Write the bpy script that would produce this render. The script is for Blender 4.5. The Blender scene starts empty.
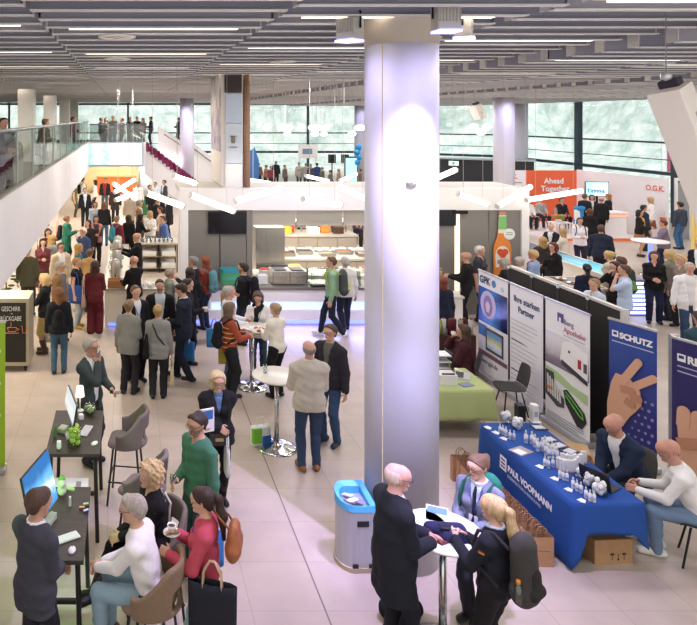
import bpy, math, random
import numpy as np
from mathutils import Vector, Matrix, Euler
random.seed(11); np.random.seed(11)
SC = bpy.context.scene
COL = SC.collection
F, CX, CY, H = 674.0, 128.0, 117.0, 5.0      # focal length in pixels, vanishing point, eye height
R = math.radians

def at(x, y, Y):                              # point at depth Y seen at a photo position
    return ((x - CX) * Y / F, Y, H - (y - CY) * Y / F)
def onfloor(x, y, z=0.0):
    Y = F * (H - z) / (y - CY)
    return ((x - CX) * Y / F, Y, z)

# ------------------------------------------------------------------ materials
def lin(c):
    if isinstance(c, str):
        c = c.lstrip('#'); c = [int(c[i:i+2], 16) / 255 for i in (0, 2, 4)]
    return tuple(x / 12.92 if x <= .04045 else ((x + .055) / 1.055) ** 2.4 for x in c[:3]) + (1.0,)
_M = {}
def mat(col, rough=.6, metal=0., kind='plain', emit=0., spec=.5, alpha=1.0):
    key = (col, rough, metal, kind, emit, spec, alpha)
    if key in _M: return _M[key]
    m = bpy.data.materials.new('%s_%s' % (kind, str(col).strip('#')))
    m.use_nodes = True
    nt = m.node_tree; b = nt.nodes['Principled BSDF']
    L = lin(col)
    b.inputs['Base Color'].default_value = L
    b.inputs['Roughness'].default_value = rough
    b.inputs['Metallic'].default_value = metal
    b.inputs['Specular IOR Level'].default_value = spec
    if emit:
        b.inputs['Emission Color'].default_value = L
        b.inputs['Emission Strength'].default_value = emit
    if kind in ('cloth', 'skin', 'wood', 'paper', 'metal', 'hair', 'wall'):
        tc = nt.nodes.new('ShaderNodeTexCoord'); n = nt.nodes.new('ShaderNodeTexNoise')
        mp = nt.nodes.new('ShaderNodeMapping')
        sc, lo, hi, bump = {'cloth': ((70, 70, 70), .93, 1.06, .12), 'skin': ((14, 14, 14), .93, 1.06, .05),
            'wood': ((2.5, 30, 30), .72, 1.2, .1), 'paper': ((12, 12, 12), .94, 1.05, .05),
            'metal': ((50, 50, 1.5), .94, 1.05, .02), 'hair': ((55, 55, 14), .72, 1.25, .4), 'wall': ((1.2, 1.2, 1.2), .97, 1.03, .02)}[kind]
        mp.inputs['Scale'].default_value = sc
        n.inputs['Scale'].default_value = 1.0; n.inputs['Detail'].default_value = 3
        mr = nt.nodes.new('ShaderNodeMapRange')
        mr.inputs['From Min'].default_value = .3; mr.inputs['From Max'].default_value = .7
        mr.inputs['To Min'].default_value = lo; mr.inputs['To Max'].default_value = hi
        mx = nt.nodes.new('ShaderNodeVectorMath'); mx.operation = 'SCALE'
        mx.inputs[0].default_value = L[:3]
        nt.links.new(tc.outputs['Object'], mp.inputs['Vector']); nt.links.new(mp.outputs[0], n.inputs['Vector'])
        nt.links.new(n.outputs['Fac'], mr.inputs['Value']); nt.links.new(mr.outputs[0], mx.inputs['Scale'])
        nt.links.new(mx.outputs[0], b.inputs['Base Color'])
        bp = nt.nodes.new('ShaderNodeBump'); bp.inputs['Strength'].default_value = bump; bp.inputs['Distance'].default_value = .004
        nt.links.new(n.outputs['Fac'], bp.inputs['Height']); nt.links.new(bp.outputs[0], b.inputs['Normal'])
    _M[key] = m
    return m
def soft(c, k=.2, up=.012):
    v = [int(c.lstrip('#')[i:i+2], 16)/255 for i in (0, 2, 4)]; g = .3*v[0] + .59*v[1] + .11*v[2]
    return '#' + ''.join('%02x' % max(0, min(255, round(255*(x + (g-x)*k + up)))) for x in v)
def cloth(c, r=.85): return mat(soft(c), r, 0, 'cloth', spec=.2)
def glass(col='#ffffff', refl=.1, name='clear_glass'):
    key = ('glass', col, refl)
    if key in _M: return _M[key]
    m = bpy.data.materials.new(name); m.use_nodes = True; nt = m.node_tree
    for n in list(nt.nodes): nt.nodes.remove(n)
    o = nt.nodes.new('ShaderNodeOutputMaterial'); t = nt.nodes.new('ShaderNodeBsdfTransparent'); g = nt.nodes.new('ShaderNodeBsdfGlossy')
    t.inputs[0].default_value = lin(col); g.inputs['Roughness'].default_value = .03
    mx = nt.nodes.new('ShaderNodeMixShader'); mx.inputs[0].default_value = refl
    nt.links.new(t.outputs[0], mx.inputs[1]); nt.links.new(g.outputs[0], mx.inputs[2]); nt.links.new(mx.outputs[0], o.inputs[0])
    _M[key] = m
    return m
def emis(col, s): return mat(col, .5, 0, 'glow', emit=s)
STEEL = mat('#b9b6b0', .28, 1, 'metal'); CHROME = mat('#d8d8d8', .12, 1); BLACK = mat('#17161a', .5); WHITE = mat('#f4f1ec', .5)
PAPERW = mat('#f3f1ee', .7, 0, 'paper'); PLASTW = mat('#eceae6', .35); DARKM = mat('#26272b', .4, .6)

# ------------------------------------------------------------------ mesh builder
class MB:
    def __init__(s): s.v = []; s.f = []; s.m = []; s.s = []
    def add(s, vs, fs, m=0, smooth=False):
        o = len(s.v); s.v += [tuple(p) for p in vs]
        for f in fs: s.f.append([i + o for i in f]); s.m.append(m); s.s.append(smooth)
        return s
    def box(s, c, d, rz=0, rx=0, ry=0, m=0):
        M = Matrix.Translation(c) @ Euler((rx, ry, rz)).to_matrix().to_4x4()
        vs = [M @ Vector((x * d[0] / 2, y * d[1] / 2, z * d[2] / 2)) for x in (-1, 1) for y in (-1, 1) for z in (-1, 1)]
        return s.add(vs, [(0, 1, 3, 2), (4, 6, 7, 5), (0, 4, 5, 1), (2, 3, 7, 6), (0, 2, 6, 4), (1, 5, 7, 3)], m)
    def bb(s, x0, x1, y0, y1, z0, z1, m=0):
        return s.box(((x0+x1)/2, (y0+y1)/2, (z0+z1)/2), (abs(x1-x0), abs(y1-y0), abs(z1-z0)), m=m)
    def tube(s, pts, r, n=8, m=0, cap=True):
        pts = [Vector(p) for p in pts]; rs = r if isinstance(r, (list, tuple)) else [r] * len(pts)
        vs = []; fs = []; up = None
        for i, p in enumerate(pts):
            d = (pts[min(i+1, len(pts)-1)] - pts[max(i-1, 0)]).normalized()
            if up is None: up = d.orthogonal().normalized()
            u = (up - d * up.dot(d))
            u = u.normalized() if u.length > 1e-6 else d.orthogonal().normalized()
            up = u; w = d.cross(u)
            for k in range(n):
                a = 2 * math.pi * k / n
                vs.append(p + (u * math.cos(a) + w * math.sin(a)) * rs[i])
        for i in range(len(pts) - 1):
            for k in range(n):
                k2 = (k + 1) % n
                fs.append((i*n+k, i*n+k2, (i+1)*n+k2, (i+1)*n+k))
        s.add(vs, fs, m, True)
        if cap:
            s.add(vs[:n], [tuple(range(n))[::-1]], m); s.add(vs[-n:], [tuple(range(n))], m)
        return s
    def lathe(s, prof, c=(0, 0, 0), n=20, m=0, sx=1, sy=1, smooth=True):
        vs = []; fs = []
        for r, z in prof:
            for k in range(n):
                a = 2 * math.pi * k / n
                vs.append((c[0] + r * sx * math.cos(a), c[1] + r * sy * math.sin(a), c[2] + z))
        for i in range(len(prof) - 1):
            for k in range(n):
                k2 = (k + 1) % n
                fs.append((i*n+k, i*n+k2, (i+1)*n+k2, (i+1)*n+k))
        if prof[0][0] > 1e-4: fs.append(tuple(range(n))[::-1])
        if prof[-1][0] > 1e-4: fs.append(tuple((len(prof)-1)*n + k for k in range(n)))
        return s.add(vs, fs, m, smooth)
    def ball(s, c, r, n=10, k=6, m=0):
        r = (r, r, r) if not isinstance(r, (tuple, list)) else r
        vs = [(c[0], c[1], c[2] - r[2])]; fs = []
        for j in range(1, k):
            t = math.pi * j / k
            for i in range(n):
                a = 2 * math.pi * i / n
                vs.append((c[0] + r[0]*math.sin(t)*math.cos(a), c[1] + r[1]*math.sin(t)*math.sin(a), c[2] - r[2]*math.cos(t)))
        vs.append((c[0], c[1], c[2] + r[2]))
        for i in range(n):
            i2 = (i+1) % n
            fs.append((0, 1+i2, 1+i)); fs.append((len(vs)-1, 1+(k-2)*n+i, 1+(k-2)*n+i2))
            for j in range(k-2): fs.append((1+j*n+i, 1+j*n+i2, 1+(j+1)*n+i2, 1+(j+1)*n+i))
        return s.add(vs, fs, m, True)
    def prism(s, poly, M, d, m=0, smooth=False):      # polygon in local XY of M, extruded d along local Z
        n = len(poly); M = Matrix(M)
        a = [M @ Vector((x, y, 0)) for x, y in poly]; b = [M @ Vector((x, y, d)) for x, y in poly]
        fs = [tuple(range(n))[::-1], tuple(range(n, 2*n))]
        s.add(a + b, fs, m)
        s.add(a + b, [(i, (i+1) % n, n+(i+1) % n, n+i) for i in range(n)], m, smooth)
        return s
    def sheet(s, grid, m=0, thick=0, smooth=True):     # grid of points rows x cols
        r, c = len(grid), len(grid[0]); vs = [p for row in grid for p in row]
        fs = [(i*c+j, i*c+j+1, (i+1)*c+j+1, (i+1)*c+j) for i in range(r-1) for j in range(c-1)]
        return s.add(vs, fs, m, smooth)
    def build(s, name, mats, parent=None, loc=None, bevel=0, seg=2, solid=0):
        me = bpy.data.meshes.new(name); me.from_pydata(s.v, [], s.f)
        mats = mats if isinstance(mats, (list, tuple)) else [mats]
        for x in mats: me.materials.append(x)
        me.polygons.foreach_set('material_index', s.m); me.polygons.foreach_set('use_smooth', s.s)
        me.update()
        o = bpy.data.objects.new(name, me); COL.objects.link(o)
        if parent: o.parent = parent
        if loc: o.location = loc
        if solid:
            q = o.modifiers.new('thick', 'SOLIDIFY'); q.thickness = solid; q.offset = 0
        if bevel:
            q = o.modifiers.new('bev', 'BEVEL'); q.width = bevel; q.segments = seg; q.limit_method = 'ANGLE'; q.angle_limit = R(40)
        return o
def tag(o, label=None, cat=None, group=None, kind=None):
    if label: o['label'] = label
    if cat: o['category'] = cat
    if group: o['group'] = group
    if kind: o['kind'] = kind
    return o
def thing(name, label, cat, loc=(0, 0, 0), rz=0, group=None):
    o = bpy.data.objects.new(name, None); COL.objects.link(o); o.empty_display_size = .1
    o.location = loc; o.rotation_euler = (0, 0, rz)
    return tag(o, label, cat, group)
def dup(root, loc, rz=0, label=None, group=None):
    r = root.copy(); COL.objects.link(r); r.location = loc; r.rotation_euler = (0, 0, rz)
    if label: r['label'] = label
    if group: r['group'] = group
    for ch in list(root.children):
        c = ch.copy(); COL.objects.link(c); c.parent = r
        for g in ch.children:
            d = g.copy(); COL.objects.link(d); d.parent = c
    return r
def text(s, name, size, m, parent, M, align='LEFT', ext=.001, font_w=None):
    cu = bpy.data.curves.new(name, 'FONT'); cu.body = s; cu.size = size; cu.align_x = align; cu.extrude = ext
    if font_w: cu.offset = font_w
    t = bpy.data.objects.new(name, cu); COL.objects.link(t)
    bpy.context.view_layer.update()
    me = bpy.data.meshes.new_from_object(t.evaluated_get(bpy.context.evaluated_depsgraph_get()))
    bpy.data.objects.remove(t); bpy.data.curves.remove(cu)
    me.name = name; me.materials.clear(); me.materials.append(m)
    o = bpy.data.objects.new(name, me); COL.objects.link(o)
    if parent: o.parent = parent
    o.matrix_local = M
    return o
def frame(o, ux, uy):                                 # matrix with given origin, x axis, y axis
    ux = Vector(ux).normalized(); uy = Vector(uy).normalized(); uz = ux.cross(uy)
    M = Matrix((ux, uy, uz)).transposed().to_4x4(); M.translation = Vector(o)
    return M
def struct(o, label=None): o['kind'] = 'structure'; return o

# ------------------------------------------------------------------ distance-field bodies
def A(*p): return np.array(p, dtype=np.float64)
def field(prims, h, cuts=(), wob=0.):
    los = []; his = []
    for a, b, ra, rb, k, sq in prims:
        r = max(ra, rb); los.append(np.minimum(a, b) - r); his.append(np.maximum(a, b) + r)
    lo = np.min(los, 0) - 3 * h; hi = np.max(his, 0) + 3 * h
    n = np.ceil((hi - lo) / h).astype(int) + 1
    ax = [lo[i] + h * np.arange(n[i]) for i in range(3)]
    D = np.full(n, .2, dtype=np.float32)
    for a, b, ra, rb, k, sq in prims:
        r = max(ra, rb) + k + 2 * h
        i0 = np.maximum(((np.minimum(a, b) - r - lo) / h).astype(int), 0)
        i1 = np.minimum(((np.maximum(a, b) + r - lo) / h).astype(int) + 2, n)
        sl = tuple(slice(i0[i], i1[i]) for i in range(3))
        P = [(ax[0][sl[0]] - a[0])[:, None, None], (ax[1][sl[1]] - a[1])[None, :, None], (ax[2][sl[2]] - a[2])[None, None, :]]
        ab = b - a
        if sq is not None:
            f, s = sq; pr = (P[0]*f[0] + P[1]*f[1] + P[2]*f[2]) * (s - 1)
            P = [P[i] + pr * f[i] for i in range(3)]; ab = ab + f * ((s - 1) * ab.dot(f))
        q = ab.dot(ab)
        t = np.clip((P[0]*ab[0] + P[1]*ab[1] + P[2]*ab[2]) / q, 0, 1) if q > 1e-9 else 0.
        d = np.sqrt((P[0]-t*ab[0])**2 + (P[1]-t*ab[1])**2 + (P[2]-t*ab[2])**2) - (ra + (rb - ra) * t)
        o = D[sl]
        w = np.clip(.5 + .5 * (o - d) / k, 0, 1)
        D[sl] = o * (1 - w) + d * w - k * w * (1 - w)
    if wob:
        X, Y, Z = ax[0][:, None, None], ax[1][None, :, None], ax[2][None, None, :]
        D += wob * (np.sin(31*X + 17*Z + 2*np.sin(13*Y+9*Z)) * np.sin(23*Y - 29*Z + 2*np.sin(11*X)) + .5*np.sin(61*Z + 19*X - 23*Y))
    for c in cuts:
        D = np.maximum(D, c(ax[0][:, None, None], ax[1][None, :, None], ax[2][None, None, :]))
    return D.astype(np.float32), lo, h
_CO = [(i, j, k) for i in (0, 1) for j in (0, 1) for k in (0, 1)]
_ED = [(a, b) for a in range(8) for b in range(a+1, 8) if sum(abs(_CO[a][t]-_CO[b][t]) for t in range(3)) == 1]
def snets(fd):
    D, lo, h = fd
    D = np.pad(D, 1, constant_values=.2); lo = lo - h
    s = D < 0; nx, ny, nz = D.shape
    cv = lambda A_, c: A_[c[0]:nx-1+c[0], c[1]:ny-1+c[1], c[2]:nz-1+c[2]]
    cnt = sum(cv(s, c).astype(np.int8) for c in _CO)
    act = (cnt > 0) & (cnt < 8)
    I = np.argwhere(act); idx = np.full(act.shape, -1, dtype=np.int32); idx[act] = np.arange(len(I))
    if not len(I): return np.zeros((0, 3)), np.zeros((0, 4), int)
    dv = [D[I[:, 0]+c[0], I[:, 1]+c[1], I[:, 2]+c[2]] for c in _CO]
    acc = np.zeros((len(I), 3)); num = np.zeros(len(I))
    for a, b in _ED:
        da, db = dv[a], dv[b]; x = (da < 0) != (db < 0)
        t = np.where(x, da / np.where(x, da - db, 1), 0)
        ca, cb = np.array(_CO[a], float), np.array(_CO[b], float)
        acc += x[:, None] * (ca + t[:, None] * (cb - ca)); num += x
    V = (I + acc / num[:, None]) * h + lo
    Q = []
    for axn in range(3):
        o1, o2 = (axn+1) % 3, (axn+2) % 3
        sa = [slice(None)]*3; sb = [slice(None)]*3
        sa[axn] = slice(0, -1); sb[axn] = slice(1, None)
        e = s[tuple(sa)] != s[tuple(sb)]
        E = np.argwhere(e)
        E = E[(E[:, o1] > 0) & (E[:, o2] > 0) & (E[:, o1] < act.shape[o1]) & (E[:, o2] < act.shape[o2])]
        def cell(d1, d2):
            T = E.copy(); T[:, o1] -= d1; T[:, o2] -= d2
            return idx[T[:, 0], T[:, 1], T[:, 2]]
        q = np.stack([cell(1, 1), cell(0, 1), cell(0, 0), cell(1, 0)], 1)
        ins = s[E[:, 0], E[:, 1], E[:, 2]]
        q[~ins] = q[~ins][:, ::-1]
        Q.append(q)
    return V, np.concatenate(Q)
def mesh_np(name, parts, mats, parent=None, smooth=True):        # parts: list of (verts, quads, material index)
    V = []; L = []; MI = []; o = 0
    for v, q, m in parts:
        V.append(v); L.append(np.asarray(q, int) + o); MI += [m] * len(q); o += len(v)
    V = np.concatenate(V); L = np.concatenate(L)
    me = bpy.data.meshes.new(name)
    me.vertices.add(len(V)); me.vertices.foreach_set('co', V.astype(np.float32).ravel())
    me.loops.add(len(L)*4); me.loops.foreach_set('vertex_index', L.astype(np.int32).ravel())
    me.polygons.add(len(L)); me.polygons.foreach_set('loop_start', (np.arange(len(L))*4).astype(np.int32))
    for m in mats: me.materials.append(m)
    me.polygons.foreach_set('material_index', np.array(MI, dtype=np.int32))
    me.polygons.foreach_set('use_smooth', np.ones(len(L), dtype=bool))
    me.update(calc_edges=True)
    ob = bpy.data.objects.new(name, me); COL.objects.link(ob)
    if parent: ob.parent = parent
    return ob
def blob(name, prims, h, m, parent, cuts=(), wob=0.):
    V, Q = snets(field(prims, h, cuts, wob))
    if not len(Q): return None
    return mesh_np(name, [(V, Q, 0)], [m], parent)
# ------------------------------------------------------------------ people
def ik(S, T, l1, l2, pole):
    d = T - S; L = np.linalg.norm(d)
    if L > (l1 + l2) * .995: T = S + d / L * (l1 + l2) * .995; d = T - S; L = np.linalg.norm(d)
    u = d / L
    c = (l1*l1 + L*L - l2*l2) / (2*L); hh = math.sqrt(max(l1*l1 - c*c, 0))
    p = pole - u * pole.dot(u); p = p / (np.linalg.norm(p) + 1e-9)
    return S + u*c + p*hh, T
def unit(v): return v / (np.linalg.norm(v) + 1e-9)
def field_ops(ops, h, wob=0.):
    """ops in order: prims, or ('cut', f), or ('sub', prim)"""
    pr = [o for o in ops if not isinstance(o[0], str)]
    los = np.min([np.minimum(a, b) - max(ra, rb) for a, b, ra, rb, k, s in pr], 0) - 3*h
    his = np.max([np.maximum(a, b) + max(ra, rb) for a, b, ra, rb, k, s in pr], 0) + 3*h
    n = np.ceil((his - los) / h).astype(int) + 1
    ax = [los[i] + h * np.arange(n[i]) for i in range(3)]
    D = np.full(n, .2, dtype=np.float32)
    G = (ax[0][:, None, None], ax[1][None, :, None], ax[2][None, None, :])
    def prim(o):
        a, b, ra, rb, k, sq = o
        r = max(ra, rb) + k + 2*h
        i0 = np.maximum(((np.minimum(a, b) - r - los) / h).astype(int), 0)
        i1 = np.minimum(((np.maximum(a, b) + r - los) / h).astype(int) + 2, n)
        sl = tuple(slice(i0[i], i1[i]) for i in range(3))
        P = [(ax[0][sl[0]] - a[0])[:, None, None], (ax[1][sl[1]] - a[1])[None, :, None], (ax[2][sl[2]] - a[2])[None, None, :]]
        ab = b - a
        if sq is not None:
            f, s = sq; pj = (P[0]*f[0] + P[1]*f[1] + P[2]*f[2]) * (s - 1)
            P = [P[i] + pj * f[i] for i in range(3)]; ab = ab + f * ((s - 1) * ab.dot(f))
        q = ab.dot(ab)
        t = np.clip((P[0]*ab[0] + P[1]*ab[1] + P[2]*ab[2]) / q, 0, 1) if q > 1e-9 else 0.
        return sl, np.sqrt((P[0]-t*ab[0])**2 + (P[1]-t*ab[1])**2 + (P[2]-t*ab[2])**2) - (ra + (rb - ra) * t), k
    for o in ops:
        if isinstance(o[0], str):
            if o[0] == 'curl':
                X, Y, Z = G
                D += (o[1] * (np.sin(95*X + 3*np.sin(60*Z)) * np.sin(88*Y + 2*np.sin(70*X)) + .8*np.sin(92*Z + 2.5*np.sin(64*Y)))).astype(np.float32)
            elif o[0] == 'cut': D = np.maximum(D, o[1](*G)).astype(np.float32)
            elif o[0] == 'sub':
                sl, d, k = prim(o[1:])
                D[sl] = np.maximum(D[sl], -d)
            elif o[0] == 'wob':
                X, Y, Z = G
                D += (o[1] * (np.sin(26*X + 13*Z + 2*np.sin(13*Y+9*Z)) * np.sin(19*Y - 27*Z + 2*np.sin(11*X)) + .5*np.sin(57*Z + 15*X - 23*Y))).astype(np.float32)
            continue
        sl, d, k = prim(o); old = D[sl]
        w = np.clip(.5 + .5 * (old - d) / k, 0, 1)
        D[sl] = old * (1 - w) + d * w - k * w * (1 - w)
    return D, los, h
def blob2(name, ops, h, m, parent):
    V, Q = snets(field_ops(ops, h))
    if not len(Q): return None
    return mesh_np(name, [(V, Q, 0)], [m], parent)

class Fig: pass
def blend(a, b, k):
    f_ = lambda c: [int(c.lstrip('#')[i:i+2], 16) for i in (0, 2, 4)]
    return '#' + ''.join('%02x' % round(x*(1-k)+y*k) for x, y in zip(f_(a), f_(b)))
_PLACED = []
SKIN = '#c99a80'
def hand(wr, fd, n, sx, q, curl):
    n = unit(n - fd * n.dot(fd)); t = np.cross(fd, n) * sx
    sq = (n, 2.3); P = lambda d_, t_, n_=0.: wr + (fd*d_ + t*t_ + n*n_) * q
    ops = [(wr - fd*.05*q, wr + fd*.01*q, .027*q, .026*q, .01, None),
           (P(.015, .012), P(.08, .018), .03*q, .03*q, .012, sq), (P(.015, -.010), P(.078, -.016), .028*q, .026*q, .012, sq)]
    for tt, L in ((.031, .072), (.010, .082), (-.011, .076), (-.031, .06)):
        b = P(.083, tt); a1 = curl * .75; a2 = curl * 1.6
        d1 = fd*math.cos(a1) + n*math.sin(a1); d2 = fd*math.cos(a2) + n*math.sin(a2)
        m_ = b + d1 * L * .52 * q; e = m_ + d2 * L * .48 * q
        ops += [(b, m_, .0095*q, .009*q, .004, None), (m_, e, .009*q, .0075*q, .004, None)]
    b = P(.022, .03); m_ = b + unit(t*.75 + fd*.6 + n*.35) * .045 * q; e = m_ + unit(fd*.85 + t*.15 + n*.45) * .032 * q
    ops += [(P(.01, .01), b, .018*q, .014*q, .01, None), (b, m_, .013*q, .0105*q, .006, None), (m_, e, .0105*q, .009*q, .004, None)]
    return ops

def person(label, hx=None, hy=None, h=1.75, rel=180, sex='m', hair=('short', '#3a2a20'), top=('shirt', '#888888'), legs=('trousers', '#23242b'),
           shoes='#1c1a1a', RH='down', LH='down', lean=0, tilt=0, head=(0, 0), z0=0., seat=None, walk=0, fat=1.0, skin=SKIN, ex=(), group=None,
           lod=None, pos=None, feet=None, curl=(.5, .5), turn=0, collar=None, stance=.1):
    q = h / 1.75
    fem = sex == 'f'
    pz = (seat + .085) if seat is not None else .93*q
    U = unit(A(math.sin(R(tilt)), math.sin(R(lean)), math.cos(R(lean)))); Fv = unit(A(0, math.cos(R(lean)), -math.sin(R(lean)))); X1 = np.cross(Fv, U)
    P = A(0, 0, pz)
    nb = P + U*.525*q; sh = P + U*.485*q
    sw = (.162 if fem else .182) * q * (.5 + .5*fat)
    hyaw, hpit = R(head[0]), R(head[1])               # + yaw turns to own right, + pitch looks down
    hl = R(lean) * .35 + hpit
    hf = A(math.sin(hyaw)*math.cos(hl), math.cos(hyaw)*math.cos(hl), -math.sin(hl)); hr = unit(A(math.cos(hyaw), -math.sin(hyaw), 0)); hu = np.cross(hr, hf)
    nk = unit(U*.8 + A(0, 0, 1) + A(0, .25*math.sin(hl)+.12, 0))
    hs = q ** .4 * (.97 if fem else 1.)
    hc = nb + nk*.075*q + hu*.095*hs + hf*.012
    crown = hc + hu*.113*hs
    # placement
    if pos is None:
        Y = F * (H - z0 - crown[2]) / (hy - CY)
        for _ in range(3):
            X = (hx - CX) * Y / F; az = R(rel) + math.atan2(X, Y)
            oy = -crown[0]*math.sin(az) + crown[1]*math.cos(az)
            Y = F * (H - z0 - crown[2]) / (hy - CY)
        X = (hx - CX) * Y / F; az = R(rel) + math.atan2(X, Y)
        bx = X - (crown[0]*math.cos(az) + crown[1]*math.sin(az)); by = Y - oy
    else:
        bx, by = pos; az = R(rel) + math.atan2(bx, by)
    if seat is None and z0 == 0:
        d0 = math.hypot(bx, by)
        for st_ in (0, .15, -.15, .3, -.3, .45, -.45, .6, -.6, .75, -.75, .9, -.9, 1.1, -1.1):
            k_ = 1 + st_/d0
            if all(math.hypot(bx*k_-a_, by*k_-b_) > (.5 if by > 10 else .3) for a_, b_ in _PLACED): break
        else: k_ = 1
        bx, by = bx*k_, by*k_
    if z0 == 0: _PLACED.append((bx, by))
    rz = -az
    if lod is None: lod = 0 if by < 10.8 else 1 if by < 20.5 else 2
    hb = (.0125, .02, .034)[lod]; hh_ = (.0085, .014, .026)[lod]
    f = Fig(); f.pos = (bx, by, z0); f.rz = rz; f.P = P; f.hc = hc; f.q = q
    ca, sa = math.cos(rz), math.sin(rz)
    f.W = lambda p: (bx + p[0]*ca - p[1]*sa, by + p[0]*sa + p[1]*ca, z0 + p[2])
    # limbs
    S_ = {}; E_ = {}; W_ = {}; N_ = {}
    for sx, T in ((1, RH), (-1, LH)):
        s = sh + X1*sx*sw + U*-.042*q
        pole = A(sx*.45, -.8, -.35)
        down = T == 'down'
        if down: t = s + (A(sx*.09, .05, -.545))*q
        elif T == 'pocket': t = P + A(sx*.22, .04, .02)*q
        elif T == 'hip': t = P + A(sx*.19, .05, .12)*q; pole = A(sx, -.6, 0)
        else:
            t = A(0, 0, sh[2]) + A(*T)*q + A(sh[0], sh[1]*.6, 0)
            if T[2] > 0: pole = A(sx*.7, -.2, -.8)
        e, w = ik(s, t, .285*q, .255*q, pole)
        S_[sx], E_[sx], W_[sx] = s, e, w
        N_[sx] = A(-sx, 0, 0) if down or T in ('pocket', 'hip') else unit(A(-sx*.7, -.15, -.45)) if T[2] < 0 else A(-sx*.6, -.6, 0)
    Hp = {}; K_ = {}; An = {}; Fd = {}
    for sx in (1, -1):
        hp = P + A(sx*.092*q, 0, -.01)
        if feet: t = A(*feet[0 if sx == 1 else 1])
        elif seat is not None: t = A(sx*.11, .42, .088 if seat < .6 else .40)
        else: t = A(sx*stance*q, sx*walk*.5 + (.02 if sx > 0 else -.01), .088 + (.05 if walk and sx*walk < 0 else 0))
        pole = A(sx*.12, 1, .25) if seat is not None else A(sx*.05, 1, 0)
        k, a_ = ik(hp, t, .445*q, .415*q, pole)
        Hp[sx], K_[sx], An[sx] = hp, k, a_
        fd = unit(A(sx*.18, 1, 0)) if not walk else unit(A(sx*.06, 1, 0)); Fd[sx] = fd
    g = fat
    sy = lambda s: (Fv, s)
    def torso(e, bust=True):
        o = [(P + X1*-.07*q, P + X1*.07*q, .102*q*g+e, .102*q*g+e, .04, sy(1.05)),
             (P + U*.05*q, P + U*.2*q, (.125 if fem else .14)*q*g+e, (.118 if fem else .138)*q*g+e, .06, sy(1.25 if g < 1.1 else 1.05)),
             (P + U*.22*q, P + U*.40*q, (.128 if fem else .148)*q*(.4+.6*g)+e, (.135 if fem else .158)*q*(.5+.5*g)+e, .06, sy(1.38)),
             (S_[-1], S_[1], .052*q+e, .052*q+e, .06, None),
             (sh + U*.0, nb + U*.0, .075*q+e*.6, .056*q+e*.4, .05, None)]
        if fem and bust:
            for sx in (1, -1): o.append((P + U*.335*q + X1*sx*.07*q + Fv*.075*q, P + U*.335*q + X1*sx*.07*q + Fv*.085*q, .058*q+e, .055*q+e, .05, None))
        return o
    traps = lambda e: [(nb - U*.035*q + X1*sx*.02*q - Fv*.012*q, S_[sx]*.8 + nb*.2 + U*-.035*q - Fv*.012*q, .052*q+e*.7, .05*q+e*.8, .04, None) for sx in (1, -1)]
    def arms(e, short=False, k=.03):
        o = []
        for sx in (1, -1):
            s, el, w = S_[sx], E_[sx], W_[sx]
            if short: o.append((s, s + (el-s)*.68, .052*q+e, .05*q+e*1.4, k, None)); continue
            w2 = el + (w - el)*.96
            o += [(s, el, .046*q+e, .042*q+e, k, None), (el, w2, .042*q+e, .030*q+e*.9, .02, None)]
        return o
    def hps(r, ff, u): return hc + (hr*r + hf*ff + hu*u)*hs
    headp = [(nb - nk*.04*q, hps(0, -.012, -.06), (.05 if fem else .056)*q, (.047 if fem else .053)*q, .03, None),
             (hps(0, -.035, .03), hps(0, .028, .03), .082*hs, .079*hs, .02, None),
             (hps(0, .022, -.005), hps(0, .05, -.078), .066*hs, .04*hs, .03, None),
             (hps(0, .04, .035), hps(0, .06, .03), .058*hs, .045*hs, .03, (hu, 1.2))]
    if lod < 2:
        headp += [(hps(0, .096, .02), hps(0, .112, -.022), .008*hs, .0115*hs, .012, None),
              (hps(-.035, .088, .036), hps(.035, .088, .036), .014*hs, .014*hs, .014, None),
              (hps(-.022, .094, -.05), hps(.022, .094, -.05), .011*hs, .011*hs, .01, (hu, 1.3)),
              (hps(0, .088, -.092), hps(0, .09, -.092), .018*hs, .018*hs, .02, None)]
        for sx in (1, -1): headp.append((hps(sx*.081, -.008, .018), hps(sx*.078, -.004, -.022), .018*hs, .012*hs, .006, (hr, 1.9)))
    body = torso(0) + traps(0) + arms(0)
    legp = []
    for sx in (1, -1):
        lr = 1. if legs[0] == 'skirt' else .82
        legp += [(Hp[sx], K_[sx], .086*q*(.4+.6*g)*lr, .057*q*lr, .03, None), (K_[sx], An[sx], .055*q*lr, .036*q, .02, None),
                 (K_[sx]*.72+An[sx]*.28 - Fd[sx]*.014, K_[sx]*.45+An[sx]*.55 - Fd[sx]*.012, .05*q*lr, .04*q*lr, .03, None),
                 (An[sx] - A(0, 0, .045), An[sx] + Fd[sx]*.13 - A(0, 0, .055), .035*q, .03*q, .02, None)]
    parts = []
    V, Q = snets(field_ops(body + legp + headp[:1], hb)); parts.append((V, Q, 0))
    V, Q = snets(field_ops(headp, hh_)); parts.append((V, Q, 0))
    for i, sx in enumerate((1, -1)):
        fdv = unit(W_[sx] - E_[sx]); fdv = unit(fdv + A(0, 0, -.05))
        V, Q = snets(field_ops(hand(W_[sx], fdv, N_[sx], sx, q, curl[i]), (.0055, .0075, .015)[lod])); parts.append((V, Q, 0))
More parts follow.
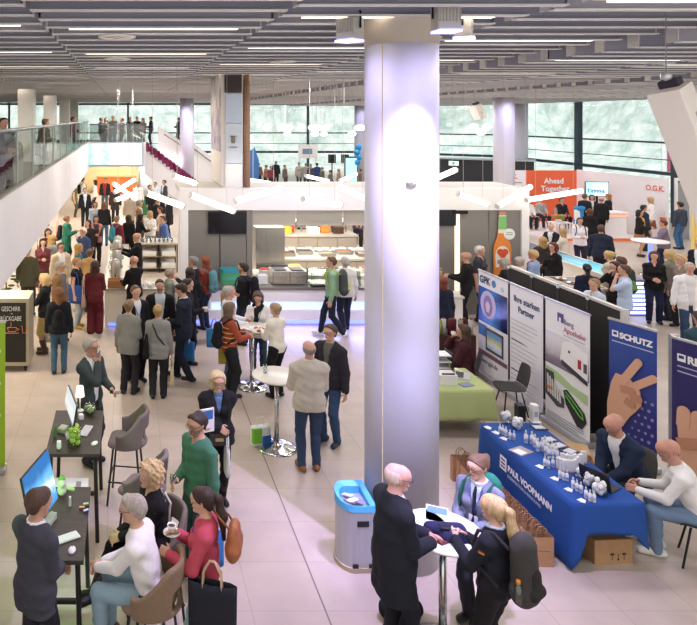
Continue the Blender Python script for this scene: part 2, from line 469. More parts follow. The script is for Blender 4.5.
    if lod < 2:
        he = .004 if lod == 0 else .006
        ey = [];  ir = []; br = []
        for sx in (1, -1):
            c = hps(sx*.031, .0935, .012); ey.append((c, c + hr*.001, .0125, .0125, .001, None))
            c = hps(sx*.031, .101, .012); ir.append((c, c + hr*.001, .0075, .0075, .001, None))
            br.append((hps(sx*.016, .108, .04), hps(sx*.048, .094, .042), .0055, .0045, .002, None))
        for pr, mi in ((ey, 1), (ir, 2), (br, 3), ([(hps(-.018, .101, -.05), hps(.018, .101, -.05), .007*hs, .007*hs, .001, (hu, 1.35))], 4)):
            V, Q = snets(field_ops(pr, he)); parts.append((V, Q, mi))
    bm = [mat(skin, .55, 0, 'skin', spec=.35), mat('#e9e4de', .3), mat('#2b211c', .3), mat(hair[1] if hair[0] != 'bald' else '#6d5a4c', .8), mat('#a8605a', .5)]
    ob = mesh_np('person', parts, bm)
    ob.location = (bx, by, z0); ob.rotation_euler = (0, 0, rz)
    tag(ob, label, 'person', group)
    f.ob = ob
    # ---- clothes
    hg = (.013, .02, .034)[lod]
    wobA = (.0035, .003, 0)[lod]
    wob = [('wob', wobA)] if wobA else []
    dotU = lambda X, Y, Z: (X-P[0])*U[0] + (Y-P[1])*U[1] + (Z-P[2])*U[2]
    dotF = lambda X, Y, Z: (X-P[0])*Fv[0] + (Y-P[1])*Fv[1] + (Z-P[2])*Fv[2]
    dotX = lambda X, Y, Z: (X-P[0])*X1[0] + (Y-P[1])*X1[1] + (Z-P[2])*X1[2]
    def hem(z): return ('cut', lambda X, Y, Z: z*q - dotU(X, Y, Z))
    def vee(z0_, z1_, w1, w0=0.): return ('cut', lambda X, Y, Z: np.minimum(w0*q + np.clip((dotU(X, Y, Z) - z0_*q) / ((z1_-z0_)*q), 0 if w0 else -1, 1.15)*w1*q - abs(dotX(X, Y, Z)), dotF(X, Y, Z) - .02))
    def skirtp(L, e, flare=.02):
        zz = P[2] - L*q
        return [(P + A(sx*.06*q, 0, .03), A(sx*.075*q, .0, zz), .1*q*g+e, .11*q*g+e+flare, .07, None) for sx in (1, -1)]
    kind, col = top[0], top[1]
    cm = cloth(col) if isinstance(col, str) else col
    inner = top[2] if len(top) > 2 else None
    if seat is not None and kind in ('coat', 'blazer'): hemz = -.1
    else: hemz = {'coat': -.32, 'blazer': -.17, 'jacket': -.1, 'puffer': -.13, 'parka': -.4, 'vest': -.1, 'dress': -.55, 'shirt': -.12, 'tucked': .02, 'sweater': -.09, 'tee': -.1, 'apron': -.1}.get(kind, -.1)
    e = {'coat': .028, 'blazer': .021, 'jacket': .026, 'puffer': .042, 'parka': .038, 'sweater': .02, 'vest': .03}.get(kind, .014)
    ops = torso(e) + traps(e)
    if hemz < -.09 and seat is None: ops += skirtp(-hemz + .05, e, .012 *(kind not in ('blazer', 'jacket')) if kind != 'dress' else .05)
    if kind in ('coat', 'blazer', 'jacket', 'puffer', 'parka', 'shirt', 'tucked') and lod < 2:
        cr_ = .07*q + e*.5; c0_ = nb + U*.012*q + Fv*.005
        ring = [c0_ + X1*cr_*math.cos(t_) + Fv*cr_*math.sin(t_)*.95 - U*(.03*max(0, math.sin(t_)) - .012*max(0, -math.sin(t_)))*q for t_ in [2*math.pi*i_/10 for i_ in range(11)]]
        ops += [(ring[i_], ring[i_+1], .016, .016, .008, None) for i_ in range(10)]
    ops += wob + [hem(hemz)]
    nm = {'tee': 'shirt', 'tucked': 'shirt', 'blazer': 'blazer', 'puffer': 'padded_jacket', 'parka': 'jacket'}.get(kind, kind)
    if kind in ('coat', 'blazer', 'jacket', 'vest', 'puffer', 'parka') and inner:
        openf = top[3] if len(top) > 3 else .05
        ops.append(vee(openf, .52, .058 if fem else .07) if openf > -.3 else vee(.0, .52, .06, .035))
    elif kind in ('shirt', 'tucked', 'tee'): ops.append(vee(.44, .53, .03))
    else: ops.append(vee(.49, .55, .05))
    if kind != 'vest': ops += arms(e, short=kind == 'tee', k=.035)
    if wob and kind != 'vest': ops.append(('wob', wobA*.6))
    ops.append(('cut', lambda X, Y, Z: ((X-nb[0])*U[0] + (Y-nb[1])*U[1] + (Z-nb[2])*U[2]) - (.045 if kind in ('coat', 'jacket', 'puffer', 'parka') else .03)*q))
    blob2(nm, ops, hg, cm, ob)
    if inner:
        c0_ = nb + U*.03*q + Fv*.008; cr_ = .07*q
        ring2 = [c0_ + X1*cr_*math.cos(t_) + Fv*cr_*math.sin(t_) - U*.03*max(0, math.sin(t_))*q for t_ in [2*math.pi*i_/10 for i_ in range(11)]]
        if lod < 2: blob2('shirt_collar', [(ring2[i_], ring2[i_+1], .013, .013, .006, None) for i_ in range(10)], .009 if lod == 0 else .013, cloth(inner), ob)
        blob2('shirt', torso(.009) + traps(.007) + ([] if kind != 'vest' else arms(.012)) + [hem(-.05), ('cut', lambda X, Y, Z: ((X-nb[0])*U[0] + (Y-nb[1])*U[1] + (Z-nb[2])*U[2]) - .03*q)], hg, cloth(inner), ob)
    lk, lc = legs[0], legs[1]
    lm = cloth(lc)
    def legprims(e1, e2, e3):
        o = [(P + X1*-.07*q, P + X1*.07*q, .104*q*g+e1, .104*q*g+e1, .04, sy(1.03))]
        for sx in (1, -1):
            an = An[sx] + A(0, 0, -.03)
            o += [(Hp[sx], K_[sx], .088*q*(.4+.6*g)+e1, .058*q+e2, .04, None), (K_[sx], an + (K_[sx]-an)*.02, .057*q+e2, .042*q+e3, .02, None),
                  (K_[sx]*.72+An[sx]*.28 - Fd[sx]*.014, K_[sx]*.45+An[sx]*.55 - Fd[sx]*.012, .052*q+e2, .042*q+e2, .03, None)]
        return o
    if lk == 'skirt':
        tl = legs[2] if len(legs) > 2 else '#20222a'
        blob2('tights', legprims(.004, .004, .002) + [hem(.05)], hg, cloth(tl), ob)
        blob2('skirt', skirtp(legs[3] if len(legs) > 3 else .45, .018, .05) + wob + [('cut', lambda X, Y, Z: (P[2] - (legs[3] if len(legs) > 3 else .45)*q) - Z), hem(-.6 if seat is None else -.3), ('cut', lambda X, Y, Z: dotU(X, Y, Z) - .12*q)], hg, lm, ob)
    else:
        ee = {'trousers': (.012, .018, .022), 'jeans': (.009, .012, .014), 'slim': (.006, .006, .006), 'wide': (.018, .04, .055)}[lk]
        blob2('jeans' if lk == 'jeans' else 'trousers', legprims(*ee) + wob + [('cut', lambda X, Y, Z: (dotU(X, Y, Z) - .1*q) if seat is None else (Z - P[2] - .11*q + 0*X + 0*Y))], hg, lm, ob)
    if lod < 2 or by < 28:
        sm = mat(shoes if isinstance(shoes, str) else shoes[1], .5)
        for sx in (1, -1):
            a_ = An[sx]; so = a_[2] - .086; fd = Fd[sx]
            ops = [(a_ - fd*.055*q + A(0, 0, so+.04-a_[2]), a_ + fd*.15*q + A(0, 0, so+.034-a_[2]), .042*q, .040*q, .01, None), (a_ - A(0, 0, .02), a_ - fd*.01 - A(0, 0, .05), .045*q, .048*q, .02, None)]
            if not isinstance(shoes, str): ops.append((a_, a_ + (K_[sx]-a_)*.5, .05*q, .062*q, .02, None))
            blob2('boot' if not isinstance(shoes, str) else 'shoe', ops + [('cut', lambda X, Y, Z, so=so: so - Z + 0*X + 0*Y)], (.011, .016, .03)[lod], sm, ob)
    # ---- hair
    st, hcol = hair
    hm = mat(hcol, .6, 0, 'hair', spec=.4)
    rel3 = lambda X, Y, Z, v: (X-hc[0])*v[0] + (Y-hc[1])*v[1] + (Z-hc[2])*v[2]
    th = {'short': .012, 'thin': .006, 'buzz': .005, 'curly': .034, 'bob': .022, 'long': .018, 'pony': .010, 'bun': .009, 'fringe': .008, 'thick': .02}.get(st, .012)
    cap = [(hps(0, -.035, .03), hps(0, .03, .032), .082*hs+th, .078*hs+th, .02, None)]
    facecut = ('cut', lambda X, Y, Z: rel3(X, Y, Z, hf)*.78 - rel3(X, Y, Z, hu)*.62 - (.016 if fem else .004)*hs)
    if st == 'bald': pass
    elif st == 'fringe' or st == 'buzz':
        cp = [(hps(0, -.035, .02), hps(0, .0, .0), .082*hs+th, .080*hs+th, .02, None)]
        blob2('hair', cp + [facecut, ('cut', lambda X, Y, Z: -.07*hs - rel3(X, Y, Z, hu))] + ([('cut', lambda X, Y, Z: rel3(X, Y, Z, hu) - .05*hs + .3*abs(rel3(X, Y, Z, hf)+.05))] if st == 'fringe' else []), hh_*.9, hm, ob)
    elif st in ('short', 'thin', 'thick'):
        cap.append((hps(0, -.05, .0), hps(0, -.04, -.05), .072*hs+th*.8, .06*hs+th*.5, .02, None))
        if st != 'thin': cap.append((hps(-.03, .06, .085), hps(.04, .045, .09), .026*hs, .024*hs, .02, None))
        blob2('hair', cap + [('wob', .0025), facecut, ('cut', lambda X, Y, Z: -.072*hs - rel3(X, Y, Z, hu)),
            ('sub', hps(-.1, .0, -.012), hps(.1, .0, -.012), .026*hs, .026*hs, .01, None)], hh_*.9, hm, ob)
    else:
        o = list(cap)
        if st in ('curly', 'bob', 'long'):
            L = {'curly': -.07, 'bob': -.10, 'long': -.30}[st]
            for sx in (1, -1):
                o.append((hps(sx*.07, -.005, .02), hps(sx*.078, -.02, max(L, -.12)), .034*hs+th*.3, .03*hs+th*.2, .03, None))
                if st == 'long': o.append((hps(sx*.078, -.02, -.1), hps(sx*.075, -.045, L+.04), .035*hs, .028*hs, .03, None))
            o.append((hps(0, -.06, .0), hps(0, -.085, L), .085*hs, .06*hs if st == 'long' else .075*hs, .04, (hf, 1.3)))
        if st in ('pony', 'bun'):
            o.append((hps(0, -.05, .0), hps(0, -.05, -.045), .075*hs, .055*hs, .02, None))
        if st == 'bun': o.append((hps(0, -.12, .05), hps(0, -.125, .055), .045*hs, .042*hs, .015, None))
        blob2('hair', o + [('curl', .009) if st == 'curly' and lod < 2 else ('wob', .003), ('cut', lambda X, Y, Z: np.minimum(rel3(X, Y, Z, hf)*.78 - rel3(X, Y, Z, hu)*.62 - .014*hs, rel3(X, Y, Z, hf) - .03*hs)) if st in ('curly', 'bob', 'long') else facecut, ('cut', lambda X, Y, Z: np.minimum(rel3(X, Y, Z, hf) - .045*hs, .03*hs - rel3(X, Y, Z, hu)))], hh_*.95, hm, ob)
        if st == 'pony':
            blob2('ponytail', [(hps(0, -.105, .045), hps(0, -.15, .02), .022, .034, .02, None), (hps(0, -.15, .02), hps(0, -.165, -.15), .036, .042, .03, None), (hps(0, -.165, -.15), hps(.01, -.15, -.36), .042, .016, .03, None), ('wob', .003)], hh_*.95, hm, ob)
    for x in ex:
        xc = None
        if isinstance(x, tuple): x, xc = x
        if x == 'beard':
            blob2('beard', [(hps(0, .03, -.03), hps(0, .052, -.08), .068*hs, .046*hs, .02, None), (hps(-.02, .092, -.034), hps(.02, .092, -.034), .016*hs, .016*hs, .01, None),
                ('sub', hps(-.016, .115, -.05), hps(.016, .115, -.05), .012*hs, .012*hs, .004, None), ('cut', lambda X, Y, Z: rel3(X, Y, Z, hu) + .028*hs - .3*np.maximum(.05-rel3(X, Y, Z, hf), 0)), ('cut', lambda X, Y, Z: -.01 - rel3(X, Y, Z, hf))], hh_*.8, mat(blend(xc or hcol, skin, .6), .8, 0, 'hair'), ob)
        elif x == 'glasses' and lod < 2:
            m = MB()
            for sx in (1, -1):
                c = [hps(sx*.033 + .024*math.cos(a), .112, .01 + .018*math.sin(a)) for a in [2*math.pi*i/12 for i in range(13)]]
                m.tube(c, .0022 if lod == 0 else .003, 5, cap=False)
                m.tube([hps(sx*.056, .11, .016), hps(sx*.082, .06, .018), hps(sx*.083, -.01, .015)], .002 if lod == 0 else .003, 5)
            m.tube([hps(-.01, .114, .014), hps(.01, .114, .014)], .002, 5)
            m.build('glasses', mat(xc or '#2a2526', .3), ob)
        elif x == 'lanyard':
            fz = .125*q
            p = lambda a, b, c: P + X1*a*q + U*b*q + Fv*c*q
            m = MB()
            for sx in (1, -1): m.tube([p(sx*.065, .53, -.02), p(sx*.075, .49, .10), p(sx*.035, .36, .135), p(0, .24, .14)], .006, 5)
            lo = m.build('lanyard', mat(xc or '#2c4da8', .6), ob)
            m = MB(); c = p(0, .2, .15); m.box(c, (.085, .006, .06)); m.build('badge', mat('#f2f2f2', .5), lo)
        elif x == 'tie':
            m = MB(); p = lambda a, b, c: P + X1*a*q + U*b*q + Fv*c*q
            m.tube([p(0, .5, .078), p(0, .44, .122), p(0, .3, .128), p(0, .12, .135)], [.014, .018, .022, .028], 6)
            m.build('tie', cloth(xc or '#20222c'), ob)
        elif x == 'scarf':
            a = U*.5*q
            blob2('scarf', [(P+U*.50*q + X1*-.06*q + Fv*.0, P+U*.50*q + X1*.06*q, .068, .068, .03, None), (P+U*.48*q+X1*-.04*q+Fv*.07, P+U*.44*q+X1*.03*q+Fv*.1, .05, .055, .03, None), (P+U*.45*q+X1*.03*q+Fv*.11, P+U*.22*q+X1*.04*q+Fv*.14, .045, .04, .02, None), ('wob', .004)], hg, cloth(xc or '#1d1c20'), ob)
        elif x == 'belt':
            blob2('belt', [(P+U*.035*q+X1*-.06*q, P+U*.035*q+X1*.06*q, .11*q*g+.02, .11*q*g+.02, .02, sy(1.05)), ('cut', lambda X, Y, Z: abs(dotU(X, Y, Z) - .045*q) - .02)], .012, mat(xc or '#241d1a', .5), ob)
        elif x == 'strap':      # sling strap across the back and chest
            m = MB(); p = lambda a, b, c: P + X1*a*q + U*b*q + Fv*c*q
            m.tube([p(-.1, .5, .02), p(-.09, .47, .13), p(0, .3, .165), p(.17, .05, .08), p(.17, .03, -.06), p(0, .28, -.165), p(-.09, .47, -.11), p(-.1, .5, .02)], .014, 6)
            m.build('bag_strap', mat(xc or '#1c1c20', .6), ob)
    f.hand = {1: W_[1], -1: W_[-1]}; f.sh = sh; f.U = U; f.Fv = Fv; f.X1 = X1; f.An = An
    f.fdir = {sx: unit(W_[sx]-E_[sx]) for sx in (1, -1)}
    f.el = E_
    return f

# ------------------------------------------------------------------ bags worn or carried
def loc_bag(f, base, label, cat, name, group=None, yaw=0):
    return thing(name, label, cat, f.W(base), f.rz + R(yaw), group)
def backpack(f, label, col, accent=None, size=1.0, group=None, off=0.0):
    base = f.P + f.U*.04*f.q - f.Fv*(.16*f.q + off)
    t = loc_bag(f, base, label, 'backpack', 'backpack', group)
    s = size; mm = cloth(col)
    lod = .014 if f.pos[1] < 11 else .024
    u = f.U; b = -f.Fv
    blob2('pack_body', [(u*.06*s + A(-.06*s, 0, 0) + b*.09*s, u*.06*s + A(.06*s, 0, 0) + b*.09*s, .085*s, .085*s, .03, None), (u*.06*s+b*.09*s, u*.38*s + b*.07*s, .13*s, .12*s, .05, (A(0, 1, 0), 1.35)), ('wob', .003)], lod, mm, t)
    blob2('front_pocket', [(u*.08*s + A(-.05*s, 0, 0) + b*.165*s, u*.08*s + A(.05*s, 0, 0) + b*.165*s, .05*s, .05*s, .02, None), (u*.1*s+b*.16*s, u*.2*s+b*.16*s, .07*s, .06*s, .03, (A(0, 1, 0), 1.6))], lod*.8, cloth(accent or col), t)
    m = MB(); q = f.q
    for sx in (1, -1):
        pt = lambda a, uu, fo: (f.X1*a + f.U*(uu - .04)*q + f.Fv*(fo + .16)*q)
        m = MB(); m.tube([pt(sx*.08, .44, -.16), pt(sx*.115, .535, -.04), pt(sx*.12, .50, .10), pt(sx*.135, .36, .15), pt(sx*.16, .2, .08), pt(sx*.15, .1, -.1)], .016, 6)
        m.build('shoulder_strap', cloth(accent or col), t)
    return t
def tote(f, side, label, col, w=.36, hgt=.38, d=.1, strap='#c9a77c', drop=.3, at_=None, name='tote_bag', cat='bag', yaw=90, group=None, top=None):
    p = at_ if at_ is not None else f.hand[side] + f.fdir[side]*.085*f.q
    base = p + A(0, 0, -hgt - drop)
    if base[2] < .02: base = A(base[0], base[1], .02)
    t = loc_bag(f, base, label, cat, name, group, yaw)
    m = MB(); g = []
    for k in range(5):
        z = hgt*k/4; dd = d*(1 - .55*(k/4)**1.5); ww = w*(.96 + .04*k/4)
        g.append((ww, dd, z))
    n = 16; vs = []; fs = []
    for ww, dd, z in g:
        for i in range(n):
            a = 2*math.pi*i/n; c, s_ = math.cos(a), math.sin(a)
            vs.append((ww/2*math.copysign(abs(c)**.35, c), dd/2*math.copysign(abs(s_)**.6, s_) , z + .008*math.sin(3*a)*(z/hgt)))
    for k in range(4):
        for i in range(n): fs.append((k*n+i, k*n+(i+1) % n, (k+1)*n+(i+1) % n, (k+1)*n+i))
    fs.append(tuple(range(n))[::-1])
    m.add(vs, fs, 0, True); m.build('bag_body', cloth(col), t, solid=.006)
    for s_ in (1, -1):
        m = MB(); y = s_*d*.22
        m.tube([(-w*.2, y, hgt*.8), (-w*.18, y*.8, hgt + drop*.5), (-.02, y*.15, hgt + drop), (.02, y*.15, hgt + drop), (w*.18, y*.8, hgt + drop*.5), (w*.2, y, hgt*.8)], .009, 6)
        m.build('handle', cloth(strap), t)
    return t
LAMP_W, COLW = 62.0, 20.0
# ------------------------------------------------------------------ camera, render look
cam = bpy.data.cameras.new('camera'); co = bpy.data.objects.new('camera', cam); COL.objects.link(co)
co.location = (0, 0, H); co.rotation_euler = (R(90), 0, 0)
cam.sensor_width = 36; cam.lens = F / 697 * 36
cam.shift_x = (348.5 - CX) / 697; cam.shift_y = -(312.5 - CY) / 697
cam.clip_end = 500
SC.camera = co
SC.view_settings.view_transform = 'Standard'; SC.view_settings.look = 'None'
SC.view_settings.gamma = 1; SC.view_settings.use_curve_mapping = False
SC.view_settings.exposure = EXPOSURE = 0.32
SC.cycles.use_denoising = True
SC.cycles.max_bounces = 6; SC.cycles.transparent_max_bounces = 16; SC.cycles.diffuse_bounces = 3; SC.cycles.glossy_bounces = 3
SC.cycles.caustics_reflective = False; SC.cycles.caustics_refractive = False
SC.cycles.sample_clamp_indirect = 4

# ------------------------------------------------------------------ world: bright hazy daylight
w = bpy.data.worlds.new('daylight'); SC.world = w; w.use_nodes = True
nt = w.node_tree; bg = nt.nodes['Background']
sky = nt.nodes.new('ShaderNodeTexSky'); sky.sky_type = 'HOSEK_WILKIE'; sky.turbidity = 6; sky.ground_albedo = .5
sky.sun_direction = Vector((-.4, -.5, .75)).normalized()
mx = nt.nodes.new('ShaderNodeMixRGB'); mx.inputs[0].default_value = .8; mx.inputs[2].default_value = (1.0, .985, .96, 1)
nt.links.new(sky.outputs[0], mx.inputs[1]); nt.links.new(mx.outputs[0], bg.inputs[0]); bg.inputs[1].default_value = 1.0
sun = bpy.data.lights.new('sun', 'SUN'); sun.energy = 2.7; sun.angle = .05; sun.color = (1, .97, .9)
so = bpy.data.objects.new('sun', sun); COL.objects.link(so); so.location = (-5, -20, 30); so.rotation_euler = Vector((.25, .75, -1.0)).to_track_quat('-Z', 'Y').to_euler()

# ------------------------------------------------------------------ floor
def tile_mat():
    m = bpy.data.materials.new('stone_tile_floor'); m.use_nodes = True; nt = m.node_tree; b = nt.nodes['Principled BSDF']
    tc = nt.nodes.new('ShaderNodeTexCoord'); mp = nt.nodes.new('ShaderNodeMapping')
    mp.inputs['Location'].default_value = (-.5, -.074, 0)
    br = nt.nodes.new('ShaderNodeTexBrick'); br.offset = 0; br.squash = 1
    br.inputs['Scale'].default_value = 1; br.inputs['Brick Width'].default_value = .75; br.inputs['Row Height'].default_value = .75
    br.inputs['Mortar Size'].default_value = .0035; br.inputs['Mortar Smooth'].default_value = .1; br.inputs['Bias'].default_value = 0
    br.inputs['Color1'].default_value = lin('#c0b0a0'); br.inputs['Color2'].default_value = lin('#c6b7a9'); br.inputs['Mortar'].default_value = lin('#a3968a')
    n = nt.nodes.new('ShaderNodeTexNoise'); n.inputs['Scale'].default_value = 2.2; n.inputs['Detail'].default_value = 6
    mr = nt.nodes.new('ShaderNodeMapRange'); mr.inputs[1].default_value = .3; mr.inputs[2].default_value = .7; mr.inputs[3].default_value = .9; mr.inputs[4].default_value = 1.06
    sc = nt.nodes.new('ShaderNodeVectorMath'); sc.operation = 'SCALE'
    nt.links.new(tc.outputs['Object'], mp.inputs[0]); nt.links.new(mp.outputs[0], br.inputs['Vector']); nt.links.new(tc.outputs['Object'], n.inputs['Vector'])
    nt.links.new(n.outputs['Fac'], mr.inputs[0]); nt.links.new(br.outputs['Color'], sc.inputs[0]); nt.links.new(mr.outputs[0], sc.inputs['Scale'])
    nt.links.new(sc.outputs[0], b.inputs['Base Color']); b.inputs['Roughness'].default_value = .33; b.inputs['Specular IOR Level'].default_value = .35
    return m
struct(MB().bb(-14, 27, 1.5, 62, -.2, 0).build('floor', tile_mat()))
j = MB().bb(1.992, 2.008, 3, 16, 0, .0015); struct(j.build('trim_1', mat('#7d7268', .6)))     # expansion joint
LAV = mat('#eeeaf0', .55, 0, 'wall'); OFFW = mat('#f1eee9', .55, 0, 'wall'); CARP = mat('#9c9484', .9, 0, 'cloth')

# ------------------------------------------------------------------ ceiling: dark deck + rows of perforated metal slats
ceil = MB().bb(-14, 27, -9.0, 53, 6.62, 6.8).build('ceiling', mat('#77747a', .7)); struct(ceil)
def perf_mat():
    m = bpy.data.materials.new('perforated_slat'); m.use_nodes = True; nt = m.node_tree; b = nt.nodes['Principled BSDF']
    tc = nt.nodes.new('ShaderNodeTexCoord'); v = nt.nodes.new('ShaderNodeTexVoronoi'); v.inputs['Scale'].default_value = 45; v.inputs['Randomness'].default_value = 0
    cr = nt.nodes.new('ShaderNodeValToRGB'); cr.color_ramp.elements[0].position = .22; cr.color_ramp.elements[1].position = .38
    cr.color_ramp.elements[0].color = lin('#7d7a88'); cr.color_ramp.elements[1].color = lin('#aeabba')
    nt.links.new(tc.outputs['Object'], v.inputs['Vector']); nt.links.new(v.outputs['Distance'], cr.inputs[0]); nt.links.new(cr.outputs[0], b.inputs['Base Color'])
    b.inputs['Roughness'].default_value = .45; b.inputs['Metallic'].default_value = .25
    return m
PERF = perf_mat(); SLATB = mat('#f2eff0', .4); SLAT_END = mat('#e4e0e0', .45)
LIGHT_EM = emis('#fff1dc', 3.0)
BAY0, BAYW, PITCH = -1.0, 2.66, .66
n_light = 0
first_strip = None
phase = {-5: 1, -4: 3, -3: 0, -2: 2, -1: 4, 0: 0, 1: 3, 2: 2, 3: 4, 4: 1, 5: 3, 6: 0, 7: 2, 8: 4, 9: 1}
for b in range(-5, 10):
    x0 = BAY0 + b*BAYW; x1 = x0 + BAYW - .03
    m = MB(); strips = []; dz = -.14*(b >= 3) - .1*(b >= 5)
    k = 0; Y = 4.93 + (PITCH*.5 if b % 2 else 0) + (.0 if b == 0 else random.uniform(-.05, .05))
    while Y < 51.5:
        lit = (k % 5 == phase[b]) and Y < 46
        m.bb(x0, x1, Y, Y+.012, 6.1+dz, 6.36+dz, 0)           # perforated web facing the hall
        m.bb(x0, x1, Y-.05, Y+.06, 6.085+dz, 6.1+dz, 1)     # bottom flange
        m.bb(x0, x0+.02, Y, Y+.2, 6.1+dz, 6.36+dz, 2); m.bb(x1-.02, x1, Y, Y+.2, 6.1+dz, 6.36+dz, 2)
        if lit: strips.append(Y)
        Y += PITCH if Y < 30 else PITCH*1.5
        k += 1
    struct(m.build('trim_%d' % (b + 7), [PERF, SLATB, SLAT_END]))
    for Y in strips:
        vis = -3 <= b <= 7
        if not vis and Y > 26: continue
        p = ((x0+x1)/2, Y+.18, 6.13+dz)
        if first_strip is None:
            first_strip = thing('ceiling_light', 'long warm linear light set between the grey ceiling slats', 'ceiling light', p, 0, 'linear lights between the ceiling slats')
            MB().box((0, 0, -.02), (2.1, .11, .03)).build('diffuser', LIGHT_EM, first_strip)
            MB().box((0, 0, .045), (2.3, .13, .05)).build('housing', mat('#c9c6c6', .5), first_strip)
        else:
            dup(first_strip, p)
        n_light += 1
# area lamps of the ceiling lighting
def area(loc, sx, sy, power, col=(1, .95, .88), rot=(0, 0, 0), name='lamp'):
    l = bpy.data.lights.new(name, 'AREA'); l.shape = 'RECTANGLE'; l.size = sx; l.size_y = sy; l.energy = power; l.color = col
    o = bpy.data.objects.new(name, l); COL.objects.link(o); o.location = loc; o.rotation_euler = rot; return o
for x in (-.2, 5.2, 10.5, 15.8, 21.0):
    for y in (4.5, 9.5, 14.5, 19.5, 25, 31, 38, 45):
        area((x, y, 5.8), 2.6, .5, LAMP_W * (1.0 if y < 17 else 1.6), (1, .93, .82) if x < 1 else (.98, .95, 1.0), name='ceiling_lamp')
for y in (6, 12, 18, 24, 30): area((-7.0, y, 6.0), 2.6, .5, LAMP_W*1.8, name='ceiling_lamp')
for y in (13, 17.5, 22, 27, 32): area((-3.4, y, 3.0), 1.0, .6, 90, (1, .9, .76), name='gallery_lamp')     # downlights below the gallery
for x, y in ((-1, 38.5), (1.5, 40), (-1, 33), (1.2, 30)): area((x, y, 2.9 if y > 37 else 6.0), 2, 1, 110, (1, .95, .9), name='booth_fill')  # added fill lights that brighten the far left crowd, no visible fittings

# round fixtures in the ceiling
def ring_fix(px_, py_, lab):
    Y = F*1.09/(117-py_); t = thing('round_ceiling_light', lab, 'ceiling light', ((px_-CX)*Y/F, Y, 6.06), 0, 'round ceiling fittings')
    MB().lathe([(.18, .0), (.25, .0), (.255, .02), (.18, .02)], n=32).build('ring', mat('#f1efec', .3, .2), t)
    MB().lathe([(.0, .004), (.18, .004), (.18, .02), (0, .02)], n=28).build('lens', mat('#3c3a44', .4), t)
    for a in range(4): MB().lathe([(0, 0), (.05, 0), (.055, .006), (0, .006)], (.09*math.cos(a*1.57), .09*math.sin(a*1.57), -.008), 16).build('spot_lens', mat('#e4e2e6', .3), t)
ring_fix(117, 35.5, 'round silver ceiling fitting nearest the camera, above the left gallery railing')
ring_fix(117, 58, 'round silver ceiling fitting deeper in the hall, behind the largest one')
ring_fix(283, 60.5, 'round silver ceiling fitting between the hall column and the poster pillar')

# ------------------------------------------------------------------ columns
def column(X, Y, r, z0=0, z1=6.6, name='column'):
    m = MB(); m.lathe([(r, z0), (r, z1)], (X, Y, 0), 48); return struct(m.build(name, COLM))
COLM = mat('#d8d5e2', .5, 0, 'wall')
CXm, CYm, CR = 3.128, 7.72, .397
column(CXm, CYm, CR)
m = MB(); a = R(-141); m.tube([(CXm+CR*math.cos(a), CYm+CR*math.sin(a), 0), (CXm+CR*math.cos(a), CYm+CR*math.sin(a), 6.6)], .006, 6); struct(m.build('trim_31', mat('#c8b98f', .6)))
m = MB(); m.lathe([(CR+.006, 5.82), (CR+.006, 6.6)], (CXm, CYm, 0), 48); struct(m.build('trim_32', mat('#cbbfae', .6)))
pp = thing('column_plate', 'small round plate half way up the big white column', 'plate', (CXm+(CR+.002)*math.cos(R(-97)), CYm+(CR+.002)*math.sin(R(-97)), 4.29), R(-7)); mm_ = MB(); mm_.lathe([(0, 0), (.052, 0), (.056, .01), (0, .016)], n=24); q_ = mm_.build('disc', mat('#e6e2ea', .5), pp); q_.rotation_euler = (R(90), 0, 0); MB().lathe([(0, 0), (.012, 0), (.012, .006), (0, .006)], n=12).build('centre_screw', mat('#8f8a98', .4), pp).matrix_local = Matrix.Translation((0, -.016, 0)) @ Matrix.Rotation(R(90), 4, 'X')
column(3.5, 40.0, .42); column(16.4, 29.4, .42); column(17.4, 50.5, .42); column(25.0, 42.8, .36)
for i, Yc in enumerate((26.7, 34.7, 42.7, 50.0)):
    struct(MB().bb(-4.32, -3.7, Yc-.3, Yc+.3, 3.25, 6.62).build('column', OFFW))
    struct(MB().bb(-4.32, -3.7, Yc-.3, Yc+.3, 0, 3.0).build('column', OFFW))
# flood lights that wash the column
def flood(x, y, z, rz, lab, aim):
    t = thing('flood_light', lab, 'flood light', (x, y, z), rz, 'flood lights at the column head')
    MB().bb(-.12, .12, -.09, .09, -.1, .14).build('housing', mat('#cfcbc4', .5, .2), t, bevel=.015)
    m = MB()
    for k in range(7): m.bb(-.105+k*.034, -.095+k*.034, -.1, -.085, -.02, .13)
    m.build('cooling_fin', mat('#bdb9b2', .5, .2), t)
    MB().bb(-.11, .11, -.12, .1, -.125, -.1).build('lens', emis('#b9b4ff', 1.8), t)
    m = MB(); m.tube([(-.135, 0, .02), (-.135, 0, .2), (.135, 0, .2), (.135, 0, .02)], .012, 6); m.tube([(0, 0, .2), (0, 0, .62)], .018, 6); m.tube([(.1, .05, .14), (.2, .1, .3), (.12, .1, .5)], .01, 6); m.build('bracket', DARKM, t)
    l = bpy.data.lights.new('column_wash', 'SPOT'); l.energy = COLW; l.color = (.66, .6, 1.0); l.spot_size = R(150); l.spot_blend = 1; l.shadow_soft_size = .15
    o = bpy.data.objects.new('column_wash', l); COL.objects.link(o); o.location = (x, y, z-.16)
    o.rotation_euler = (Vector(aim) - o.location).to_track_quat('-Z', 'Y').to_euler()
flood(2.42, 7.35, 5.94, R(-55), 'grey flood light left of the column head', (2.85, 7.55, 4.6))
flood(3.23, 6.85, 5.98, 0, 'grey finned flood light in front of the column head', (3.2, 7.35, 4.6))
flood(3.78, 7.6, 6.0, R(60), 'grey flood light right of the column head, lens glowing violet', (3.5, 7.6, 4.6))
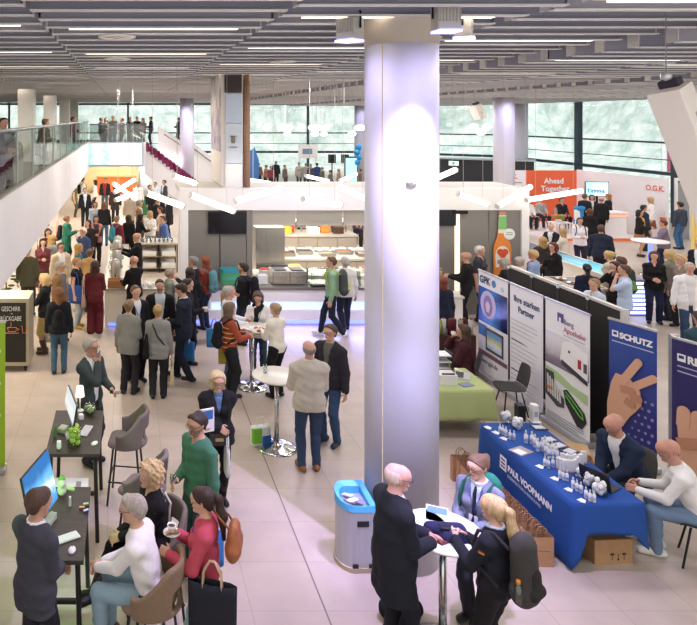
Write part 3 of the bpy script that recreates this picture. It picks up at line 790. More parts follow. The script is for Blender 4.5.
for x_, y_, az_, e_ in ((.9, 5.0, 1.0, 330), (4.9, 4.7, 1.0, 300), (2.0, 3.4, .4, 720), (3.6, 3.4, .5, 560), (1.9, 3.2, 3.2, 35), (3.8, 3.2, 4.6, 20)):  # added unseen spots that even out the violet down the column
    l = bpy.data.lights.new('column_wash', 'SPOT'); l.energy = e_*1.1; l.color = (.54, .5, 1.0); l.spot_size = R(26); l.spot_blend = .8; l.shadow_soft_size = .1
    o = bpy.data.objects.new('column_wash', l); COL.objects.link(o); o.location = (x_, y_, 6.0); o.rotation_euler = (Vector((CXm, CYm, az_)) - o.location).to_track_quat('-Z', 'Y').to_euler()
l = bpy.data.lights.new('green_wash', 'SPOT'); l.energy = 130; l.color = (.45, 1, .3); l.spot_size = R(60); l.spot_blend = .9; l.shadow_soft_size = .2
o = bpy.data.objects.new('green_wash', l); COL.objects.link(o); o.location = (-2.0, 5.6, 1.9); o.rotation_euler = (Vector((-.8, 6.9, .9)) - o.location).to_track_quat('-Z', 'Y').to_euler()
l = bpy.data.lights.new('floor_wash', 'SPOT'); l.energy = 1100; l.color = (.6, .5, 1); l.spot_size = R(85); l.spot_blend = 1
o = bpy.data.objects.new('floor_wash', l); COL.objects.link(o); o.location = (3.3, 6.6, 5.9); o.rotation_euler = (Vector((2.1, 6.8, 0)) - o.location).to_track_quat('-Z', 'Y').to_euler()
for (x, y, ax_, ay_, e) in ((3.2, 38.9, 3.5, 40, 90), (16.2, 28.3, 16.4, 29.4, 90), (17.3, 49.2, 17.4, 50.5, 90), (4.2, 14.6, 3.6, 15, 260)):
    l = bpy.data.lights.new('column_wash', 'SPOT'); l.energy = e; l.color = (.6, .55, 1.0); l.spot_size = R(120); l.spot_blend = 1
    o = bpy.data.objects.new('column_wash', l); COL.objects.link(o); o.location = (x, y, 5.9); o.rotation_euler = (Vector((ax_, ay_, 1)) - o.location).to_track_quat('-Z', 'Y').to_euler()

# ------------------------------------------------------------------ left gallery (upper floor) and bridge
XG = -2.07
struct(MB().bb(-14, XG-.1, 1.5, 36, 3.02, 3.25).build('floor_gallery', CARP))
struct(MB().bb(-14, .9, 36, 51.8, 3.02, 3.25).build('floor_bridge', CARP))
struct(MB().bb(XG-.12, XG, 1.5, 36, 2.19, 3.66).build('wall_gallery', LAV))
struct(MB().bb(XG-.14, XG+.01, 1.5, 36, 3.66, 3.69).build('trim_20', mat('#a8a49b', .4, .5)))
struct(MB().bb(XG, .95, 35.9, 36.0, 2.35, 3.66).build('wall_bridge', LAV))
def railing(p0, p1, z0, zt, n, name, lab):
    p0 = Vector(p0); p1 = Vector(p1); d = p1 - p0; L = d.length; u = d / L
    t = thing(name, lab, 'railing', (p0.x, p0.y, z0)); rz = math.atan2(d.y, d.x)
    gl = glass('#dfe6e2', .14, 'railing_glass')
    for i in range(n):
        a = L*i/n + .02; b = L*(i+1)/n - .02
        o = MB().box(((a+b)/2, 0, (zt-z0)/2), (b-a, .012, zt-z0-.03)).build('glass_pane', gl, t); o.rotation_euler = (0, 0, rz)
        o = MB().box((L*i/n, 0, (zt-z0)/2), (.02, .04, zt-z0)).build('post', mat('#c4c4c2', .4, .4), t); o.rotation_euler = (0, 0, rz)
    o = MB().tube([(0, 0, zt-z0), (L, 0, zt-z0)], .035, 8).build('handrail', mat('#5d6270', .35, .7), t); o.rotation_euler = (0, 0, rz)
railing((XG-.06, 2.5), (XG-.06, 35.9), 3.69, 4.76, 16, 'glass_railing', 'long glass railing along the left gallery edge')
railing((XG+.02, 35.95), (.9, 35.95), 3.66, 4.6, 3, 'glass_railing', 'glass railing on the bridge above the wide screen')
# screen on the bridge front
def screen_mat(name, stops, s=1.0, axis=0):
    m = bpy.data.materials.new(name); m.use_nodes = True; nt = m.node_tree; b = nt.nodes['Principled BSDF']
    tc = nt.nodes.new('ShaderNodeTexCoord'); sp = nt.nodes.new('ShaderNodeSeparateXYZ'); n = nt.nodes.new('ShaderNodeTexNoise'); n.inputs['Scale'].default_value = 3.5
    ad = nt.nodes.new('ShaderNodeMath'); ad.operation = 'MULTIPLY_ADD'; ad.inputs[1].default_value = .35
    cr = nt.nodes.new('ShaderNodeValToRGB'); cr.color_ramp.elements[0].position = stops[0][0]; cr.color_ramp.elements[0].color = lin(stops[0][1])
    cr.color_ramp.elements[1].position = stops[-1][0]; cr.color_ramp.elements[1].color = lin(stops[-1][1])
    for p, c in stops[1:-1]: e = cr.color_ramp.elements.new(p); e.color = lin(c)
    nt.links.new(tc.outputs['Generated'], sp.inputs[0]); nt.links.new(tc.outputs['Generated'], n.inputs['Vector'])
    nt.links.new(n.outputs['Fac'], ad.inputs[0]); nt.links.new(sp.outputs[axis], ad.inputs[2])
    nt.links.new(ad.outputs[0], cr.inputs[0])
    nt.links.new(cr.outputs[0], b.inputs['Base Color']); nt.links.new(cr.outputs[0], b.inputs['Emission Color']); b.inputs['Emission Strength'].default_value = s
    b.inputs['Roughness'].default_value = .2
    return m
t = thing('led_screen', 'wide teal and white display screen hung on the bridge front', 'screen', (-.66, 35.75, 2.44))
MB().bb(-1.45, 1.45, 0, .1, -.02, 1.2).build('frame', mat('#7e95a8', .4), t)
MB().bb(-1.4, 1.4, -.01, 0, .03, 1.15).build('display', screen_mat('teal_screen', [(0.1, '#5fc0b8'), (.35, '#bfe6e0'), (.5, '#8fd2ca'), (.65, '#f4faf8'), (1, '#ffffff')], .9), t)
# left wall below / behind the gallery
struct(MB().bb(-4.6, -4.4, 10, 52, 0, 3.02).build('wall_left', mat('#efe6d6', .6, 0, 'wall')))
struct(MB().bb(-14, -13.8, 1.5, 52, 3.25, 6.6).build('wall_gallery_back', OFFW))
t = thing('lightbox', 'glowing blue-white poster panel on the wall under the gallery', 'poster', (-4.3, 27.5, .6)); MB().bb(-.08, 0, -2.2, 2.2, 0, 2.0).build('frame', WHITE, t); MB().bb(0, .02, -2.1, 2.1, .05, 1.95).build('panel', screen_mat('blue_panel', [(0, '#cfe0ff'), (.5, '#f6f8ff'), (.75, '#8fb4f0'), (1, '#ffffff')], .8, 1), t)
t = thing('banner_stand', 'tall dark banner on a stand under the gallery', 'banner', (-3.25, 24.6, 0)); MB().bb(-.1, .1, -.35, .35, 0, .06).build('base', DARKM, t); MB().bb(-.02, .02, -.32, .32, .06, 2.15).build('banner_sheet', mat('#2b2d3a', .6), t)
t = thing('banner_stand', 'tall white and orange banner on a stand beside a dark banner', 'banner', (-2.9, 27.6, 0)); MB().bb(-.1, .1, -.4, .4, 0, .06).build('base', DARKM, t); MB().bb(-.02, .02, -.36, .36, .06, 2.1).build('banner_sheet', screen_mat('orange_white_sheet', [(0, '#e86a32'), (.4, '#f5b08c'), (.55, '#f7f5f2'), (1, '#f7f5f2')], .0, 2), t)

area((-.6, 42.6, 2.95), 2.4, .8, 170, (1, .95, .86), name='booth_fill')  # added fill light to lift the dim wall under the bridge
# booth walls behind, under the bridge
struct(MB().bb(-4.4, .7, 45.0, 45.2, 0, 3.0).build('wall_back_left', mat('#f0dfa6', .6, 0, 'wall')))
t = thing('counter', 'long orange counter under the bridge', 'counter', (-.75, 43.9, 0)); MB().bb(-1.25, 1.25, -.3, .3, 0, 1.1).build('counter_body', mat('#e2672f', .5), t, bevel=.05); MB().bb(-1.3, 1.3, -.35, .35, 1.1, 1.14).build('counter_top', mat('#f08a50', .4), t)
t = thing('booth_wall', 'white and pale blue booth back wall right of the orange counter', 'wall panel', (2.1, 44.2, 0)); MB().bb(-1.3, 1.3, 0, .1, 0, 2.35).build('panel', mat('#dfeaf4', .5), t); MB().bb(-1.3, 1.3, -.02, 0, 1.2, 2.3).build('graphic', screen_mat('pale_graphic', [(0, '#dbe7f3'), (.5, '#ffffff'), (.7, '#cfe3ef'), (1, '#f5f9fc')], .25), t)
t = thing('counter', 'small green counter near the orange counter', 'counter', (1.1, 34.6, 0)); MB().bb(-.45, .45, -.3, .3, 0, 1.0).build('counter_body', mat('#3f7d4c', .5), t); MB().bb(-.5, .5, -.35, .35, 1.0, 1.04).build('counter_top', WHITE, t)

# ------------------------------------------------------------------ stairs right of the bridge
st = MB(); carp = MB(); NST = 19
for i in range(NST):
    x = 1.0 + i*.215; z = 3.25 - (i+1)*.165
    st.bb(x, x+.215, 37.02, 41.2, max(z-.6, 0), z, 0)
struct(st.build('floor_stairs', mat('#d9d2d2', .6)))
proto = None
for i in range(0, 14):
    for k, y in enumerate((37.38, 38.1, 38.8)):
        p = (1.11 + i*.215, y, 3.25 - (i+1)*.165)
        if proto is None:
            proto = thing('seat_cushion', 'magenta seat cushion on the stairs behind the bridge', 'cushion', p, 0, 'magenta cushions on the stairs')
            MB().bb(-.1, .1, -.3, .3, 0, .22).build('cushion', cloth('#9a2f62'), proto, bevel=.02); MB().bb(-.1, .06, -.3, .3, .22, .46).build('back_pad', cloth('#8a2452'), proto, bevel=.02)
        elif (i*3+k) % 4 != 1: dup(proto, p)
m = MB(); Mx = frame((0, 36.9, 0), (1, 0, 0), (0, 0, 1))
m.prism([(.92, 3.02), (1.0, 3.02), (4.9, .03), (5.1, 0), (3.3, 0), (.92, 1.9)], Mx, .1); struct(m.build('wall_stairs_front', LAV))
m = MB(); Mx = frame((0, 41.3, 0), (1, 0, 0), (0, 0, 1))
m.prism([(1.85, 4.45), (3.3, 3.5), (3.9, 3.5), (6.6, 1.4), (6.6, 0), (5.2, 0), (1.85, 2.6)], Mx, .1); struct(m.build('wall_stairs_back', OFFW))
t = thing('handrail', 'dark handrail on the white wall behind the stairs', 'handrail', (1.9, 41.05, 0)); m = MB(); m.tube([(0.3, 0, 3.95), (1.5, 0, 3.15), (2.0, 0, 3.15), (4.2, 0, 1.5)], .04, 6); m.build('rail', mat('#8a8684', .4, .5), t)
railing((.95, 37.0), (4.8, 37.0), 1.3, 1.32, 1, 'stair_rail', 'low trim rail at the foot of the stairs') if False else None

# ------------------------------------------------------------------ glass facade
FR = mat('#33414a', .45, .3); GL = glass('#f0f5f5', .05, 'facade_glass')
facade = [(-13.8, 52.2), (0.0, 52.2), (9.2, 52.2), (18.6, 52.0), (25.4, 46.4), (25.6, 44.4), (25.66, 38.4), (25.7, 31.6), (25.75, 24), (25.8, 14), (25.8, 4)]
levels = [0, 1.15, 2.3, 2.72, 3.77, 6.6]
wn = 0
for i in range(len(facade)-1):
    (xa, ya), (xb, yb) = facade[i], facade[i+1]
    L = math.hypot(xb-xa, yb-ya); rz = math.atan2(yb-ya, xb-xa); wn += 1
    M = Matrix.Translation((xa, ya, 0)) @ Matrix.Rotation(rz, 4, 'Z')
    w0 = MB().bb(0, L, -.01, .01, .0, 6.6).build('window_%d' % wn, GL); w0.matrix_world = M; struct(w0)
    f_ = MB()
    for z, hh, dd in ((3.77, .09, .14), (2.3, .16, .2), (6.0, .16, .2), (2.95, .04, .08)): f_.bb(0, L, -dd/2, dd/2, z-hh/2, z+hh/2)
    nm = max(1, round(L/4.7))
    for k in range(nm+1):
        wid = .36 if k in (0, nm) and i >= 3 else .14
        f_.bb(L*k/nm - wid/2, L*k/nm + wid/2, -.12, .12, 0, 6.6)
    f_.build('window_frame', FR, w0)
# dark lower wall with green signs, right rear
t0 = Vector((18.8, 45.5, 0)); t1 = Vector((25.0, 41.5, 0)); d = t1-t0; rz = math.atan2(d.y, d.x)
o = MB().bb(0, d.length, 0, .2, 0, 2.25).build('wall_low_right', mat('#2d3036', .5)); o.location = t0; o.rotation_euler = (0, 0, rz); struct(o)
o = MB().bb(-.1, d.length+.1, -.25, 1.0, 2.25, 2.34).build('trim_21', mat('#b9c6cc', .4)); o.location = t0; o.rotation_euler = (0, 0, rz); struct(o)
for k, (u_, lb) in enumerate(((1.2, 'small lit exit sign on the dark low wall, left of its pair'), (2.9, 'small lit exit sign on the dark low wall, right of its pair'))):
    p = t0 + d.normalized()*u_ + Vector((-.1, -.2, 1.85)); t = thing('exit_sign', lb, 'sign', p, rz, 'exit signs'); MB().bb(-.3, .3, -.04, .04, 0, .3).build('sign_box', mat('#c8d6d2', .5), t); MB().bb(-.28, .28, -.05, -.04, .02, .28).build('sign_face', emis('#d8f2ea', 1.0), t); MB().bb(-.1, .06, -.055, -.05, .06, .24).build('pictogram', emis('#4aa583', .6), t)
# outside: lawn, hill and trees
hill = MB(); rows = []
for iy in range(14):
    row = []
    for ix in range(44):
        x = -40 + ix*3.0; yb = 57 + iy*.9 + (14 if iy > 2 else iy*5) + 1.6*math.sin(x*.31 + iy)
        row.append((x, yb, -.3 + max(0, iy-2)*2.2 + .9*math.sin(x*.23 + iy*1.7)*min(1, iy/3)))
    rows.append(row)
hill.sheet(rows)
rows = [[(30 + ix*1.2 + (12 if ix > 2 else ix*4) + 1.2*math.sin(iy*1.1 + ix), -8 + iy*3.0, -.3 + max(0, ix-2)*2.2 + .8*math.sin(iy*.7 + ix*1.9)*min(1, ix/3)) for ix in range(13)] for iy in range(30)]
hill.sheet(rows)
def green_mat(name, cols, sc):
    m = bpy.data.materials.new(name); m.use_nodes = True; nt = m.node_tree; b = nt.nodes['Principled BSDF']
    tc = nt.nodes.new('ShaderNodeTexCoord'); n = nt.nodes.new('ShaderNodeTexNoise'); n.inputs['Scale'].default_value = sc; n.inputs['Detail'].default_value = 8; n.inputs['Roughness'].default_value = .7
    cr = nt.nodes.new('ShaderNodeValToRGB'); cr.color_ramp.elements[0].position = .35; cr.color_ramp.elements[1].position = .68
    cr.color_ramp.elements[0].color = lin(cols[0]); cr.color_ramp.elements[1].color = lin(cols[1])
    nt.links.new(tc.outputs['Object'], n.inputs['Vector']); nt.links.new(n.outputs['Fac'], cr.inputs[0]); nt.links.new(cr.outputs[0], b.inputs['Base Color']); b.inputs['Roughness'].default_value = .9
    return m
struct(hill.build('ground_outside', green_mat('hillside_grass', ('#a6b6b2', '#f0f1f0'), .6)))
for k, (x, y) in enumerate(((662, 40), (675, 39), (686, 41))):
    X = (x-CX)*y/F; t = thing('beach_flag', 'white and pink beach flag outside the right windows, %s of three' % ('first from the column', 'middle', 'third from the column')[k], 'flag', (X, y, 0), 0, 'beach flags outside')
    MB().tube([(0, 0, 0), (0, 0, 5.2)], .03, 6).build('pole', mat('#e6e6e6', .5), t)
    m = MB(); m.prism([(0, 1.6), (.75, 1.7), (.75, 4.4), (.4, 5.0), (0, 5.2)], frame((0, 0, 0), (1, 0, 0), (0, 0, 1)), .02); m.build('flag_cloth', cloth('#f3eef0'), t)
    m = MB(); m.prism([(.3, 1.75), (.75, 1.8), (.75, 4.2), (.3, 4.0)], frame((0, -.02, 0), (1, 0, 0), (0, 0, 1)), .02); m.build('flag_stripe', cloth('#ec6f92'), t)
# ------------------------------------------------------------------ service kiosk
GREYP = mat('#8d8880', .45, .35); KW = mat('#f6f3ee', .5, 0, 'wall')
KY = 17.0
k = thing('service_kiosk', 'big white box-framed food kiosk with grey panels in the hall centre', 'kiosk', (5.7, KY, 0))
kx = lambda x: x - 5.7
MB().bb(kx(1.31), kx(10.12), 0, .18, 2.65, 3.2).build('fascia', KW, k)
MB().bb(kx(1.31), kx(10.12), .18, 1.75, 3.08, 3.2).build('roof_slab', mat('#cfc8bd', .6, 0, 'wall'), k)
MB().bb(kx(1.31), kx(1.52), 0, .5, 0, 2.65).build('side_post', KW, k); MB().bb(kx(9.93), kx(10.12), 0, .5, 0, 2.65).build('side_post', KW, k)
for a, b in ((1.52, 2.32), (2.34, 3.0), (3.0, 3.16)): MB().bb(kx(a), kx(b)-.015, .05, .12, 0, 2.65).build('grey_panel', GREYP, k)
for a, b in ((7.3, 8.27), (8.42, 9.12), (9.14, 9.93)): MB().bb(kx(a), kx(b)-.015, .05, .12, 0, 2.65).build('grey_panel', GREYP, k)
MB().bb(kx(1.52), kx(3.16), .125, .14, 0, 2.65).build('back_sheet', GREYP, k)
MB().bb(kx(8.29), kx(8.40), .07, .1, .6, 2.6).build('light_strip', emis('#fff0d2', .8), k)
MB().bb(kx(8.2), kx(8.55), -.05, .06, 2.56, 2.64).build('strip_cap', DARKM, k)
for a, b in ((3.18, 4.3), (4.33, 5.5), (5.53, 7.28)): MB().bb(kx(a), kx(b), .3, .36, 2.22, 2.6).build('hood_panel', mat('#d9d2c6', .35, .3), k)
MB().bb(kx(3.16), kx(7.3), .36, .9, 2.22, 2.3).build('hood', STEEL, k)
def tv(x, y, z, w_, h_, lab):
    t = thing('television', lab, 'television', (x, y, z)); MB().bb(-w_/2, w_/2, 0, .05, 0, h_).build('bezel', mat('#16161a', .4), t, bevel=.006); MB().bb(-w_/2+.03, w_/2-.03, -.006, 0, .04, h_-.03).build('screen', mat('#0d0f16', .15), t)
tv(2.5, KY-.02, 2.05, .96, .57, 'dark television on the grey kiosk panel left of the kitchen opening')
tv(8.06, KY-.02, 2.26, .42, .4, 'small dark television on the grey kiosk panel right of the big column')
# bottle picture standing on the right panel
t = thing('bottle_cutout', 'tall orange drink bottle picture on the grey kiosk panel', 'advertising picture', (9.44, KY+.02, .55))
def mirror_prof(p): return [(x, z) for x, z in p] + [(-x, z) for x, z in p[::-1]]
Mz = frame((0, 0, 0), (1, 0, 0), (0, 0, 1))
fz = lambda d: frame((0, -d, 0), (1, 0, 0), (0, 0, 1))
MB().prism(mirror_prof([(.22, 0), (.225, 1.1), (.2, 1.26), (.145, 1.38), (.115, 1.5), (.105, 1.64)]), fz(.01), .02).build('bottle_body', mat('#ea8c3c', .4), t)
MB().prism(mirror_prof([(.112, 1.52), (.10, 1.7), (.095, 1.97)]), fz(.014), .02).build('neck_label', mat('#f2e4d2', .4), t)
MB().prism(mirror_prof([(.105, 1.62), (.098, 1.7), (.094, 1.95)]), fz(.018), .02).build('green_label', mat('#7fc56c', .4), t)
MB().prism(mirror_prof([(.085, 1.97), (.085, 2.06)]), fz(.014), .02).build('cap', mat('#c98a7a', .4), t)
disc = lambda cx, cz, r, n=28: [(cx + r*math.cos(2*math.pi*i/n), cz + r*math.sin(2*math.pi*i/n)) for i in range(n)]
MB().prism(disc(.17, 1.5, .14), fz(.03), .01).build('round_sticker', mat('#f3f3ec', .4), t); m = MB(); [m.prism([(.09, 1.53-.05*q), (.25, 1.53-.05*q), (.25, 1.55-.05*q), (.09, 1.55-.05*q)], fz(.041), .002) for q in range(2)]; m.build('sticker_print', mat('#8fae7a', .5), t)
MB().prism([(-.17, .66), (.17, .66), (.18, .95)] + [(.18*math.cos(a), .96+.24*math.sin(a)) for a in [R(x) for x in range(0, 181, 20)]] + [(-.18, .95)], fz(.027), .01).build('label', mat('#f1e9df', .4), t)
m = MB(); m.prism(disc(-.06, 1.05, .08), fz(.036), .01); m.prism(disc(.06, 1.05, .08), fz(.036), .01); m.prism(disc(0, .99, .09), fz(.038), .01); m.build('fruit_picture', mat('#d9552c', .4), t)
m = MB(); [m.prism([(-.13, .76+q*.05), (.13, .76+q*.05), (.13, .79+q*.05), (-.13, .79+q*.05)], fz(.034), .01) for q in range(2)]; m.build('label_lettering', mat('#8a4a34', .5), t)
# clad pillar standing through the roof
t = thing('clad_pillar', 'square pillar with mirrored front and photo poster, rising above the kiosk', 'pillar', (2.68, 17.2, 0))
MB().bb(-.26, .24, 0, 2.2, 3.2, 6.6).build('core', mat('#d9d4ce', .5), t)
MB().bb(-.22, .22, -.03, 0, 5.62, 6.6).build('dark_head', mat('#3a332f', .5), t)
for z0_, z1_, c in ((4.85, 5.6, '#b8c3d2'), (3.82, 4.83, '#c5cbd3'), (3.2, 3.8, '#e6e4e2')): MB().bb(-.2, .22, -.03, 0, z0_, z1_).build('mirror_panel', mat(c, .25, .35), t)
MB().lathe([(.13, 3.2), (.13, 6.6)], (.36, .1, 0), 20, sx=.7).build('wood_edge', mat('#a9826a', .6, 0, 'wood'), t)
MB().bb(-.30, -.26, .0, 2.15, 3.25, 6.45).build('poster_board', mat('#e6ddd6', .5), t)
pm = green_mat('poster_photo', ('#8f87b0', '#efe2d6'), 2.2); MB().bb(-.31, -.30, .06, 2.1, 4.1, 6.35).build('poster_print', pm, t)
m = MB(); [m.ball((-.31, .5+i*.35, 5.7+.3*math.sin(i*2)), (.01, .16, .5), 10, 8) for i in range(4)]; m.build('poster_figure', mat('#ece8e4', .6), t)
m = MB(); m.tube([(.0, -.035, 4.35), (.0, -.07, 4.42), (.0, -.035, 4.5)], .05, 10); m.lathe([(.1, 0), (.1, .02)], (0, -.05, 4.22), 16, sy=.3); m.lathe([(.085, 0), (.085, .02)], (0, -.05, 4.5), 16, sy=.3); m.build('emblem', mat('#7d776f', .4, .4), t)
# main counter with light bands
c = thing('service_counter', 'long white kiosk counter with two glowing blue-white bands', 'counter', (4.0, 16.2, 0))
c0 = lambda x: x - 4.0
MB().bb(c0(.9), c0(7.0), .06, .76, .0, .84).build('front_panel', KW, c)
MB().bb(c0(.9), c0(7.0), 0, .06, .56, .84).build('upper_band', KW, c)
MB().bb(c0(.9), c0(7.0), .0, .06, .12, .36).build('lower_band', KW, c)
MB().bb(c0(2.0), c0(7.0), .035, .06, .37, .55).build('light_band', emis('#c6dcff', .75), c)
MB().bb(c0(.9), c0(7.0), .02, .06, .03, .11).build('foot_light', emis('#6a76ff', 2.4), c)
MB().bb(c0(.9), c0(7.0), -.02, .78, .84, .9).build('worktop', mat('#8f8a84', .3, .6), c)
for kx_ in (4.6, 6.4):
    for ky_ in (18.2, 22.2): area((kx_, ky_, 2.6), 1.2, .6, 70, (1, .92, .8), name='kitchen_fill')  # added fill lights to brighten the kiosk interior, no fittings modelled
area((5.6, 14.7, 3.7), 8.0, .3, 12, (1, .96, .92), rot=(R(80), 0, 0), name='fascia_fill')  # added invisible area light brightening the fascia behind the sticks
b_ = area((4.4, 16.0, .3), 4.5, .2, 40, (.35, .35, 1), rot=(R(-60), 0, 0), name='counter_light')
# coffee counter (corner)
c = thing('coffee_counter', 'white corner counter with coffee urns and a blue foot light', 'counter', (-.25, 16.1, 0))
MB().bb(-.3, 1.1, 0, .75, .0, .86).build('front_panel', mat('#f3ead6', .5), c)
MB().bb(-.33, 1.12, -.03, .8, .86, .9).build('worktop', mat('#b9b0a2', .3, .4), c)
MB().bb(-.3, .25, .8, 5.6, 0, .86).build('side_panel', mat('#f3ead6', .5), c); MB().bb(-.33, .28, .8, 5.65, .86, .9).build('worktop', mat('#b9b0a2', .3, .4), c)
MB().bb(-.2, 1.1, -.02, 0, .02, .07).build('foot_light', emis('#4f6bff', 2.6), c)
def urn(x, y, lab, s=1.0):
    t = thing('coffee_urn', lab, 'coffee urn', (x, y, .9), 0, 'coffee urns on the corner counter')
    MB().lathe([(.11*s, .0), (.13*s, .02), (.125*s, .1), (.12*s, .4*s), (.09*s, .46*s), (.03, .48*s), (0, .5*s)], n=20).build('urn_body', STEEL, t)
    m = MB(); m.tube([(.0, -.12*s, .1), (0, -.18, .1), (0, -.18, .07)], .015, 8); m.build('tap', BLACK, t)
    m = MB(); [m.tube([(sx*.12*s, 0, .25), (sx*.17*s, 0, .25), (sx*.17*s, 0, .32), (sx*.12*s, 0, .32)], .01, 6) for sx in (1, -1)]; m.build('handle', BLACK, t)
urn(-.32, 17.2, 'steel coffee urn nearest the counter corner'); urn(-.3, 18.3, 'steel coffee urn second from the counter corner'); urn(-.32, 19.6, 'steel coffee urn third from the counter corner', 1.1); urn(-.3, 20.6, 'steel coffee urn farthest along the corner counter')
t = thing('wooden_crate', 'small brown wooden crate on the coffee counter corner', 'crate', (-.28, 16.28, .9)); MB().bb(-.2, .2, -.14, .14, 0, .02).build('bottom', mat('#a5703f', .7, 0, 'wood'), t)
for a in (-1, 1): MB().bb(-.2, .2, a*.14-.008, a*.14+.008, 0, .18).build('side', mat('#b07a45', .7, 0, 'wood'), t); MB().bb(a*.2-.008, a*.2+.008, -.14, .14, 0, .18).build('side', mat('#b07a45', .7, 0, 'wood'), t)
def cup_proto(name, lab, cat, grp, loc):
    t = thing(name, lab, cat, loc, 0, grp)
    MB().lathe([(.025, 0), (.035, .02), (.042, .07), (.039, .07), (.03, .015), (0, .012)], n=14).build('cup_body', mat('#f6f4ef', .3), t)
    MB().tube([(.04, 0, .055), (.062, 0, .05), (.06, 0, .025), (.034, 0, .02)], .005, 6).build('handle', mat('#f6f4ef', .3), t)
    return t
cup = cup_proto('coffee_cup', 'white coffee cup among the cups on the corner coffee counter', 'cup', 'cups on the coffee counter', (.15, 16.35, .9))
for i in range(26):
    x = random.uniform(0.02, .8); y = random.uniform(16.2, 16.75)
    if random.random() < .4: x = random.uniform(-.5, -.35); y = random.uniform(16.6, 21)
    dup(cup, (x, y, .9), random.uniform(0, 6))
# serving rack behind
t = thing('serving_rack', 'steel serving table with dark frame and white bins behind the barista', 'serving table', (1.0, 22.0, 0))
MB().bb(-.62, .62, -.35, .55, .9, .95).build('table_top', mat('#cfc8bc', .3, .4), t)
MB().bb(-.6, .6, .5, .53, .05, .9).build('back_sheet', mat('#cbb9a0', .5, .2), t)
for x in (-.58, 0, .58):
    for y in (-.32, .45): MB().bb(x-.02, x+.02, y-.02, y+.02, 0, .9).build('leg', BLACK, t)
for z in (.12, .5): MB().bb(-.6, .6, -.33, .5, z, z+.02).build('shelf', mat('#b9ac98', .4, .3), t)
for x in (-.3, .3):
    for z in (.14, .52): MB().bb(x-.22, x+.22, -.3, .3, z, z+.16).build('white_bin', PLASTW, t, bevel=.01)
gls = thing('drinking_glass', 'clear drinking glass on the steel serving table', 'glass', (.5, 21.8, .95), 0, 'glasses on the serving table')
MB().lathe([(.028, 0), (.036, .13), (.033, .13), (.026, .008), (0, .008)], n=12).build('glass_body', glass('#e8ecec', .2, 'drinking_glass'), gls)
for i in range(16): dup(gls, (.45+.14*(i % 8)+random.uniform(-.02, .02), 21.75+.22*(i//8), .95))

# ------------------------------------------------------------------ kitchen inside the kiosk
struct(MB().bb(3.0, 9.9, 26.4, 26.5, 0, 2.4).build('wall_kitchen_back', mat('#c9b9a0', .5)))
t = thing('steel_cabinet', 'tall grey steel cabinet behind the left kitchen panel', 'cabinet', (3.95, 18.9, 0)); MB().bb(-.42, .38, -.3, .3, .1, 1.95).build('carcass', STEEL, t); MB().bb(-.4, .36, -.33, -.3, .95, 1.93).build('door', mat('#a8a5a0', .3, .9, 'metal'), t); MB().bb(-.4, .36, -.33, -.3, .12, .93).build('door', mat('#a8a5a0', .3, .9, 'metal'), t)
def island(x0, x1, y0, y1, lab, zt=.9):
    t = thing('kitchen_island', lab, 'kitchen unit', ((x0+x1)/2, (y0+y1)/2, 0)); w_, d_ = (x1-x0)/2, (y1-y0)/2
    MB().bb(-w_, w_, -d_, d_, zt-.06, zt).build('worktop', mat('#d8d2c6', .3, .5), t); MB().bb(-w_+.03, w_-.03, -d_+.05, d_-.05, .12, zt-.06).build('carcass', mat('#b7afa3', .35, .7), t)
    n = int((x1-x0)/.7)
    for i in range(n): a = -w_+.05+i*(2*w_-.1)/n; MB().bb(a+.02, a+(2*w_-.1)/n-.02, -d_+.02, -d_+.05, .2, zt-.1).build('door', mat('#c5beb2', .3, .7), t)
    return t
island(4.4, 7.4, 19.5, 20.9, 'steel cooking island in the middle of the kitchen')
island(4.5, 8.0, 23.4, 24.6, 'rear steel kitchen unit below the steel shelf')
for i, x in enumerate((4.7, 5.3, 5.9, 6.5, 7.0)):
    t = thing('food_pan', 'steel pan on the kitchen island, %s from the cabinet' % ('first', 'second', 'third', 'fourth', 'fifth')[i], 'pan', (x, 19.95 + .3*(i % 2), .9), 0, 'pans on the kitchen island'); m = MB(); m.bb(-.22, .22, -.16, .16, 0, .01); [m.bb(-.22, .22, s*.16-.006, s*.16+.006, 0, .1) for s in (1, -1)]; [m.bb(s*.22-.006, s*.22+.006, -.16, .16, 0, .1) for s in (1, -1)]; m.build('pan', STEEL, t); MB().bb(-.2, .2, -.14, .14, .02, .06).build('food', mat(('#8a5a34', '#4a3a30', '#d8c9a6', '#c98a4a', '#efe6d8')[i], .7, 0, 'paper'), t)
t = thing('kitchen_shelf', 'steel shelf frame over the rear kitchen unit', 'shelf', (6.2, 24.3, .9))
for x in (-1.6, 0, 1.6): MB().bb(x-.02, x+.02, -.2, -.16, 0, .62).build('post', STEEL, t)
MB().bb(-1.65, 1.65, -.25, .2, .55, .58).build('board', mat('#d2ccc2', .3, .5), t)
for i, (x, y, c_, s) in enumerate(((4.9, 24.2, '#b4552f', .5), (5.6, 23.8, '#e2b23a', .3), (5.75, 24.2, '#c8302c', .35), (6.5, 23.7, '#f0ece4', .4), (7.4, 23.8, '#4b3226', .35), (7.0, 24.0, '#d98e3e', .3))):
    t = thing('storage_box', '%s plastic food box on the rear kitchen unit' % ('rust red', 'yellow', 'bright red', 'white', 'dark brown', 'orange')[i], 'box', (x, y, .9), 0, 'boxes on the rear kitchen unit'); MB().bb(-s/2, s/2, -.16, .16, 0, .2).build('box_body', mat(c_, .5), t, bevel=.015); MB().bb(-s/2-.01, s/2+.01, -.17, .17, .2, .225).build('lid', mat(c_, .4), t)
t = thing('hot_cabinet', 'steel two-drawer hot cabinet on the kiosk counter', 'hot cabinet', (3.95, 16.7, .9)); MB().bb(-.42, .42, -.25, .25, .02, .33).build('cabinet_body', STEEL, t, bevel=.01)
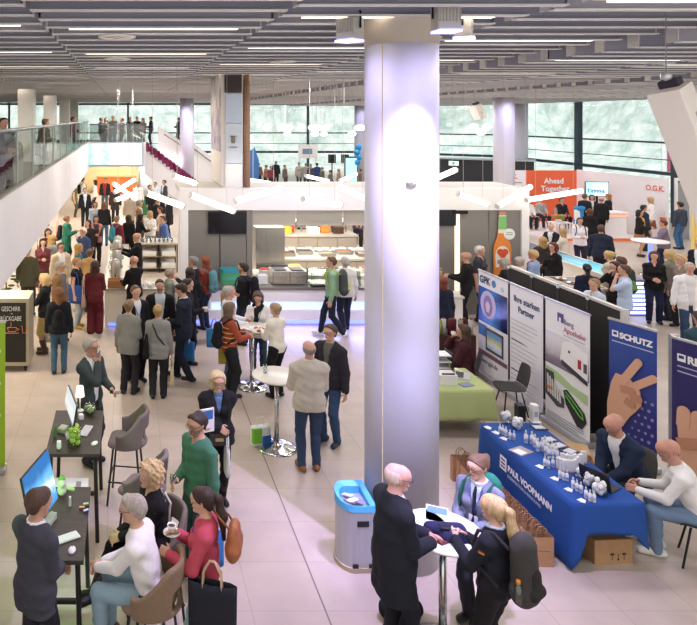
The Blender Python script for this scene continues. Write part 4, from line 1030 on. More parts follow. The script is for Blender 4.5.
for s in (-1, 1): d_ = MB().bb(s*.21-.19, s*.21+.19, -.27, -.25, .05, .3).build('drawer', mat('#c9c4bc', .25, .8), t); MB().bb(s*.21-.1, s*.21+.1, -.3, -.27, .2, .23).build('handle', CHROME, d_)
for s in (-1, 1): MB().bb(s*.21-.15, s*.21+.15, -.18, .18, .33, .345).build('hob_plate', mat('#5b5753', .4, .5), t)
t = thing('display_case', 'glass food display case on the kiosk counter', 'display case', (5.05, 16.64, .9)); m = MB(); m.bb(-.6, .6, -.28, -.27, 0, .34); m.bb(-.6, .6, -.28, .2, .33, .345); m.bb(-.6, -.59, -.28, .2, 0, .34); m.bb(.59, .6, -.28, .2, 0, .34); m.build('glass_hood', glass('#dfe8e4', .18, 'case_glass'), t)
MB().bb(-.6, .6, -.25, .25, 0, .03).build('base', STEEL, t); MB().bb(-.55, .55, .0, .2, .16, .18).build('shelf', STEEL, t); m = MB(); [m.bb(x-.02, x+.02, .16, .2, 0, .34) for x in (-.58, 0, .58)]; m.build('frame', STEEL, t)
t = thing('serving_tray', 'black serving tray on the kiosk counter before the glass case', 'tray', (4.62, 16.33, .9)); MB().bb(-.2, .2, -.1, .1, 0, .025).build('tray_body', BLACK, t, bevel=.01); MB().bb(-.17, .17, -.08, .08, .025, .03).build('liner', mat('#3a3735', .7), t)
crates = None
for i in range(4):
    c_ = ('#4fae78', '#5bb4a8', '#58b078', '#3f9fae')[i]
    t = thing('tray_crate', 'green and teal tray in the stack at the kiosk counter left end, %s' % ('bottom one', 'second from bottom', 'third from bottom', 'top one')[i], 'tray', (2.55, 16.75, .9+i*.085), R(i*3), 'tray stack on the kiosk counter'); m = MB(); m.bb(-.24, .24, -.17, .17, 0, .012); [m.bb(-.24, .24, s*.17-.008, s*.17+.008, 0, .08) for s in (1, -1)]; [m.bb(s*.24-.008, s*.24+.008, -.17, .17, 0, .08) for s in (1, -1)]; m.build('tray_body', mat(c_, .5), t)
t = thing('wire_basket', 'dark blue plastic basket on the kitchen island front', 'basket', (3.95, 17.55, 0.9)); m = MB(); [m.bb(-.22, .22, s*.14-.01, s*.14+.01, .0, .18) for s in (1, -1)]; [m.bb(s*.22-.01, s*.22+.01, -.14, .14, .0, .18) for s in (1, -1)]; m.bb(-.22, .22, -.14, .14, 0, .015); m.build('basket_body', mat('#22365e', .5), t); m = MB(); m.tube([(-.22, 0, .18), (-.2, 0, .24), (.2, 0, .24), (.22, 0, .18)], .012, 6); m.build('handle', mat('#22365e', .5), t)
t = thing('side_unit', 'low steel unit between the kiosk counter and the cooking island', 'kitchen unit', (5.0, 17.75, 0)); MB().bb(-1.7, 1.7, -.3, .4, 0, .86).build('carcass', mat('#c9c1b4', .35, .5), t); MB().bb(-1.72, 1.72, -.32, .42, .86, .9).build('worktop', mat('#ddd6ca', .3, .4), t)
t = thing('paper_stack', 'white napkin box on the kiosk counter beside the hot cabinet', 'box', (3.3, 16.6, .9)); MB().bb(-.12, .12, -.1, .1, 0, .22).build('box_body', PAPERW, t, bevel=.01); MB().bb(-.08, .08, -.02, .02, .22, .235).build('napkin', PAPERW, t)

pot = None
for i in range(12):
    x = 4.6 + .27*i; y = 24.25 - .05*(i % 3)
    if pot is None: pot = thing('steel_pot', 'small steel pot on the shelf over the rear kitchen unit', 'pot', (x, y, 1.48), 0, 'pots on the kitchen shelf'); MB().lathe([(.08, 0), (.085, .01), (.085, .13), (.08, .13), (.078, .02), (0, .015)], n=16).build('pot_body', STEEL, pot); MB().tube([(.085, 0, .1), (.2, 0, .11)], .01, 6).build('handle', BLACK, pot)
    else: dup(pot, (x, y, 1.48), i)
plt = None
for i in range(10):
    p = (4.75 + .26*i, 20.55 + .1*(i % 2), .9)
    if plt is None: plt = thing('plate_pile', 'pile of white plates at the rear edge of the cooking island', 'plates', p, 0, 'plate piles on the cooking island'); MB().lathe([(.06, 0), (.11, .02), (.11, .1), (.06, .09), (0, .09)], n=18).build('plate_stack', WHITE, plt); MB().lathe([(.02, .095), (.05, .1), (0, .13)], n=10).build('napkin', PAPERW, plt)
    else: dup(plt, p, i)
for i, (x, y, c_, l_) in enumerate(((4.45, 18.0, '#c9a23a', 'yellow'), (5.7, 17.7, '#e8e2d6', 'cream'), (6.3, 17.8, '#8a4a2a', 'brown'), (3.6, 17.6, '#b53a2a', 'red'))):
    t = thing('food_tub', '%s food tub on the low unit behind the kiosk counter' % l_, 'tub', (x, y, .9), 0, 'food tubs behind the counter'); MB().bb(-.16, .16, -.11, .11, 0, .13).build('tub_body', mat('#d9d4ca', .4), t, bevel=.01); MB().bb(-.14, .14, -.09, .09, .13, .15).build('food', mat(c_, .7, 0, 'paper'), t)
# ------------------------------------------------------------------ hanging light sticks
def stick(x1, y1, x2, y2, Y, lab, dy=.5, lit=4.0):
    a = Vector(at(x1, y1, Y-dy/2)); b = Vector(at(x2, y2, Y+dy/2)); mid = (a+b)/2
    t = thing('light_stick', lab, 'hanging lamp', mid, 0, 'hanging light sticks')
    MB().tube([a-mid, b-mid], .06, 10).build('tube', emis('#fff4e6', lit), t)
    d = (b-a).normalized()
    for s, p in ((-1, a), (1, b)): MB().tube([p-mid, p-mid+d*s*.04], .064, 10).build('end_cap', mat('#d8d4cf', .5), t)
    for p in (a.lerp(b, .15), a.lerp(b, .85)): MB().tube([p-mid, Vector((p.x, p.y, 6.6))-mid], .004, 4).build('cable', mat('#b9b6b2', .5), t)
stick(147, 193, 182, 206, 13.6, 'light stick hanging in front of the coffee counter, just left of the kiosk')
stick(191, 195, 233, 211, 14.5, 'light stick before the kiosk fascia above the left television')
stick(236, 201, 280, 189, 14.6, 'light stick sloping up to the right below the poster pillar')
stick(304, 199, 340, 205, 15.0, 'light stick nearly level above the kitchen opening')
stick(340, 187, 366, 199, 15.2, 'light stick half hidden by the column, above the kitchen opening')
stick(437, 178, 455, 170, 15.5, 'light stick just right of the big column', .2)
stick(459, 194, 487, 204, 16.0, 'thin light stick before the right kiosk fascia, sloping down', .2)
stick(498, 206, 530, 187, 15.8, 'light stick crossing the right kiosk corner')
stick(527, 200, 581, 191, 17.0, 'long light stick below the orange booth sign')
stick(114, 184, 136, 199, 19.5, 'light stick of the crossed trio, sloping down to the right')
stick(116, 200, 136, 193, 19.8, 'lowest light stick of the crossed trio')
stick(115, 192, 134, 180, 20.2, 'light stick of the crossed trio, sloping up to the right')
stick(174, 176, 195, 183, 15.5, 'light stick above the left kiosk corner')
stick(306, 176, 328, 181, 24, 'light stick behind the kiosk roof, centre'); stick(340, 181, 356, 174, 24, 'light stick behind the kiosk roof beside the column'); stick(250, 180, 270, 183, 24, 'light stick behind the kiosk roof near the poster pillar')
def hang_lamp(px_, py_, Y, w_, L, rz, tilt, lab):
    p = Vector(at(px_, py_, Y)); t = thing('hanging_beam', lab, 'hanging lamp', p, 0)
    M = Matrix.Rotation(R(tilt), 4, 'Y') @ Matrix.Rotation(R(rz), 4, 'Z')
    o = MB().bb(-w_/2, w_/2, -w_/2, w_/2, -L, 0).build('beam_body', mat('#efe6dc', .5), t, bevel=.008); o.matrix_local = M
    o = MB().bb(-w_*.02, w_*.42, -w_*.3, w_*.3, 0, .08).build('end_cap', mat('#2a2030', .4), t, bevel=.01); o.matrix_local = M
    o = MB().bb(-.02, .02, -w_/2-.004, -w_/2, -.36, -.3).build('type_plate', mat('#b9b3ad', .5), t); o.matrix_local = M
    q_ = M @ Vector((0, 0, .09)); MB().tube([q_, (q_.x, q_.y, 6.6 - p.z)], .006, 5).build('cable', mat('#8c8c90', .5), t)
    MB().lathe([(.0, 0), (.05, .02), (.05, .08), (0, .1)], (q_.x, q_.y, q_.z-.01), 12).build('hook', mat('#cfcfd2', .3, .6), t)
hang_lamp(669, 88, 7.2, .31, 2.0, 28, -21, 'big white tilted beam hanging at the right, close to the camera')
hang_lamp(475, 105, 25, .32, .55, 20, -22, 'small white tilted beam hanging before the far windows')
proto = None
for i, (x, y) in enumerate(((267, 127.6), (280.7, 127.6), (285, 128), (289, 127.6), (287.4, 133.6), (301.6, 127), (312, 127.6), (316.5, 127.4), (321, 128), (326, 127.6), (315, 133.6), (324, 134), (358, 128), (352, 133.6), (361, 127.6), (474, 126.6), (487, 126.6), (481, 132))):
    Y = (42 if x < 400 else 36) + 1.1*((i*5) % 7); p = at(x, y, Y)
    if proto is None:
        proto = thing('globe_pendant', 'white glowing globe pendant hanging before the far windows', 'pendant lamp', p, 0, 'globe pendants before the far windows'); MB().ball((0, 0, 0), (.26, .26, .19), 16, 10).build('globe', emis('#fffaf0', 1.6), proto); MB().tube([(0, 0, .19), (0, 0, 1.6)], .01, 5).build('cord', mat('#c9c9c9', .5), proto)
    else: dup(proto, p)
# ------------------------------------------------------------------ right stand: banners, partition, tables
def lines(n, x0, x1, z0, dz, th=.012, jag=.5, d=.004):
    m = MB()
    for i in range(n): m.prism([(x0, z0-i*dz), (x0+(x1-x0)*(1-jag*random.random()), z0-i*dz), (x0+(x1-x0)*(1-jag*random.random()*.0)*(1-jag*.3*((i*7) % 5)/5), z0-i*dz-th), (x0, z0-i*dz-th)], frame((0, -d, 0), (1, 0, 0), (0, 0, 1)), .003)
    return m
def rect(x0, x1, z0, z1, d): return MB().prism([(x0, z0), (x1, z0), (x1, z1), (x0, z1)], frame((0, -d, 0), (1, 0, 0), (0, 0, 1)), .003)
def poly(pts, d): return MB().prism(pts, frame((0, -d, 0), (1, 0, 0), (0, 0, 1)), .003)
TX = lambda x, z, d=.006: frame((x, -d, z), (1, 0, 0), (0, 0, 1))
def banner(p0, p1, hgt, lab, sheet, name='rollup_banner'):
    p0 = Vector((p0[0], p0[1], 0)); p1 = Vector((p1[0], p1[1], 0)); d = p1-p0
    t = thing(name, lab, 'banner', p0, math.atan2(d.y, d.x)); w_ = d.length
    MB().bb(0, w_, -.1, .1, 0, .09).build('base', mat('#c4c4c6', .35, .7), t, bevel=.02)
    MB().bb(.01, w_-.01, 0, .006, .09, hgt).build('banner_sheet', sheet, t)
    MB().bb(0, w_, -.012, .018, hgt, hgt+.03).build('top_rail', mat('#cfcfd1', .35, .7), t)
    MB().tube([(w_/2, .04, .09), (w_/2, .03, hgt)], .012, 6).build('pole', DARKM, t)
    return t, w_
NAVYT = mat('#20365c', .5); WP = mat('#f4f2f4', .6)
# banner 1
t, w_ = banner((6.86, 13.2), (6.88, 12.2), 2.0, 'white banner with a blue eye-like photo and laptop, farthest in the banner row', WP)
rect(.02, w_-.02, 1.05, 1.72, .004).build('blue_photo', screen_mat('blue_photo', [(0, '#1d2f7a'), (.4, '#2f5fb8'), (.7, '#3f86d0'), (1, '#14205c')], 0), t)
m = MB(); m.prism(disc(.36, 1.42, .26), fz(.008), .002); m.build('ring_picture', mat('#c9c0e0', .5), t)
m = MB(); m.prism([(.36+.15*math.cos(a), 1.4+.2*math.sin(a)) for a in [2*math.pi*i/20 for i in range(20)]], fz(.011), .002); m.build('face_picture', mat('#8f78b8', .5), t)
m = MB(); m.prism([(.28, 1.42), (.36, 1.5), (.44, 1.42), (.4, 1.28), (.32, 1.28)], fz(.014), .002); m.build('face_highlight', mat('#e6d3d8', .5), t)
rect(.02, .3, .78, 1.0, .004).build('blue_box', mat('#3d6fae', .5), t); rect(.28, .86, .55, .98, .006).build('laptop_picture', mat('#4a4a55', .5), t); rect(.33, .81, .6, .93, .009).build('laptop_screen', screen_mat('laptop_print', [(0, '#9cc0e0'), (.5, '#e8eef2'), (.7, '#d8d89a'), (1, '#7aa8d4')], 0, 2), t)
rect(.02, w_-.02, .42, .5, .004).build('brown_strip', mat('#7a5a62', .5), t)
text('GPK', 'lettering', .19, NAVYT, t, TX(.06, 1.8), font_w=.006); m = MB(); m.prism(disc(.55, 1.86, .07), fz(.005), .002); m.build('round_logo', mat('#4f83ae', .5), t); m = MB(); m.prism(disc(.82, 1.82, .05), fz(.005), .002); m.build('pale_logo', mat('#c3d6d6', .5), t); text('www.gpk.de', 'web_lettering', .12, mat('#4a3a55', .5), t, TX(.08, .28))
# banner 2
t, w_ = banner((6.88, 12.15), (6.9, 11.2), 2.0, 'white text banner headed in blue, between the two photo banners', WP)
text('Ihre starken', 'headline', .15, NAVYT, t, TX(.13, 1.73), font_w=.003); text('Partner', 'headline', .15, NAVYT, t, TX(.26, 1.56), font_w=.003)
lines(4, .06, .85, 1.4, .075, .014).build('text_block', mat('#c6c4ce', .6), t); lines(1, .06, .55, 1.05, .1, .022).build('text_heading', mat('#4a4a66', .6), t); lines(5, .06, .85, .96, .075, .014).build('text_block', mat('#c6c4ce', .6), t); lines(1, .06, .6, .52, .1, .022).build('text_heading', mat('#4a4a66', .6), t); lines(4, .06, .8, .42, .07, .014).build('text_block', mat('#c6c4ce', .6), t)
# banner 3
t, w_ = banner((6.9, 11.15), (6.96, 10.15), 2.0, 'white banner with a delivery van and open equipment bags, nearest of the white banners', WP)
rect(.3, .44, 1.72, 1.86, .004).build('square_logo', mat('#5b4a86', .5), t); rect(.34, .38, 1.72, 1.79, .006).build('logo_mark', WP, t)
text('Berg', 'lettering', .12, mat('#7a6fa0', .5), t, TX(.44, 1.71)); text('Apotheke', 'lettering', .12, mat('#b8486a', .5), t, TX(.67, 1.71) if False else TX(.44, 1.59)); lines(1, .44, .9, 1.54, .05, .01, 0).build('sub_line', mat('#a9a0b8', .6), t)
rect(.02, w_-.02, .98, 1.5, .003).build('photo_ground', screen_mat('road_photo', [(0, '#6d5f74'), (.4, '#9a8c9c'), (.6, '#d4cbd4'), (1, '#efeaf0')], 0, 2), t)
poly([(.36, 1.12), (.42, 1.42), (.6, 1.48), (.96, 1.4), (.96, .98), (.7, 1.04)], .006).build('van_body', mat('#f6f4f6', .5), t); poly([(.4, 1.06), (.7, .98), (.96, .92), (.96, .99), (.7, 1.06), (.4, 1.14)], .009).build('van_bumper', mat('#403a48', .5), t); rect(.76, .83, 1.12, 1.26, .01).build('tail_light', mat('#b8243a', .5), t); rect(.88, .95, 1.1, 1.24, .01).build('window_print', mat('#584e5e', .5), t); m = MB(); m.prism(disc(.57, 1.31, .022), fz(.01), .002); m.build('mark', mat('#33303a', .5), t)
poly([(.03, .92), (.3, .9), (.62, .8), (.96, .78), (.96, .62), (.5, .72), (.03, .8)], .005).build('green_wave', mat('#b4cf9a', .5), t)
poly([(.03, .86), (.22, .86), (.24, .62), (.46, .52), (.46, .38), (.3, .34), (.03, .46)], .008).build('open_bag', mat('#4e4c52', .5), t); m = MB(); [m.prism([(.06+i*.055, .8-.03*i), (.095+i*.055, .8-.03*i), (.12+i*.055, .5-.015*i), (.08+i*.055, .5-.015*i)], fz(.011), .002) for i in range(6)]; m.build('bag_contents', mat('#e2e0dc', .5), t); rect(.06, .2, .56, .61, .013).build('orange_strip', mat('#d98a3a', .5), t)
poly([(.44, .66), (.52, .7), (.9, .48), (.94, .36), (.84, .22), (.74, .22), (.5, .46)], .01).build('closed_bag', mat('#232427', .5), t); m = MB(); m.tube([(.5, -.014, .66), (.86, -.014, .46), (.88, -.014, .38), (.8, -.014, .4), (.5, -.014, .6)], .01, 5); m.build('green_piping', mat('#67c23c', .5), t)
lines(3, .05, .9, .2, .04, .01).build('text_block', mat('#9a98a4', .6), t)
# black partition
t = thing('partition_screen', 'long black folding partition behind the white banners', 'partition', (7.33, 12.92, 0), R(-90))
for i in range(4):
    MB().bb(i*.74+.01, i*.74+.73, -.03, .03, .05, 2.12).build('panel', mat('#2a2624', .85, 0, 'cloth'), t); MB().bb(i*.74, i*.74+.74, -.035, .035, 2.12, 2.16).build('top_rail', mat('#d9d5cf', .4, .4), t)
    MB().bb(i*.74-.02, i*.74+.02, -.04, .04, 0, 2.16).build('post', mat('#39342f', .5), t); MB().bb(i*.74-.05, i*.74+.05, -.25, .25, 0, .03).build('foot', DARKM, t); MB().bb(i*.74-.03, i*.74+.03, -.045, .045, 2.1, 2.15).build('clip', mat('#e8e6f0', .4), t)
MB().bb(2.95, 3.0, -.05, .05, 0, 2.16).build('end_post', mat('#dcd9d4', .4, .3), t)
# navy banners
HANDM = mat('#dba98c', .6); HANDS = mat('#c08a70', .6)
NAVYB = screen_mat('navy_sheet', [(0, '#241f5e'), (.55, '#29307e'), (.8, '#2c4394'), (1, '#2d4c9c')], 0, 2)
t, w_ = banner((7.14, 10.02), (7.37, 9.38), 2.0, 'navy blue banner with a hand making a V sign', NAVYB); text('SCHUTZ', 'headline', .115, WP, t, TX(.17, 1.77), font_w=.006); rect(.06, .15, 1.77, 1.86, .005).build('square_logo', WP, t); rect(.08, .13, 1.8, 1.84, .008).build('logo_mark', mat('#2b3a88', .5), t); lines(1, .06, .64, 1.71, .05, .014, .05).build('sub_line', mat('#b9c2e6', .6), t)
def roundcap(a, b, r, n=8):
    a = Vector(a); b = Vector(b); d = (b-a).normalized(); p = Vector((-d.y, d.x)); ang = math.atan2(d.y, d.x)
    return [tuple(b + Vector((math.cos(ang+R(90)-R(180)*i/n), math.sin(ang+R(90)-R(180)*i/n)))*r) for i in range(n+1)] + [tuple(a - p*r), tuple(a + p*r)]
m = MB(); m.prism([(.0, .5), (.0, .78), (.06, 1.1), (.12, 1.24), (.3, 1.24), (.46, 1.1), (.48, .9), (.4, .78), (.32, .68), (.22, .5)][::-1], fz(.012), .012); m.build('hand_picture', HANDM, t)
m = MB(); m.prism(roundcap((.2, 1.12), (.44, 1.5), .055), fz(.018), .012); m.prism(roundcap((.34, 1.1), (.64, 1.34), .053), fz(.018), .012); m.build('finger_picture', HANDM, t)
m = MB(); m.prism(roundcap((.2, 1.04), (.36, 1.06), .05), fz(.024), .012); m.prism(roundcap((.34, .94), (.44, .98), .06), fz(.024), .012); m.prism(roundcap((.26, .9), (.36, .86), .05), fz(.026), .012); m.build('folded_finger_picture', HANDS, t)
m = MB(); [m.prism(disc(.3+ix*.09+(iz % 2)*.045, .2+iz*.11, .014+.003*ix, 10), fz(.006), .002) for ix in range(5) for iz in range(8) if ix*.09+.3 > .22+.02*iz and ix*.09+.3+(iz % 2)*.045 < .65]; m.build('dot_pattern', mat('#7a84c8', .5), t)
t, w_ = banner((7.38, 9.16), (7.68, 8.36), 2.0, 'navy blue banner with a raised fist, at the right edge', mat('#2a2560', .5)); text('REINIGUNG', 'headline', .135, WP, t, TX(.2, 1.72), font_w=.006); rect(.08, .18, 1.72, 1.82, .005).build('square_logo', WP, t); rect(.1, .16, 1.76, 1.8, .008).build('logo_mark', mat('#2a2560', .5), t); lines(2, .08, .6, 1.66, .07, .016, .1).build('sub_line', mat('#b9b6d6', .6), t)
m = MB(); m.prism([(.12, .2), (.1, .7), (.08, .98), (.2, 1.05), (.8, 1.05), (.82, .7), (.72, .2)][::-1], fz(.012), .012); m.build('fist_picture', HANDM, t)
m = MB(); [m.prism(roundcap((.16+i*.165, .86), (.17+i*.165, 1.06), .08), fz(.02), .014) for i in range(4)]; m.build('finger_picture', HANDM, t); m = MB(); m.prism(roundcap((.1, .62), (.5, .76), .07), fz(.028), .014); m.build('thumb_picture', HANDS, t)
t = thing('silver_post', 'slim silver banner post between the two navy banners', 'post', (7.53, 9.3, 0)); MB().bb(-.05, .05, -.03, .03, 0, 2.0).build('post_body', mat('#b9b6b4', .35, .5), t); MB().bb(-.06, .12, -.05, .05, 0, .03).build('foot', DARKM, t)

# ---- blue table
BX0, BX1, BY0, BY1 = 4.9, 5.68, 7.42, 9.36
t = thing('display_table', 'long folding table under a bright blue cloth', 'table', ((BX0+BX1)/2, (BY0+BY1)/2, 0)); MB().bb(-.37, .37, -.95, .95, .71, .74).build('table_top', mat('#b9b4ac', .5), t)
for x in (-.32, .32):
    for y in (-.8, .8): MB().tube([(x, y, 0), (x, y, .71)], .018, 8).build('leg', mat('#bcbab6', .3, .7), t)
BLUE = cloth('#1c4fa8', .7)
cl = thing('tablecloth', 'bright blue cloth with white lettering draped over the long table', 'tablecloth', ((BX0+BX1)/2, (BY0+BY1)/2, .74))
hw, hl = (BX1-BX0)/2, (BY1-BY0)/2
MB().bb(-hw, hw, -hl, hl, .002, .012).build('cloth_top', BLUE, cl)
def drape(p0, p1, drops, out, nu=48, nv=8, amp=.018, freq=9):
    p0 = Vector(p0); p1 = Vector(p1); u = (p1-p0); L = u.length; u /= L; n = Vector((u.y, -u.x)); rows = []
    for j in range(nv+1):
        row = []
        for i in range(nu+1):
            s = i/nu; dr = drops(s); a = amp*(j/nv)*math.sin(freq*2*math.pi*s*L/2 + 1.3*math.sin(5*s))
            p = p0 + u*(L*s) + n*(out*(j/nv) + a); row.append((p.x, p.y, .012 - dr*j/nv))
        rows.append(row)
    return MB().sheet(rows)
def skirt(hw, hl, drop, out, amp, parent, m_):
    corners = [(-hw, hl), (-hw, -hl), (hw, -hl), (hw, hl)]; per = []
    for c_ in range(4):
        a_ = Vector(corners[c_]); b_ = Vector(corners[(c_+1) % 4]); n_ = max(10, int((b_-a_).length/.04))
        for i in range(n_):
            s = i/n_; p = a_.lerp(b_, s); d_ = (b_-a_).normalized(); nr = Vector((d_.y, -d_.x)); ed = min(s, 1-s)*(b_-a_).length
            dp = (Vector((b_-a_)).normalized() if False else nr)
            if ed < .03:
                q_ = corners[(c_-1) % 4] if s < .5 else corners[(c_+2) % 4]; cc = a_ if s < .5 else b_
                d2 = (cc - Vector(q_)).normalized() if s < .5 else (Vector(q_) - cc).normalized(); n2 = Vector((d2.y, -d2.x)); dp = (nr + n2*(1-ed/.03)).normalized()
            per.append((p, dp, drop(c_, s), c_, s))
    rows = []; nv = 9; tot = len(per)
    for j in range(nv+1):
        row = []
        for i in range(tot+1):
            p, n_, dr, c_, s = per[i % tot]; a_ = amp*(j/nv)*(math.sin(i*.52 + .8*math.sin(i*.13)) + .5*math.sin(i*.23))
            w_ = p + n_*(out*(j/nv)**.7 + a_); row.append((w_.x, w_.y, .012 - dr*j/nv))
        rows.append(row)
    MB().sheet(rows).build('cloth_skirt', m_, parent, solid=.006)
skirt(hw, hl, lambda c_, s: (.73 if c_ == 0 else .7 if c_ == 3 else .32 + .4*max(0, 1-s/.15)**.8 + .18*max(0, (s-.82)/.18) if c_ == 1 else .32 + .18*max(0, 1-s/.1)+.38*max(0, (s-.85)/.15)), .05, .009, cl, BLUE)
Mt = frame((-hw-.062, .2, -.25), (0, -1, 0), (.03, 0, 1)); text('PAUL VOORMANN', 'lettering', .105, WP, cl, Mt, font_w=.004)
Mt = frame((-hw-.066, .2, -.325), (0, -1, 0), (.03, 0, 1)); text('DESINFEKTION & REINIGUNG', 'small_lettering', .052, mat('#c3cdea', .6), cl, Mt)
m = MB(); m.prism([(0, 0), (.15, 0), (.15, .17), (0, .17)], frame((-hw-.062, .38, -.29), (0, -1, 0), (.03, 0, 1)), .002); lg = m.build('square_logo', WP, cl); m = MB(); [m.prism([(.03, .03+i*.045), (.12, .03+i*.045), (.12, .05+i*.045), (.03, .05+i*.045)], frame((-hw-.065, .38, -.29), (0, -1, 0), (.03, 0, 1)), .002) for i in range(3)]; m.build('logo_mark', BLUE, lg)
ZT = .754
def onT(x, y): Y = F*(H-ZT)/(y-CY); return ((x-CX)*Y/F, Y, ZT)
bott = None
def bottle(x, y, s=1.0, g='a'):
    global bott
    labs = {'a': 'tall white pump bottle in the front rows on the blue table', 'b': 'small white bottle standing in a loose group on the blue table', 'c': 'white bottle in the crowded middle of the blue table'}
    if bott is None:
        bott = thing('white_bottle', labs[g], 'bottle', onT(x, y), 0, 'white bottles on the blue table'); MB().lathe([(.017, 0), (.019, .01), (.019, .085), (.008, .1)], n=12).build('bottle_body', PLASTW, bott); MB().lathe([(.009, .098), (.009, .125), (.004, .135)], n=10).build('cap', mat('#dcd9d6', .4), bott); MB().lathe([(.0195, .025), (.0195, .07)], n=12).build('label', mat('#c9d2e6', .5), bott); bott.scale = (s, s, s); return
    o = dup(bott, onT(x, y), random.uniform(0, 6), labs[g]); o.scale = (s, s, s)
for x, y in ((526, 443), (532, 444), (535, 447), (538, 451), (542, 451), (545, 449)): bottle(x, y, 1.25, 'a')
for x, y in ((546, 455), (549, 457.5), (552.5, 458), (556, 455), (548.5, 452), (552, 453), (557, 459)): bottle(x, y, 1.15, 'c')
for x, y in ((545, 466), (548.5, 468), (553, 467), (560, 478), (563.5, 480), (567, 481), (573, 488), (577, 491), (581, 493), (586, 498), (590, 501), (594, 502), (500, 433), (503, 434.5), (506, 436), (510, 439), (514, 440)): bottle(x, y, .95, 'b')
pk = None
for i, (x, y) in enumerate(((559, 469), (562, 470.5), (565, 471.5), (568, 472), (571.5, 472.5), (575, 471.5), (578, 468.5), (581, 466), (584, 463), (563, 465), (567, 466), (571, 467), (575, 466))):
    if pk is None:
        pk = thing('refill_pouch', 'white standing pouch with pink base line, crowded mid table', 'pouch', onT(x, y), 0, 'white pouches on the blue table'); m = MB(); m.prism([(-.028, 0), (.028, 0), (.03, .13), (.02, .15), (-.03, .14)], frame((0, .012, 0), (1, 0, 0), (0, 0, 1)), .024); m.build('pouch_body', PLASTW, pk, bevel=.004); MB().bb(-.029, .029, -.014, .014, .004, .016).build('base_line', mat('#d88a8f', .5), pk)
    else: dup(pk, onT(x, y), random.uniform(-.5, .5))
def jar(x, y, lab, sz, ht):
    t = thing('sample_jar', lab, 'jar', onT(x, y)); MB().lathe([(sz*.9, 0), (sz, .02), (sz, ht), (sz*.96, ht), (sz*.94, .02), (0, .01)], n=20).build('jar_body', glass('#f6f8fa', .06, 'jar_glass'), t)
    m = MB()
    for i in range(16): a = random.uniform(0, 6.28); r = sz*.6*math.sqrt(random.random()); m.ball((r*math.cos(a), r*math.sin(a), .035+random.random()*ht*.95), (.03, .022, .034), 8, 6)
    tag(m.build('packets', PAPERW, t), kind='stuff')
jar(506, 423, 'clear jar of grey-white samples at the far end of the blue table', .085, .13); jar(517, 429, 'clear jar heaped with white packets, second from the table far end', .08, .11)
jar(581, 480, 'clear jar of white packets behind the pouches', .08, .1); jar(590, 487, 'clear jar of white packets, middle of the front three', .08, .11); jar(599, 495, 'clear jar of white packets nearest the laptop', .085, .12)
cd = None
for x, y in ((487, 427), (495, 432), (503, 438), (539, 466), (554, 478), (568, 489), (581, 500)):
    for k_ in range(2):
        p = onT(x + k_*2.0, y + k_*1.2)
        if cd is None: cd = thing('info_card', 'white card lying at the near edge of the blue table', 'card', p, .4, 'white cards along the blue table edge'); m = MB(); m.bb(-.04, .04, -.025, .025, 0, .002); m.build('card_sheet', PAPERW, cd)
        else: o = dup(cd, (p[0], p[1], ZT + .002*k_), .4+.5*k_)
t = thing('brochure', 'open grey and white brochure lying on the blue table', 'brochure', onT(521, 451), R(25)); MB().bb(-.12, .12, -.09, .09, 0, .003).build('page', mat('#a89c96', .5), t); MB().bb(-.1, .02, -.07, .05, .003, .005).build('picture', PAPERW, t)
for i, (x, y) in enumerate(((531, 428), (541, 440), (551, 446), (562, 452))):
    t = thing('sample_folder', 'dark folder with samples on the blue table, %s from the far end' % ('first', 'second', 'third', 'fourth')[i], 'folder', onT(x+8, y), R(10*i), 'dark folders on the blue table'); MB().bb(-.09, .09, -.07, .07, 0, .012).build('cover', mat('#3a3c4a', .5), t); MB().bb(-.07, .07, -.05, .05, .012, .016).build('insert', mat('#d4d6e0', .5), t)
t = thing('black_speaker_box', 'upright black box at the far end of the blue table', 'box', onT(520, 420)); MB().bb(-.05, .05, -.06, .06, 0, .22).build('box_body', BLACK, t, bevel=.006); MB().bb(-.035, .035, -.064, -.06, .03, .19).build('front_grille', DARKM, t)
t = thing('soap_dispenser', 'upright white dispenser beside the black box on the blue table', 'dispenser', onT(534, 421)); MB().bb(-.045, .045, -.05, .05, 0, .24).build('dispenser_body', WHITE, t, bevel=.012); MB().bb(-.025, .025, -.054, -.05, .08, .15).build('window', mat('#b9bcc4', .3), t); MB().bb(-.06, .06, -.08, .06, 0, .012).build('base', WHITE, t)
t = thing('laptop', 'open black laptop at the near corner of the blue table', 'laptop', (5.46, 7.78, ZT), R(-60)); MB().bb(-.16, .16, -.11, .11, 0, .016).build('keyboard_base', mat('#3b3936', .5), t, bevel=.004); o = MB().bb(-.16, .16, -.008, .008, 0, .22).build('screen_lid', mat('#232227', .4), t, bevel=.004); o.location = (0, -.11, .012); o.rotation_euler = (R(14), 0, 0); MB().bb(-.145, .145, .008, .011, .015, .205).build('display', mat('#7a8aa6', .2), o)
